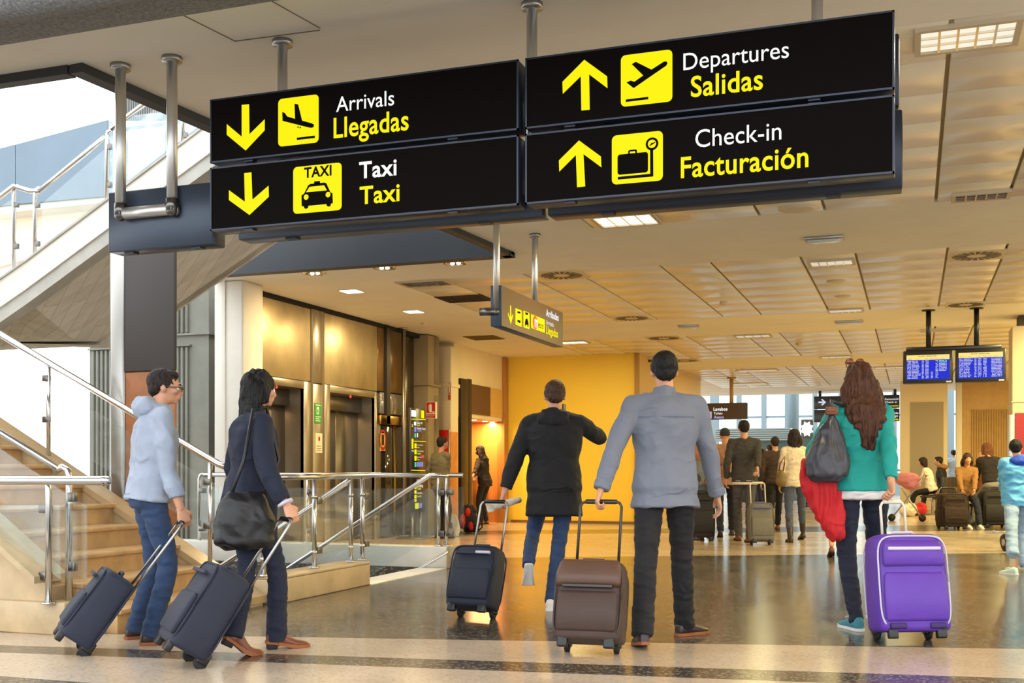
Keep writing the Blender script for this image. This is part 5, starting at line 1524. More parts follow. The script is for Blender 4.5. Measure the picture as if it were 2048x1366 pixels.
    # ---- clothing
    def top(self, name, m, g=.018, hem=-.12, flare=.0, sleeve=1.0, sr=(.064, .054, .042), fold=.006, collar=0.0, label=None, voxel=None, seed=1.0, bulk=0.0, hood=False, fscale=(7, 7, 13)):
        s = self.s; mb = MB()
        self.torso(mb, g, hem, flare, bulk=bulk)
        for i, sh in enumerate((self.shL, self.shR)):
            limb(mb, [self.sh + (sh - self.sh) * .25, sh], [(.055 + g) * s, sr[0] * s])
            end = self.elb[i].lerp(self.wr[i], (sleeve - .5) * 2) if sleeve > .5 else sh.lerp(self.elb[i], sleeve * 2)
            pts = [sh, self.elb[i], end] if sleeve > .55 else [sh, end]
            limb(mb, pts, [q * s for q in (sr if sleeve > .55 else (sr[0], sr[1]))], caps=(True, False))
        if collar:
            limb(mb, [self.sh + self.up * .05 * s, self.sh + self.up * (.06 + collar) * s], [.074 * s, .066 * s], caps=(False, False))
        out = smooth_union(mb, voxel or self.vox, 5, fold, fscale, seed)
        o = self.build(name, out, m, label=label)
        if collar:
            mb = MB(); c0 = self.sh + self.up * (.055) * s - self.fw * .0 * s
            loft(mb, [(c0, self.rt * .072 * s, self.fw * .070 * s), (c0 + self.up * collar * .9 * s, self.rt * .064 * s, self.fw * .062 * s), (c0 + self.up * collar * s, self.rt * .060 * s, self.fw * .058 * s)], 24, 2)
            self.build('collar', mb, m, o)
        return o
    def legs(self, name, m, rad=(.088, .064, .058), fold=.005, to=1.0, g=.004, label=None, seed=2.0, hemr=None):
        s = self.s; mb = MB()
        R = [(-.12, .145, .10, -.01), (-.02, .165 if self.fem else .160, .112, -.012), (.08, .160 if self.fem else .158, .108, -.006), (.19, .146, .100, 0)]
        loft(mb, [self.ring(t_, a + g, b_ + g, oy) for t_, a, b_, oy in R])
        for i, h in enumerate((self.hipL, self.hipR)):
            end = self.knee[i].lerp(self.ank[i], to if to < .95 else to + .085)
            limb(mb, [h, self.knee[i], end], [rad[0] * s, rad[1] * s, (hemr or rad[2]) * s], caps=(True, False))
            if fold and to > .95:
                for q in (.80, .90): 
                    c = self.knee[i].lerp(end, q); mb.ell(c, (rad[2] * 1.06 * s, rad[2] * 1.06 * s, .02 * s), n=12)
        return self.build(name, smooth_union(mb, self.vox, 5, fold, (5, 5, 16), seed), m, label=label)
    def shoes(self, m, sole=None, style='shoe', label=None):
        s = self.s
        for i, d in enumerate(self.feet):
            a, ball, heel, fwd = d['geo']; p = d['pitch']
            ax = (ball - heel).normalized(); sd = fwd.cross(V((0, 0, 1))).normalized(); upv = sd.cross(ax).normalized()
            if upv.z < 0: upv = -upv
            hl = .035 if style == 'heel' else 0.0
            mb = MB(); rings = []
            for u, w, h, z0 in ((-.035, .022, .030, .034), (-.02, .034, .048, .046), (.02, .038, .052, .05), (.06, .037, .044, .044), (.11, .043, .033, .034), (.15, .047, .026, .028), (.19, .042, .021, .024), (.222, .028, .015, .019), (.234, .012, .008, .015)):
                pos = heel + ax * min(u, .15) * s + (fwd if p and u > .15 else ax) * max(0, u - .15) * s
                lift = hl * max(0, 1 - max(u, 0) / .13)
                rings.append((pos + upv * (z0 + lift) * s, sd * w * s, upv * h * s))
            loft(mb, rings, 16, 2.3)
            if style in ('boot', 'heel'): limb(mb, [a + V((0, 0, -.03)) * s, a.lerp(self.knee[i], .22)], [.044 * s, .046 * s], caps=(True, False))
            if style == 'tall': limb(mb, [a + V((0, 0, -.03)) * s, a.lerp(self.knee[i], .35), a.lerp(self.knee[i], .82)], [.044 * s, .052 * s, .060 * s], caps=(True, False))
            sh = self.build('shoe', smooth_union(mb, .006 if self.near else .011, 3), m, label=label)
            mb = MB(); n = 18; pts = []
            prof = ((-.042, .016), (-.03, .032), (.02, .039), (.07, .037), (.12, .045), (.16, .049), (.20, .042), (.232, .024), (.243, .006))
            L_ = [(u, w) for u, w in prof] + [(u, -w) for u, w in reversed(prof)]
            def at(u, w, z):
                lift = hl * max(0, 1 - max(u, 0) / .13)
                pos = heel + ax * min(u, .15) * s + (fwd if p and u > .15 else ax) * max(0, u - .15) * s
                return pos + sd * w * s + upv * (z + lift) * s
            lo = [at(u, w, .001) for u, w in L_]; hi = [at(u, w, .020) for u, w in L_]
            mb.ring_loft([lo, hi], smooth=False)
            so = self.build('sole', mb, sole or SOLE_D, sh)
            if style == 'heel':
                mb = MB(); mb.rbox((-.026, -.03, 0), (.026, .03, .04), .006, M=basis(heel + upv * .0 + ax * .0, sd, ax, upv) if True else None)
                self.build('heel_block', mb, SOLE_D, sh)
            if style == 'sneaker':
                mb = MB()
                for u in (.09, .105, .12, .135):
                    c = heel + ax * u * s + upv * (.088 - (u - .09) * .35) * s
                    mb.tube([c - sd * .02 * s, c + upv * .003, c + sd * .02 * s], .0028 * s, 6)
                self.build('laces', mb, SOLE_W, sh)
    def hair(self, style, m, seed=1, length=.3):
        s = self.s * (.97 if self.fem else 1.0); Hm = self.head_m; R3 = Hm.to_3x3(); mb = MB()
        def e(c, r): mb.ell(Hm @ (V(c) * s), [q * s for q in r], n=18, M=R3)
        if style == 'short':
            e((0, -.022, .036), (.080, .096, .086)); e((0, -.055, -.01), (.068, .052, .06)); e((0, .03, .082), (.062, .05, .030))
            for sx in (-1, 1): e((sx * .070, -.01, .015), (.012, .04, .035))
            o = self.build('hair', smooth_union(mb, .007 if self.near else .012, 3, .0035, (60, 60, 22), seed), m)
        elif style == 'bald':
            e((0, -.05, -.005), (.072, .058, .05)); o = self.build('hair', smooth_union(mb, .01, 3), m)
        elif style == 'beanie':
            e((0, -.014, .044), (.085, .100, .086)); e((0, -.014, .016), (.088, .102, .03)); o = self.build('hat', smooth_union(mb, .010, 3), m)
        else:
            long_ = length * 1.0
            e((0, -.018, .040), (.086, .102, .090)); e((0, -.06, -.03), (.088, .066, .085))
            for sx in (-1, 1): e((sx * .072, -.012, -.02), (.026, .05, .075))
            def back(z):                            # how far behind the head the hair hangs at a height
                u = min(1, max(0, (-.07 - z) / .16)); u = u * u * (3 - 2 * u)
                return -.082 - (.098 if length > .3 else .02) * u
            wid = .088 if length < .3 else .112
            n = max(3, int(long_ / .05))
            for q in range(n):
                u = q / (n - 1); z = -.04 - (long_ - .06) * u
                w_ = wid * (1 + .25 * math.sin(min(1, u * 1.2) * PI) - (.45 * u * u if length > .3 else 0))
                e((0, back(z), z), (w_, .036 - .010 * u, .05))
                if length > .3 and u < .75:
                    for sx in (-1, 1): e((sx * w_ * .8, back(z) * .82 + .01, z), (.034, .03, .05))
            base = smooth_union(mb, .008 if self.near else .014, 3, .012, (24, 24, 5), seed)
            rr = random.Random(seed); N = 210 if self.near else 26
            st = MB()
            for i in range(N):
                a = (rr.random() - .5) * 2 * 1.75
                z0 = .115 * math.cos(a * .5) * rr.random() + .01
                hr = math.sqrt(max(.02, 1 - (max(z0, 0) / .135) ** 2))
                x0 = .090 * math.sin(a) * hr; y0 = -.020 - .100 * math.cos(a) * hr
                tip = -(long_ + .02) * (.62 + .40 * rr.random())
                ph = rr.random() * 6.3; am = (.004 + .010 * rr.random()) * (1.0 if length > .3 else .35)
                pts = []
                for q in range(10):
                    u = q / 9; z = z0 + (tip - z0) * u
                    wob = am * math.sin(u * 6 + ph) * min(1, u * 2)
                    xx = math.sin(a) * wid * (1 + .28 * math.sin(min(1, u * 1.15) * PI) - (.42 * u * u if length > .3 else 0))
                    k2 = min(1, max(0, (.05 - z) / .12))
                    x = x0 + (xx - x0) * k2; y = y0 + (back(z) * (.62 + .38 * math.cos(a)) - .030 * math.cos(a) - y0) * k2
                    pts.append(Hm @ (V((x + wob, y - abs(wob) * .5, z)) * s))
                r0 = (.0045 + .0035 * rr.random()) * s * (1 if self.near else 2)
                st.tube(pts, [r0 * .5, r0, r0 * 1.1, r0 * 1.15, r0 * 1.1, r0 * 1.05, r0, r0 * .85, r0 * .6, r0 * .12], 6)
            base.add(st.v, st.f, 0, True)
            o = self.build('hair', base, m)
        return o
    def at(self, x, y, z): return self.M @ V((x, y, z))

# ================================================================== LUGGAGE
def suitcase(label, loc, rotz, w, dp, h, tilt, m, trim, L=.9, style='soft', handle_m=None, group='wheeled suitcases', span=.62):
    t = thing('suitcase', label, 'suitcase', loc, rotz, group)
    M = MW[t.name] @ Matrix.Translation((0, 0, .0)) @ Matrix.Rotation(-tilt, 4, 'X')
    # local frame: y towards the puller, z along the case; wheel axle at y = 0
    yb = .03; wr = .036
    z0 = wr * 1.3
    def put(mb, name, mm, parent=None, label=None): mb.v = [M @ p for p in mb.v]; return mb.build(name, mm, parent or t, label=label, fix=False)
    bm = MB(); a = (-w / 2, yb - dp, z0); b_ = (w / 2, yb, z0 + h)
    rings = []
    for u, kx, ky in ((0, .88, .84), (.012, .96, .94), (.05, 1.0, 1.0), (.3, 1.0, 1.02), (.7, .985, .99), (.92, .95, .93), (.975, .90, .84), (1.0, .78, .66)):
        rings.append((V((0, yb - dp / 2, z0 + h * u)), V((w / 2 * kx, 0, 0)), V((0, dp / 2 * ky, 0))))
    loft(bm, rings, 40, 5.0)
    body = put(bm, 'body', m)
    # front pocket, upper pocket, piping, zip
    pk = MB(); rings = []
    for u, kx, ky in ((0, .80, .3), (.06, .86, 1.0), (.5, .87, 1.15), (.92, .84, .9), (1, .78, .3)):
        rings.append((V((0, yb - dp + .005, z0 + h * (.10 + .50 * u))), V((w / 2 * kx, 0, 0)), V((0, .022 * ky, 0))))
    loft(pk, rings, 28, 4.5); put(pk, 'front_pocket', m)
    if style == 'flap':
        f = MB(); 
        rings = []
        for u, kx, ky in ((.66, .90, .012), (.70, .93, .030), (.80, .93, .030), (.95, .88, .02), (1.0, .8, .01)):
            rings.append((V((0, yb - dp + .004 + (.02 if u > .9 else 0), z0 + h * u)), V((w / 2 * kx, 0, 0)), V((0, ky, 0))))
        loft(f, rings, 28, 4.0); put(f, 'flap', trim)
    elif style == 'zip':
        f = MB(); rings = []
        for u, kx, ky in ((.66, .80, .008), (.69, .85, .026), (.85, .83, .024), (.93, .76, .008)):
            rings.append((V((0, yb - dp + .004 + (.012 if u > .9 else 0), z0 + h * u)), V((w / 2 * kx, 0, 0)), V((0, ky, 0))))
        loft(f, rings, 28, 4.0); put(f, 'upper_pocket', m)
    z = MB(); zt = z0 + h * (.84 if style != 'flap' else .655)
    z.rbox((-w * .36, yb - dp - .026, zt - .010), (w * .36, yb - dp - .006, zt + .010), .004)
    put(z, 'zip_band', trim if style != 'flap' else DARKSTEEL)
    for sx in (-1, 1):                           # piping round the front and the back edge
        pass
    for yy in (yb - dp * .93, yb - dp * .07):
        pts = []
        for k in range(41):
            a_ = 2 * PI * k / 40; cs, sn = math.cos(a_), math.sin(a_)
            px_ = math.copysign(abs(cs) ** .35, cs) * w * .475; pz = math.copysign(abs(sn) ** .35, sn) * h * .475 + z0 + h * .5
            pts.append((px_, yy, pz))
        p_ = MB(); p_.tube(pts, .006, 8); put(p_, 'piping', trim if style == 'zip' else m)
    for sx in (-1, 1):
        k = MB(); c = V((sx * w * .36, 0, wr)); k.tube([c - V((.014, 0, 0)), c - V((.012, 0, 0)), c + V((.012, 0, 0)), c + V((.014, 0, 0))], [wr * .8, wr, wr, wr * .8], 20)
        wh = put(k, 'wheel', BLACKRUB)
        k = MB(); k.rbox((sx * w * .36 - .024, -.03, wr * .9), (sx * w * .36 + .024, .034, z0 + .05), .008); put(k, 'wheel_housing', BLACKPL)
        k = MB(); k.rbox((sx * w * .33 - .03, yb - dp + .01, .004), (sx * w * .33 + .03, yb - dp + .05, z0 + .02), .008); put(k, 'foot', BLACKPL)
    hm = handle_m or STEEL_DULL; hw = w * span / 2 
    k = MB()
    top = V((0, yb - .012, L))
    pts = [V((-hw, yb - .012, z0 + h * .9)), V((-hw, yb - .012, L - .03)), V((-hw + .012, yb - .012, L - .008)), V((-hw + .035, yb - .012, L)), V((hw - .035, yb - .012, L)), V((hw - .012, yb - .012, L - .008)), V((hw, yb - .012, L - .03)), V((hw, yb - .012, z0 + h * .9))]
    k.tube(pts, .0085, 10); put(k, 'pull_handle', hm)
    k = MB(); k.rbox((-hw * .8, yb - .026, L - .014), (hw * .8, yb + .002, L + .014), .011); put(k, 'grip', BLACKPL if handle_m is None else hm)
    k = MB(); k.tube([(-.07, yb - dp * .5, z0 + h - .005), (-.06, yb - dp * .5, z0 + h + .02), (.06, yb - dp * .5, z0 + h + .02), (.07, yb - dp * .5, z0 + h - .005)], .009, 10); put(k, 'carry_handle', trim if style != 'flap' else m)
    if style == 'zip':
        for sx in (-1, 1):
            k = MB(); k.rbox((sx * w * .27 - w * .11, yb - dp - .012, z0 + h * .025), (sx * w * .27 + w * .11, yb - dp + .02, z0 + h * .085), .008); put(k, 'corner_guard', mat('dark_purple_rubber', rgb(48, 24, 92), .6))
    return t, M @ V((0, yb - .012, L))
# ================================================================== LUGGAGE IN HAND AND THE PEOPLE WALKING
R = math.radians
NAVY = cloth('navy_case_fabric', rgb(32, 38, 56), .7, crease=.12); BROWNC = cloth('brown_case_fabric', rgb(66, 46, 37), .6, crease=.12); BROWNL = mat('brown_leather_flap', rgb(88, 60, 44), .45, var=.1)
PURPLE = cloth('purple_case_fabric', rgb(90, 50, 164), .5, crease=.12, var=.06); GREYP = mat('pale_zip', rgb(196, 190, 206), .4); GREYC = cloth('grey_case_fabric', rgb(106, 102, 92), .7, crease=.12)
BLUEBLK = cloth('dark_blue_case', rgb(26, 31, 48), .7, crease=.12); BLACKC = cloth('black_case', rgb(24, 21, 20), .7, crease=.12)
c1, g1 = suitcase('dark navy suitcase tilted behind the man in the light blue hooded top', G(160, 1306), YAW - R(66), .33, .22, .43, R(36), NAVY, NAVY, .92)
c2, g2 = suitcase('dark navy suitcase tilted behind the woman in the long dark coat', G(382, 1330), YAW - R(62), .37, .25, .48, R(33), BLUEBLK, NAVY, .93)
c3, g3 = suitcase('dark blue suitcase with a pale label trailing behind the man on the phone', G(952, 1236), YAW - R(24), .35, .23, .44, R(20), BLUEBLK, NAVY, .87)
lb = MB(); 
c4, g4 = suitcase('brown soft suitcase with a leather flap pulled by the man in the blue shirt', G(1183, 1306), YAW - R(16), .40, .24, .455, R(17), BROWNC, BROWNL, .90, 'flap', DARKSTEEL)
c5, g5 = suitcase('bright purple suitcase with a pale zip band behind the long-haired woman', G(1806, 1280), YAW + R(4), .45, .27, .585, R(10), PURPLE, GREYP, .86, 'zip', mat('cream_handle', rgb(226, 216, 200), .4), span=.34)
c6, g6 = suitcase('small grey wheeled suitcase pulled by the man in the dark jacket', G(1521, 1090), YAW, .34, .22, .52, R(12), GREYC, mat('violet_blue_trim', rgb(74, 72, 140), .6), .88, 'soft', mat('cream_handle', rgb(226, 216, 200), .4), span=.6)
Mx = MW[c3.name] @ Matrix.Rotation(-R(20), 4, 'X')
q = MB().rbox((.03, -.235, .41), (.14, -.205, .43), .006); q.v = [Mx @ p for p in q.v]; q.build('label_tag', GREYP, c3, label='pale cream label')

def hand_at(grip, back=.075): return grip + V((0, 0, back))
# --- man in the light blue hooded top, far left
LTBLUE = cloth('light_blue_cotton', rgb(158, 167, 184), var=.06)
d1 = 6.8; loc = P(298, 938, d1 - .05); loc.z = 0
f = Figure('person in a light blue hooded top and jeans towing a navy suitcase by the steps', loc, YAW - R(62), 1.66, lean=.10, footL=dict(world=G(262, 1278), yaw=R(5)), footR=dict(world=G(292, 1290), yaw=R(-4)),
           handR=hand_at(g1, .08), elbR=(.25, -1, .0), head=(R(-14), R(-4)), curl=(.4, .95))
f.legs('jeans', JEANS); f.top('hooded_top', LTBLUE, .030, hem=-.02, flare=.0, sleeve=.86, sr=(.070, .060, .050), fold=.009, fscale=(6, 6, 6))
f.shoes(LEATHER_DK, SOLE_T); f.hair('short', HAIR_DK, 3)
mb = MB(); mb.ell(f.sh - f.fw * .085 + f.up * .06, (.105, .07, .075)); mb.ell(f.sh + f.up * .055, (.10, .085, .045)); f.build('hood', smooth_union(mb, .012, 4, .008, (12, 12, 14), 4), LTBLUE)
mb = MB(); loft(mb, [f.ring(.00, .178, .125, -.01), f.ring(.055, .176, .124, -.01)], 28, 2.4); f.build('belt', mb, LEATHER_BR)
mb = MB()
for sx in (-1, 1): mb.tube([f.head_m @ V((sx * .074, .0, .0)), f.head_m @ V((sx * .066, .085, .002)), f.head_m @ V((sx * .02, .108, .0))], .003, 6)
for sx in (-1, 1): mb.tube([f.head_m @ V((sx * .034 + .022 * math.cos(a), .105 - .006 * abs(math.cos(a)), -.006 + .017 * math.sin(a))) for a in (2 * PI * k / 14 for k in range(15))], .0025, 6)
f.build('glasses', mb, DARKSTEEL)
# --- woman in the long dark coat
NAVYC = cloth('navy_coat_wool', rgb(20, 26, 46), var=.1)
loc = P(500, 938, 6.5); loc.z = 0
f = Figure('person in a long dark navy coat with dark bobbed hair towing a suitcase', loc, YAW - R(60), 1.62, fem=True, lean=.05, footL=dict(world=G(446, 1316), yaw=R(2), pitch=R(28)), footR=dict(world=G(544, 1298), yaw=R(-6)),
           handR=hand_at(g2, .08), elbR=(.2, -1, 0), head=(R(6), 0), curl=(.5, .95))
f.legs('jeans', JEANS_DK, (.086, .060, .066)); f.top('coat', NAVYC, .034, hem=-.52, flare=.03, sleeve=.95, sr=(.068, .058, .048), fold=.009, collar=.05, bulk=.008, fscale=(6, 6, 4))
f.shoes(LEATHER_BR, SOLE_T, 'heel'); f.hair('bob', HAIR_BK, 5, .20)
mb = MB(); cw = f.elb[1].lerp(f.wr[1], .93); dd = (f.wr[1] - f.elb[1]).normalized(); mb.tube([cw, cw + dd * .016], .046, 18); f.build('cuff_band', mb, GREYP)
# her black shoulder bag
loc2 = f.at(.205, -.10, .62)
t = thing('shoulder_bag', 'large black bag hanging against the side of the long navy coat', 'bag', tuple(loc2), YAW - R(60))
Mb = MW[t.name]
mb = MB(); loft(mb, [(V((.03, 0, z)), V((.0, a, 0)), V((b_, 0, 0))) for z, a, b_ in ((-.02, .12, .03), (.02, .17, .065), (.15, .17, .07), (.26, .13, .05), (.30, .10, .02))], 26, 3)
o = smooth_union(mb, .012, 4, .008, (9, 9, 9), 2); o.v = [Mb @ p for p in o.v]; o.build('body', mat('black_leather', rgb(20, 19, 22), .45, var=.1), t, fix=False)
mb = MB()
mb.tube([Mb @ V((.03, -.08, .28)), f.M @ V((.215, -.10, 1.1)), f.M @ (f.shR + V((.02, -.055, .075))), f.M @ (f.shR + V((.0, .03, .085))), f.M @ V((.225, .10, 1.1)), Mb @ V((.03, .10, .28))], .010, 8); mb.build('strap', MATS['black_leather'], t)

# --- man on the phone in the black parka
PARKA = cloth('black_parka', rgb(14, 15, 20), .8, var=.1)
loc = P(1108, 938, 8.4); loc.z = 0
f = Figure('person in a black hooded parka and blue jeans holding a phone to the ear', loc, YAW - R(6), 1.72, lean=.06, footR=dict(world=G(1101, 1222), yaw=R(-6)), footL=dict(world=P(1060, 1176, 8.15), usez=True, yaw=R(10), pitch=R(62)), kneeL=(-.1, 1, 0),
           handR=P(1150, 846, 8.52), elbR=(1.0, -.25, -.55), handL=P(1006, 992, 8.35), elbL=(-.9, -.9, .1), head=(R(10), R(-5)), curl=(.9, .8), thumbR=(-.3, .2, 1))
f.legs('jeans', JEANS, (.082, .058, .048)); f.top('parka', PARKA, .040, hem=-.40, flare=.014, sleeve=.94, sr=(.074, .062, .052), fold=.008, bulk=.006, seed=3, fscale=(5, 5, 5))
f.shoes(mat('white_canvas', rgb(224, 220, 212), .7), SOLE_W, 'sneaker'); f.hair('short', HAIR_MB, 7)
mb = MB(); mb.ell(f.sh - f.fw * .105 + f.up * .015, (.125, .060, .085)); mb.ell(f.sh + f.up * .055 - f.fw * .02, (.115, .095, .04)); f.build('hood', smooth_union(mb, .012, 4, .008, (12, 12, 14), 4), PARKA)
hp = f.grip[1]
t = thing('mobile_phone', 'dark phone held to the ear of the person in the black parka', 'phone', tuple(hp + V((0, 0, -.03))))
MB().rbox(hp + V((-.012, -.035, -.03)), hp + V((-.002, .035, .11)), .004).build('body', BLACKPL, t)
MB().rbox(hp + V((-.014, -.031, -.02)), hp + V((-.0118, .031, .10)), .001).build('screen', MIRR, t)
hp = f.grip[0]
t = thing('newspaper', 'rolled pale newspaper in the hand of the person in the black parka', 'newspaper', tuple(hp))
ax = (P(1046, 990, 8.45) - P(990, 1004, 8.3)).normalized()
mb = MB(); mb.tube([hp - ax * .10, hp - ax * .05, hp + ax * .05, hp + ax * .16], [.024, .027, .028, .022], 18); mb.build('roll', mat('newsprint', rgb(216, 210, 200), .9, var=.15, vscale=40), t)
mb = MB(); mb.rbox((-.06, -.002, -.035), (.0, .002, .035), .001, M=basis(hp - ax * .09, ax, V((0, 1, 0)) - ax * ax.y)); mb.build('loose_sheet', MATS['newsprint'], t)

# --- man in the grey-blue shirt
SHIRT = cloth('grey_blue_shirt', rgb(114, 119, 132), .8, var=.05)
loc = P(1330, 938, 6.80); loc.z = 0
f = Figure('person in an untucked grey-blue shirt and black trousers, seen from behind', loc, YAW - R(2), 1.77, lean=.04, footL=dict(world=G(1287, 1300), yaw=R(4), pitch=R(10)), footR=dict(world=G(1362, 1272), yaw=R(-52)),
           handL=hand_at(g4, .075), elbL=(-.8, -1, 0), handR=P(1437, 1000, 6.95), elbR=(.75, -1, .1), head=(R(3), 0), curl=(.95, .35))
f.legs('trousers', TROUS_BK, (.094, .068, .064)); f.top('shirt', SHIRT, .026, hem=-.21, flare=.016, sleeve=.97, sr=(.068, .058, .044), fold=.009, collar=.045, seed=6, fscale=(6, 6, 4.5))
f.shoes(LEATHER_DK, SOLE_T, 'boot'); f.hair('short', HAIR_BK, 9)
for i in (0, 1):
    dd = (f.wr[i] - f.elb[i]).normalized(); e0 = f.elb[i].lerp(f.wr[i], .80); mb = MB()
    mb.tube([e0, e0 + dd * .012, e0 + dd * .05, e0 + dd * .058], [.049, .053, .051, .044], 22)
    f.build('cuff', smooth_union(mb, .006, 2, .002, (14, 14, 14), i), SHIRT)
mb = MB()
for k in range(25):
    u = -1 + 2 * k / 24
    mb.v.append(f.sh + f.rt2 * (.165 * u * f.s) - f.up * (.085 * f.s) - f.fw2 * ((.132 - .035 * u * u) * f.s))
pts = mb.v[:]; mb = MB(); mb.tube(pts, .0028, 6); f.build('yoke_seam', mb, cloth('shirt_seam', rgb(104, 112, 132)))
# --- woman in teal
TEAL = cloth('teal_knit', rgb(14, 148, 142), .8, var=.06)
loc = P(1722, 938, 7.36); loc.z = 0
bagp = P(1655, 885, 7.3)
f = Figure('person in a teal cardigan and dark jeans with very long brown hair', loc, YAW + R(3), 1.75, fem=True, lean=.03, footL=dict(world=G(1716, 1262), yaw=R(8)), footR=dict(world=G(1762, 1244), yaw=R(-3), pitch=R(16)),
           handR=hand_at(g5, .08), elbR=(.5, -1, .1), handL=P(1640, 950, 7.62), elbL=(-.9, -.5, -.3), head=(R(3), R(3)), curl=(.7, .95))
f.legs('jeans', JEANS_DK, (.092, .062, .046), fold=.005); f.top('cardigan', TEAL, .022, hem=-.02, flare=.012, sleeve=.93, sr=(.064, .054, .042), fold=.008, seed=8, fscale=(8, 8, 5))
mb = MB(); loft(mb, [f.ring(-.13, .186, .134, -.012), f.ring(-.02, .184, .132, -.012), f.ring(.08, .168, .118, -.006)], 30, 2.4); f.build('white_vest', smooth_union(mb, .011, 3, .006, (9, 9, 9), 3), cloth('white_cotton', rgb(214, 212, 212)), label='strip of pale vest under the cardigan')
f.shoes(mat('teal_mesh_shoe', rgb(64, 134, 150), .7, var=.15, vscale=60), SOLE_W, 'sneaker'); f.hair('long', HAIR_BR, 11, .44)
mb = MB()
for sx in (-1, 1):
    mb.tube([f.head_m @ V((sx * .086, -.01, .09)), f.head_m @ V((sx * .07, .05, .125))], .004, 6)
    mb.ell(f.head_m @ V((sx * .036, .06, .130)), (.030, .008, .022))
f.build('sunglasses', mb, mat('tortoise_shell', rgb(120, 62, 30), .2))
FW = f
# shoulder bag
t = thing('shoulder_bag', 'dark slouchy leather bag on the left shoulder of the person in teal', 'bag', tuple(P(1657, 945, 7.2)), YAW)
Mb = MW[t.name]
mb = MB()
loft(mb, [(V((x, 0, z)), V((a, 0, 0)), V((0, b_, 0))) for x, z, a, b_ in ((-.015, -.06, .08, .05), (-.01, -.02, .135, .085), (-.005, .06, .140, .09), (.0, .17, .115, .075), (.01, .27, .075, .05), (.015, .34, .038, .028), (.018, .37, .022, .018))], 28, 2.3)
o = smooth_union(mb, .010, 4, .009, (14, 14, 5), 6); o.v = [Mb @ p for p in o.v]; o.build('body', mat('slate_leather', rgb(52, 52, 60), .36, var=.2, vscale=5), t, fix=False)
sp = f.M @ (f.shL + V((.045, -.03, .095)))
mb = MB(); mb.tube([Mb @ V((.018, 0, .36)), Mb @ V((.02, .0, .46)), sp + V((-.01, -.035, -.05)), sp + V((.012, .03, .0)), f.M @ (f.shL + V((.04, .11, -.04))), Mb @ V((.02, .09, .34)), Mb @ V((.0, .07, .22))], .014, 10); mb.build('strap', MATS['slate_leather'], t)
mb = MB(); mb.rbox((-.02, -.03, .37), (.055, .012, .425), .008, M=Mb); mb.rbox((-.012, -.033, .39), (.04, -.028, .41), .003, M=Mb); mb.build('strap_loop', LEATHER_BR, t, label='red-brown leather strap loop')
# red jacket over the arm
t = thing('red_jacket', 'bright red jacket draped over the forearm of the person in teal', 'jacket', tuple(P(1650, 1000, 7.3)), YAW)
Mb = MW[t.name]
def pj(px, py, d=7.3): return Mb.inverted() @ P(px, py, d)
mb = MB(); rings = []
for (xl, yl, xr, yr, th) in ((1606, 922, 1640, 900, .03), (1600, 950, 1652, 930, .055), (1606, 982, 1672, 958, .065), (1620, 1015, 1685, 990, .06), (1640, 1048, 1690, 1030, .05), (1656, 1074, 1690, 1062, .035), (1668, 1082, 1688, 1076, .02)):
    a, b_ = pj(xl, yl), pj(xr, yr); c = (a + b_) / 2
    rings.append((c, (b_ - a) / 2, V((0, th, 0))))
loft(mb, rings, 26, 2.2)
o = smooth_union(mb, .009, 3, .016, (22, 10, 3), 3); o.v = [Mb @ p for p in o.v]; o.build('drape', cloth('red_wool', rgb(196, 22, 30), .7), t, fix=False)
# ================================================================== PEOPLE AND THINGS FARTHER AWAY
def ground(px, d): v = P(px, HORIZON, d); v.z = 0; return v
GR = cloth
def simple(label, px, d, rot, H, top, legs, hair, hairm, topm, legm, shoem, group=None, sleeve=.95, hem=-.1, face=False, length=.2, legto=1.0, shoes='shoe', legr=(.088, .064, .058), topname='jacket', flare=.0, **k):
    f = Figure(label, ground(px, d), rot, H, near=False, group=group, **k)
    f.legs(legs, legm, legr, to=legto, fold=.006)
    f.top(topname, topm, .026, hem=hem, flare=flare, sleeve=sleeve, fold=.007)
    f.shoes(shoem, SOLE_D, shoes)
    if hair: f.hair(hair, hairm, 4, length)
    return f
def step_(px_l, px_r, d_l, d_r, pl=0.0, pr_=0.0): return dict(footL=dict(world=ground(px_l, d_l), pitch=pl), footR=dict(world=ground(px_r, d_r), pitch=pr_))
# couple walking with the grey suitcase
f = simple('person in a charcoal jacket with a pale shirt hem pulling a small grey suitcase', 1489, 16.15, YAW, 1.76, '', 'trousers', 'short', HAIR_BK, cloth('charcoal_wool', rgb(58, 54, 52)), cloth('grey_trousers', rgb(72, 70, 70)), LEATHER_BR,
           handR=hand_at(g6, .08), elbR=(.4, -1, 0), curl=(.4, .9), hem=-.12, **step_(1478, 1500, 16.3, 15.9))
mb = MB(); loft(mb, [f.ring(-.19, .182, .13, -.01), f.ring(-.08, .182, .13, -.01)], 24, 2.4); f.build('shirt_hem', mb, cloth('cream_shirt', rgb(226, 214, 196)))
simple('person in a dusty pink jacket and dark knit cap beside the charcoal jacket', 1450, 17.3, YAW - R(8), 1.68, '', 'jeans', 'beanie', cloth('dark_knit', rgb(48, 54, 56)), cloth('dusty_pink_jacket', rgb(178, 138, 122)), JEANS_DK, LEATHER_DK, hem=-.16, shoes='boot', **step_(1441, 1464, 17.0, 17.6, R(24)))
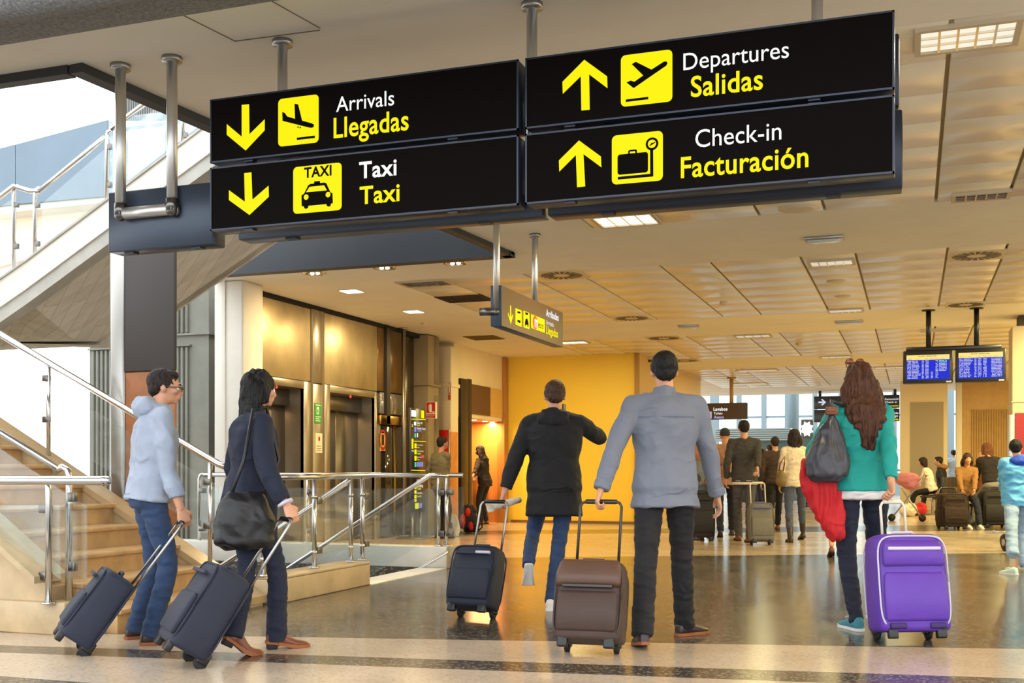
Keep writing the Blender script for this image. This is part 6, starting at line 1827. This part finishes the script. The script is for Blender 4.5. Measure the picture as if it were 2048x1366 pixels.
# woman in cream
f = simple('person in a cream patterned sweater, cropped jeans and tall brown boots', 1590, 16.1, YAW, 1.62, '', 'jeans', 'bob', HAIR_DK, cloth('cream_knit', rgb(222, 206, 178), var=.16, vscale=26), cloth('slate_denim', rgb(70, 78, 98)), LEATHER_DK, fem=True, hem=-.12, length=.17, legto=.72, shoes='tall', topname='sweater', **step_(1582, 1607, 15.9, 16.5, 0, R(16)))
t = thing('handbag', 'small olive and tan bag at the elbow of the person in cream', 'bag', tuple(P(1562, 955, 16.0)))
mb = MB(); c = P(1562, 955, 16.0); mb.ell(c, (.07, .05, .11)); mb.ell(c - V((0, 0, .05)), (.08, .055, .09)); smooth_union(mb, .012, 3).build('body', mat('olive_leather', rgb(116, 96, 46), .5), t)
mb = MB(); mb.tube([c + V((-.03, 0, .09)), c + V((-.01, 0, .2)), c + V((.05, .0, .30)), c + V((.05, .02, .2)), c + V((.03, 0, .09))], .009, 8); mb.build('strap', LEATHER_BR, t)
simple('person in dark clothes and tan shoes walking before the one in cream', 1551, 19.0, YAW, 1.60, '', 'trousers', 'short', HAIR_DK, cloth('brown_black_top', rgb(60, 44, 40)), TROUS_BK, LEATHER_BR, **step_(1546, 1556, 18.8, 19.3, R(30)))
# traveller half hidden by the blue shirt
f = simple('person with a grey backpack half hidden behind the blue shirt sleeve', 1412, 16.6, YAW + R(4), 1.66, '', 'shorts', 'short', HAIR_MB, cloth('tan_top', rgb(168, 118, 84)), cloth('grey_shorts', rgb(110, 116, 124)), LEATHER_BR, sleeve=.45, legto=.1, legr=(.094, .090, .090), **step_(1404, 1424, 16.5, 16.9))
t = thing('backpack', 'grey backpack worn beside the blue shirt sleeve', 'backpack', tuple(P(1396, 948, 16.35)))
c = P(1394, 948, 16.35)
mb = MB(); mb.ell(c, (.13, .10, .20)); mb.ell(c + V((0, -.05, -.08)), (.11, .07, .10)); smooth_union(mb, .014, 3, .006).build('body', cloth('grey_nylon', rgb(112, 118, 120)), t)
mb = MB(); mb.ell(c + V((0, -.09, -.07)), (.08, .03, .08)); mb.build('pocket', cloth('dark_nylon', rgb(60, 64, 66)), t)
for sx in (-1, 1): MB().tube([c + V((sx * .08, .06, .17)), c + V((sx * .09, .16, .14)), c + V((sx * .09, .12, -.1))], .015, 8).build('strap', MATS['dark_nylon'], t)
suitcase('black upright suitcase half hidden behind the black trousers of the blue-shirted man', ground(1403, 16.4), YAW, .34, .24, .66, R(2), BLACKC, BLACKC, .95, group='black cases standing on the floor')
# legs seen past the red jacket
simple('person in cropped blue trousers half hidden behind the red jacket', 1676, 13.6, YAW - R(10), 1.58, '', 'trousers', 'short', HAIR_DK, cloth('dark_grey_top', rgb(60, 60, 66)), cloth('mid_blue_denim', rgb(84, 104, 160)), LEATHER_BR, fem=True, legto=.75, legr=(.08, .06, .055), **step_(1664, 1686, 13.2, 13.8, R(22)))
# beyond, before the kiosk
for px, d, H, c, lb in ((1541, 30, 1.7, (52, 36, 44), 'person in a wine-dark top far off before the kiosk counter'), (1525, 33, 1.66, (190, 186, 190), 'person in a pale grey top far off at the kiosk counter'), (1618, 31, 1.6, (70, 74, 92), 'person in slate blue far off under the star-shaped light')):
    simple(lb, px, d, YAW + R(20), H, '', 'trousers', 'short', HAIR_DK, cloth('far_top_%d' % px, rgb(*c)), TROUS_BK, LEATHER_DK)
# by the lifts and the shop
simple('person in an olive shirt standing by the directory before the red stand', 880, 16.9, YAW - R(50), 1.54, '', 'trousers', 'short', HAIR_BK, cloth('olive_shirt', rgb(104, 96, 72)), TROUS_BK, LEATHER_DK, skin=SKIN_D, sleeve=.5, topname='shirt', handR=P(897, 985, 17.2), elbR=(.5, -.8, -.3), hem=-.14)
Pc = G(966, 1048)
simple('person with long black hair leaning on the lit shop counter', 970, 21.3, YAW + R(62), 1.50, '', 'trousers', 'long', HAIR_BK, cloth('black_jacket', rgb(32, 26, 28)), TROUS_BK, mat('tan_pumps', rgb(150, 84, 50), .4), fem=True, lean=.16, length=.42, hem=-.16, handL=P(942, 962, 20.6), handR=P(946, 966, 21.0), elbL=(-.5, -.6, -.6), elbR=(.5, -.6, -.6))
t = thing('shop_counter', 'wooden counter in the orange-lit shop niche', 'counter', (WALLX - .3, 19.4, 0))
MB().rbox((WALLX - .95, 18.75, 0), (WALLX - .33, 20.55, .92), .01).build('body', mat('streaked_wood', rgb(176, 120, 60), .5, var=.35, vscale=3, stretch=(6, 6, .4)), t)
MB().rbox((WALLX - 1.0, 18.72, .92), (WALLX - .31, 20.58, .97), .01).build('worktop', mat('dark_worktop', rgb(70, 46, 34), .35), t)
t = thing('shop_cabinet', 'tall glazed cabinet with light strips at the back of the shop niche', 'cabinet', (WALLX - 1.7, 19.8, 0))
MB().rbox((WALLX - 1.9, 19.1, 0), (WALLX - 1.62, 20.4, zs - .15), .01).build('body', mat('bronze_cabinet', rgb(120, 92, 60), .4, .3), t)
for y in (19.35, 20.0):
    MB().box((WALLX - 1.62, y, 1.1), (WALLX - 1.60, y + .22, zs - .25)).build('light_strip', lit('strip_light', (1, .86, .6, 1), 1.6), t)
# bags on the floor by the directory
bp = G(938, 1066)
t = thing('backpack', 'black hiking backpack with red panels standing on the floor before the shop', 'backpack', tuple(bp))
mb = MB(); mb.ell(bp + V((0, 0, .20)), (.15, .14, .20)); mb.ell(bp + V((.0, 0, .36)), (.12, .11, .12)); mb.ell(bp + V((.10, -.03, .15)), (.10, .10, .14)); smooth_union(mb, .012, 3, .01, (10, 10, 10)).build('body', cloth('black_nylon', rgb(30, 27, 26)), t)
for dx, dz, r in ((-.06, .20, .085), (.02, .34, .06), (.08, .12, .06)):
    mb = MB(); mb.ell(bp + V((dx, -.10, dz)), (r * .8, .06, r * 1.3)); mb.build('red_panel', cloth('red_nylon', rgb(190, 28, 26)), t)
MB().tube([bp + V((.12, -.02, .36)), bp + V((.22, -.03, .28)), bp + V((.24, -.02, .10)), bp + V((.16, -.02, .03))], .012, 8).build('strap', MATS['black_nylon'], t)
bq = G(905, 1072)
t = thing('tote_bag', 'white printed tote bag on the floor beside the red and black backpack', 'bag', tuple(bq))
mb = MB(); loft(mb, [(bq + V((0, 0, z)), V((a, 0, 0)), V((0, b_, 0))) for z, a, b_ in ((0, .10, .06), (.1, .12, .07), (.25, .10, .05), (.34, .06, .03))], 20, 2.6); smooth_union(mb, .012, 3, .01, (9, 9, 5)).build('body', cloth('white_canvas_bag', rgb(222, 216, 206)), t)
MB().ell(bq + V((.0, -.068, .17)), (.03, .012, .05)).build('print', mat('grey_print', rgb(120, 116, 112), .7), t)

# ------------------------------------------------------------------ waiting area on the right
SEATM = mat('dark_seat', rgb(44, 40, 42), .5)
def bench(label, px, d, n, rot):
    g = ground(px, d); t = thing('waiting_bench', label, 'bench', tuple(g), rot, 'waiting benches')
    M = MW[t.name]
    def put(mb, nm, m): mb.v = [M @ p for p in mb.v]; return mb.build(nm, m, t, fix=False)
    for k in range(n):
        x = (k - (n - 1) / 2) * .56
        put(MB().rbox((x - .25, -.22, .40), (x + .25, .24, .44), .02), 'seat', SEATM)
        put(MB().rbox((x - .25, -.27, .46), (x + .25, -.22, .86), .02), 'backrest', SEATM)
    put(MB().rbox((-(n * .28), -.03, .34), (n * .28, .03, .39), .01), 'beam', STEEL_DULL)
    for x in (-(n * .28) + .25, n * .28 - .25):
        mb = MB(); mb.rbox((x - .03, -.03, .03), (x + .03, .03, .36), .01); mb.rbox((x - .03, -.28, 0), (x + .03, .28, .03), .01); put(mb, 'leg', STEEL_DULL)
bench('row of dark seats carrying the people by the ivory pillar', 1878, 26.2, 4, YAW + R(60))
def sitter(label, px, d, rot, H, topm, legm, hair, hairm, seat=.47, face=False, lean=.1, feet=.42, fem=True, **k):
    f = Figure(label, ground(px, d), rot, H, fem=fem, near=False, hipz=seat + .08, lean=lean, footL=dict(pos=(-.10, feet)), footR=dict(pos=(.10, feet + .03)), **k)
    f.legs('trousers', legm, (.090, .066, .056)); f.top('top', topm, .026, hem=-.05, sleeve=.95, fold=.007); f.shoes(mat('pale_trainers', rgb(206, 200, 190), .6), SOLE_W)
    if hair: f.hair(hair, hairm, 6, .2)
    return f
Figure.face = False
sitter('person in a white sweater seated in profile, hand to the face', 1864, 26.0, YAW + R(64), 1.66, cloth('white_sweater', rgb(236, 224, 206)), TROUS_BK, 'bob', HAIR_DK, lean=.28, handR=P(1852, 952, 25.8), elbR=(.3, .6, -1), handL=P(1828, 978, 26.2))
f = sitter('person in a black coat with a fur-trimmed hood beside the white sweater', 1886, 26.9, YAW + R(64), 1.68, BLACKC, TROUS_BK, 'short', HAIR_DK, lean=.12, fem=False)
mb = MB(); mb.ell(f.sh + f.up * .05 - f.fw * .05, (.15, .13, .07)); f.build('fur_trim', smooth_union(mb, .016, 2, .012, (30, 30, 30)), cloth('tan_fur', rgb(160, 120, 72), bump=.8))
suitcase('large dark brown suitcase standing before the seated people at the right', ground(1897, 19.6), YAW + R(6), .50, .30, .58, R(0), cloth('dark_brown_case', rgb(46, 30, 24)), BLACKC, .72, group='black cases standing on the floor')
Figure.face = True
f = sitter('person in a tan coat seated facing this way among dark suitcases', 1931, 20.2, YAW + R(172), 1.66, cloth('tan_coat', rgb(150, 108, 58)), JEANS_DK, 'bob', HAIR_MB, lean=.16, feet=.52, handL=P(1948, 985, 19.7), handR=P(1926, 990, 19.7))
Figure.face = False
t = thing('stool', 'low dark stool under the person in the tan coat', 'stool', tuple(ground(1931, 20.25)))
c = ground(1931, 20.25)
MB().rbox(c + V((-.22, -.2, .37)), c + V((.22, .2, .42)), .02).build('seat', SEATM, t)
for sx in (-1, 1):
    for sy in (-1, 1): MB().cyl(c + V((sx * .18, sy * .16, 0)), c + V((sx * .18, sy * .16, .38)), .018, 10).build('leg', STEEL_DULL, t)
suitcase('tall black suitcase under the person in the black top, seen from behind', ground(1983, 20.2), YAW, .52, .30, .62, R(0), BLACKC, BLACKC, .64, group='black cases standing on the floor')
f = Figure('person in a black top and grey jeans seen from behind, perched on a black suitcase', ground(1986, 20.5), YAW + R(6), 1.72, near=False, hipz=.74, lean=.30, footL=dict(pos=(-.16, .34)), footR=dict(pos=(.16, .36)), handL=P(1950, 975, 20.9), handR=P(2010, 975, 21.0))
f.legs('jeans', cloth('grey_denim', rgb(134, 130, 122)), (.095, .066, .056)); f.top('top', cloth('black_knit', rgb(34, 28, 28)), .024, hem=.10, sleeve=.9, fold=.006); f.shoes(LEATHER_DK); f.hair('bob', cloth('auburn_hair', rgb(110, 66, 40)), 3, .12)
sitter('person with cropped reddish hair seated beyond the black top', 1964, 22.0, YAW + R(150), 1.7, cloth('rust_top', rgb(120, 70, 50)), TROUS_BK, 'bald', HAIR_MB, fem=False, lean=.05, seat=.5)
c = ground(1964, 22.05)
t = thing('stool', 'low dark stool under the person with cropped reddish hair', 'stool', tuple(c))
MB().rbox(c + V((-.22, -.2, .39)), c + V((.22, .2, .44)), .02).build('seat', SEATM, t)
for sx in (-1, 1):
    for sy in (-1, 1): MB().cyl(c + V((sx * .18, sy * .16, 0)), c + V((sx * .18, sy * .16, .40)), .018, 10).build('leg', STEEL_DULL, t)
simple('person in a pale blue vest standing far off between pillar and ribbed wall', 1908, 33.0, YAW, 1.62, '', 'trousers', 'short', HAIR_BK, cloth('pale_blue_vest', rgb(168, 186, 200)), cloth('teal_grey', rgb(96, 120, 128)), LEATHER_DK, sleeve=.2, topname='vest')
# pushchair, bags on the floor
c = ground(1815, 22.5)
t = thing('pushchair', 'grey-framed pushchair with a pink cover by the teal sleeve', 'pushchair', tuple(c))
mb = MB(); mb.ell(c + V((0, 0, .84)), (.26, .2, .14)); mb.ell(c + V((.08, 0, .74)), (.18, .18, .12)); smooth_union(mb, .02, 3, .01).build('cover', cloth('pink_cloth', rgb(206, 130, 146)), t)
mb = MB()
for sy in (-.18, .18):
    mb.tube([c + V((-.30, sy, .06)), c + V((.18, sy, .70)), c + V((.32, sy, .95))], .014, 8); mb.tube([c + V((.28, sy, .06)), c + V((-.12, sy, .66))], .014, 8)
mb.tube([c + V((.32, -.18, .95)), c + V((.32, .18, .95))], .016, 8); mb.tube([c + V((.0, -.18, .38)), c + V((.0, .18, .38))], .012, 8)
mb.build('frame', STEEL_DULL, t)
for sx in (-.30, .28):
    for sy in (-.18, .18): MB().cyl(c + V((sx, sy - .012, .07)), c + V((sx, sy + .012, .07)), .07, 18).build('wheel', BLACKRUB, t)
for px, d, col, nm, lb in ((1816, 24.6, (226, 214, 196), 'white_sack', 'lumpy white bag lying on the floor beside the pushchair'), (1836, 25.2, (176, 30, 40), 'red_sack', 'small red bag on the floor under the seated profile')):
    c = ground(px, d); mb = MB(); mb.ell(c + V((0, 0, .13)), (.20, .16, .135)); mb.ell(c + V((.06, 0, .20)), (.12, .12, .10))
    o = smooth_union(mb, .016, 3, .015, (8, 8, 8)).build('holdall', cloth(nm, rgb(*col)), label=lb, cat='bag', origin=tuple(c))
# child at the right edge with a luggage trolley
BLUEJ = cloth('sky_blue_jacket', rgb(96, 178, 226), .6)
d = 11.6; f = Figure('child in a bright blue two-tone jacket and pale jeans at the right edge', ground(2036, d), YAW + R(6), 1.36, near=True, footL=dict(world=G(2030, 1150), yaw=R(20)), footR=dict(world=G(2052, 1140), yaw=R(-12)), handL=P(2008, 985, 11.9), elbL=(-.6, -.8, 0), head=(R(-30), 0))
f.legs('jeans', JEANS_LT, (.10, .078, .078), hemr=.074); f.top('jacket', BLUEJ, .044, hem=-.14, sleeve=.9, sr=(.082, .07, .058), fold=.009, bulk=.012); f.shoes(mat('mint_trainers', rgb(190, 220, 210), .6), SOLE_W, 'sneaker'); f.hair('short', HAIR_BK, 2)
COB = cloth('cobalt_cloth', rgb(24, 70, 190), .7)
mb = MB(); mb.ell(f.sh - f.fw * .07 + f.up * .02, (.12, .075, .07)); mb.ell(f.sh + f.up * .04, (.11, .095, .035)); f.build('hood', smooth_union(mb, .012, 3, .006), COB, label='cobalt blue hood')
mb = MB(); limb(mb, [f.shR + V((.0, 0, -.01)), f.elb[1], f.elb[1].lerp(f.wr[1], .8)], [.088, .076, .064], caps=(True, False)); f.build('sleeve', smooth_union(mb, .011, 3, .008), COB, label='cobalt blue sleeve')
c = G(2010, 1102)
t = thing('luggage_trolley', 'steel luggage trolley with black wheels beside the child in blue', 'trolley', tuple(c))
rt_, fw_ = V((CY, SY, 0)), V((-SY, CY, 0))
def q(a, b_, z): return c + rt_ * a + fw_ * b_ + V((0, 0, z))
for a in (0, .62):
    wdg = MB(); wdg.tube([q(a - .02, 0, .11), q(a - .012, 0, .11), q(a + .012, 0, .11), q(a + .02, 0, .11)], [.085, .11, .11, .085], 24); w_ = wdg.build('wheel', BLACKRUB, t)
    MB().cyl(q(a - .026, 0, .11), q(a + .026, 0, .11), .045, 16).build('hub', STEEL_DULL, w_)
for a in (.06, .56):
    MB().tube([q(a - .05, 0, .11), q(a, .02, .34), q(a, .06, .95), q(a, -.06, 1.02)], .016, 10).build('upright', STEEL, t)
MB().tube([q(.06, -.06, 1.02), q(.56, -.06, 1.02)], .02, 10).build('push_bar', STEEL, t)
mb = MB()
for b_ in (.08, .30, .55): mb.tube([q(.08, b_, .22), q(.54, b_, .20)], .012, 8)
for a in (.08, .54): mb.tube([q(a, .03, .30), q(a, .10, .22), q(a, .75, .18)], .014, 8)
mb.build('platform', STEEL, t)
MB().cyl(q(.31 - .02, .74, .08), q(.31 + .02, .74, .08), .08, 18).build('wheel', BLACKRUB, t)
MB().tube([q(.31, .74, .08), q(.31, .74, .19)], .014, 8).build('fork', STEEL, t)

# ------------------------------------------------------------------ kiosks in the bright hall
TEALG = mat('grey_teal_fascia', rgb(96, 124, 130), .5); PALEB = mat('pale_blue_slats', rgb(176, 196, 204), .5)
KY = 35.5
a, b_ = onY(1432, 858, KY), onY(1583, 908, KY)
t = thing('kiosk', 'long kiosk with a pale slatted canopy over a grey-teal fascia before the windows', 'kiosk', ((a.x + b_.x) / 2, KY, 0))
zf = onY(1500, 882, KY).z
mb = MB()
for k in range(6): mb.box((a.x, KY - .3, zf + (a.z - zf) * k / 6 + .02), (b_.x, KY - .2, zf + (a.z - zf) * (k + .62) / 6 + .02))
mb.box((a.x, KY - .2, zf), (b_.x, KY + 1.6, a.z)).build('canopy', PALEB, t)
MB().rbox((a.x + .2, KY - .1, b_.z), (b_.x, KY + 1.5, zf), .02).build('fascia', TEALG, t)
for x in (a.x + .4, b_.x - .3): MB().cyl((x, KY + .2, 0), (x, KY + .2, b_.z + .02), .08, 14).build('post', STEEL_DULL, t)
MB().rbox((a.x + .3, KY + .3, 0), (b_.x - .2, KY + .9, 1.0), .02).build('counter', mat('dark_counter', rgb(50, 36, 44), .5), t)
MB().rbox((a.x + .5, KY + 1.2, 0), (b_.x - .4, KY + 1.45, b_.z), .02).build('back_wall', mat('plum_wall', rgb(56, 40, 52), .6), t)
for k in range(3):
    x = a.x + 1.0 + .8 * k
    MB().ell((x, KY + .7, b_.z - .12), (.1, .1, .08)).build('lamp', lit('kiosk_lamp', (1, .95, .9, 1), 2.5), t)
KY2 = 34.0
a, b_ = onY(1602, 839, KY2), onY(1626, 902, KY2)
t = thing('kiosk', 'small kiosk carrying a lit box with a white star-shaped light', 'kiosk', ((a.x + b_.x) / 2, KY2, 0))
zm = onY(1610, 877, KY2).z
MB().rbox((a.x, KY2, zm), (b_.x, KY2 + .5, a.z), .02).build('light_box', mat('grey_box', rgb(112, 126, 124), .5), t)
cx, cz = (a.x + b_.x) / 2, (a.z + zm) / 2
mb = MB(); n = 16
mb.add([V((cx + (.20 if k % 2 else .13) * math.cos(2 * PI * k / n), KY2 - .012, cz + (.24 if k % 2 else .17) * math.sin(2 * PI * k / n))) for k in range(n)], [tuple(range(n))]); mb.build('star_light', lit('star_white', (1, 1, 1, 1), 1.8), t)
MB().rbox((a.x, KY2 - .1, b_.z), (b_.x + .4, KY2 + .9, zm), .02).build('fascia', TEALG, t)
for x in (a.x + .1, b_.x + .3): MB().cyl((x, KY2 + .3, 0), (x, KY2 + .3, b_.z + .01), .06, 12).build('post', STEEL_DULL, t)
MB().rbox((a.x, KY2 + .1, 0), (b_.x + .4, KY2 + .6, 1.0), .02).build('counter', MATS['dark_counter'], t)
# pale pillar and truss seen before the windows
pz = onY(1586, 810, 38)
struct('wall_pillar', MB().cyl((pz.x, 38, 0), (pz.x, 38, 8), .19, 18), MULL, label='slim grey round pillar before the far windows')
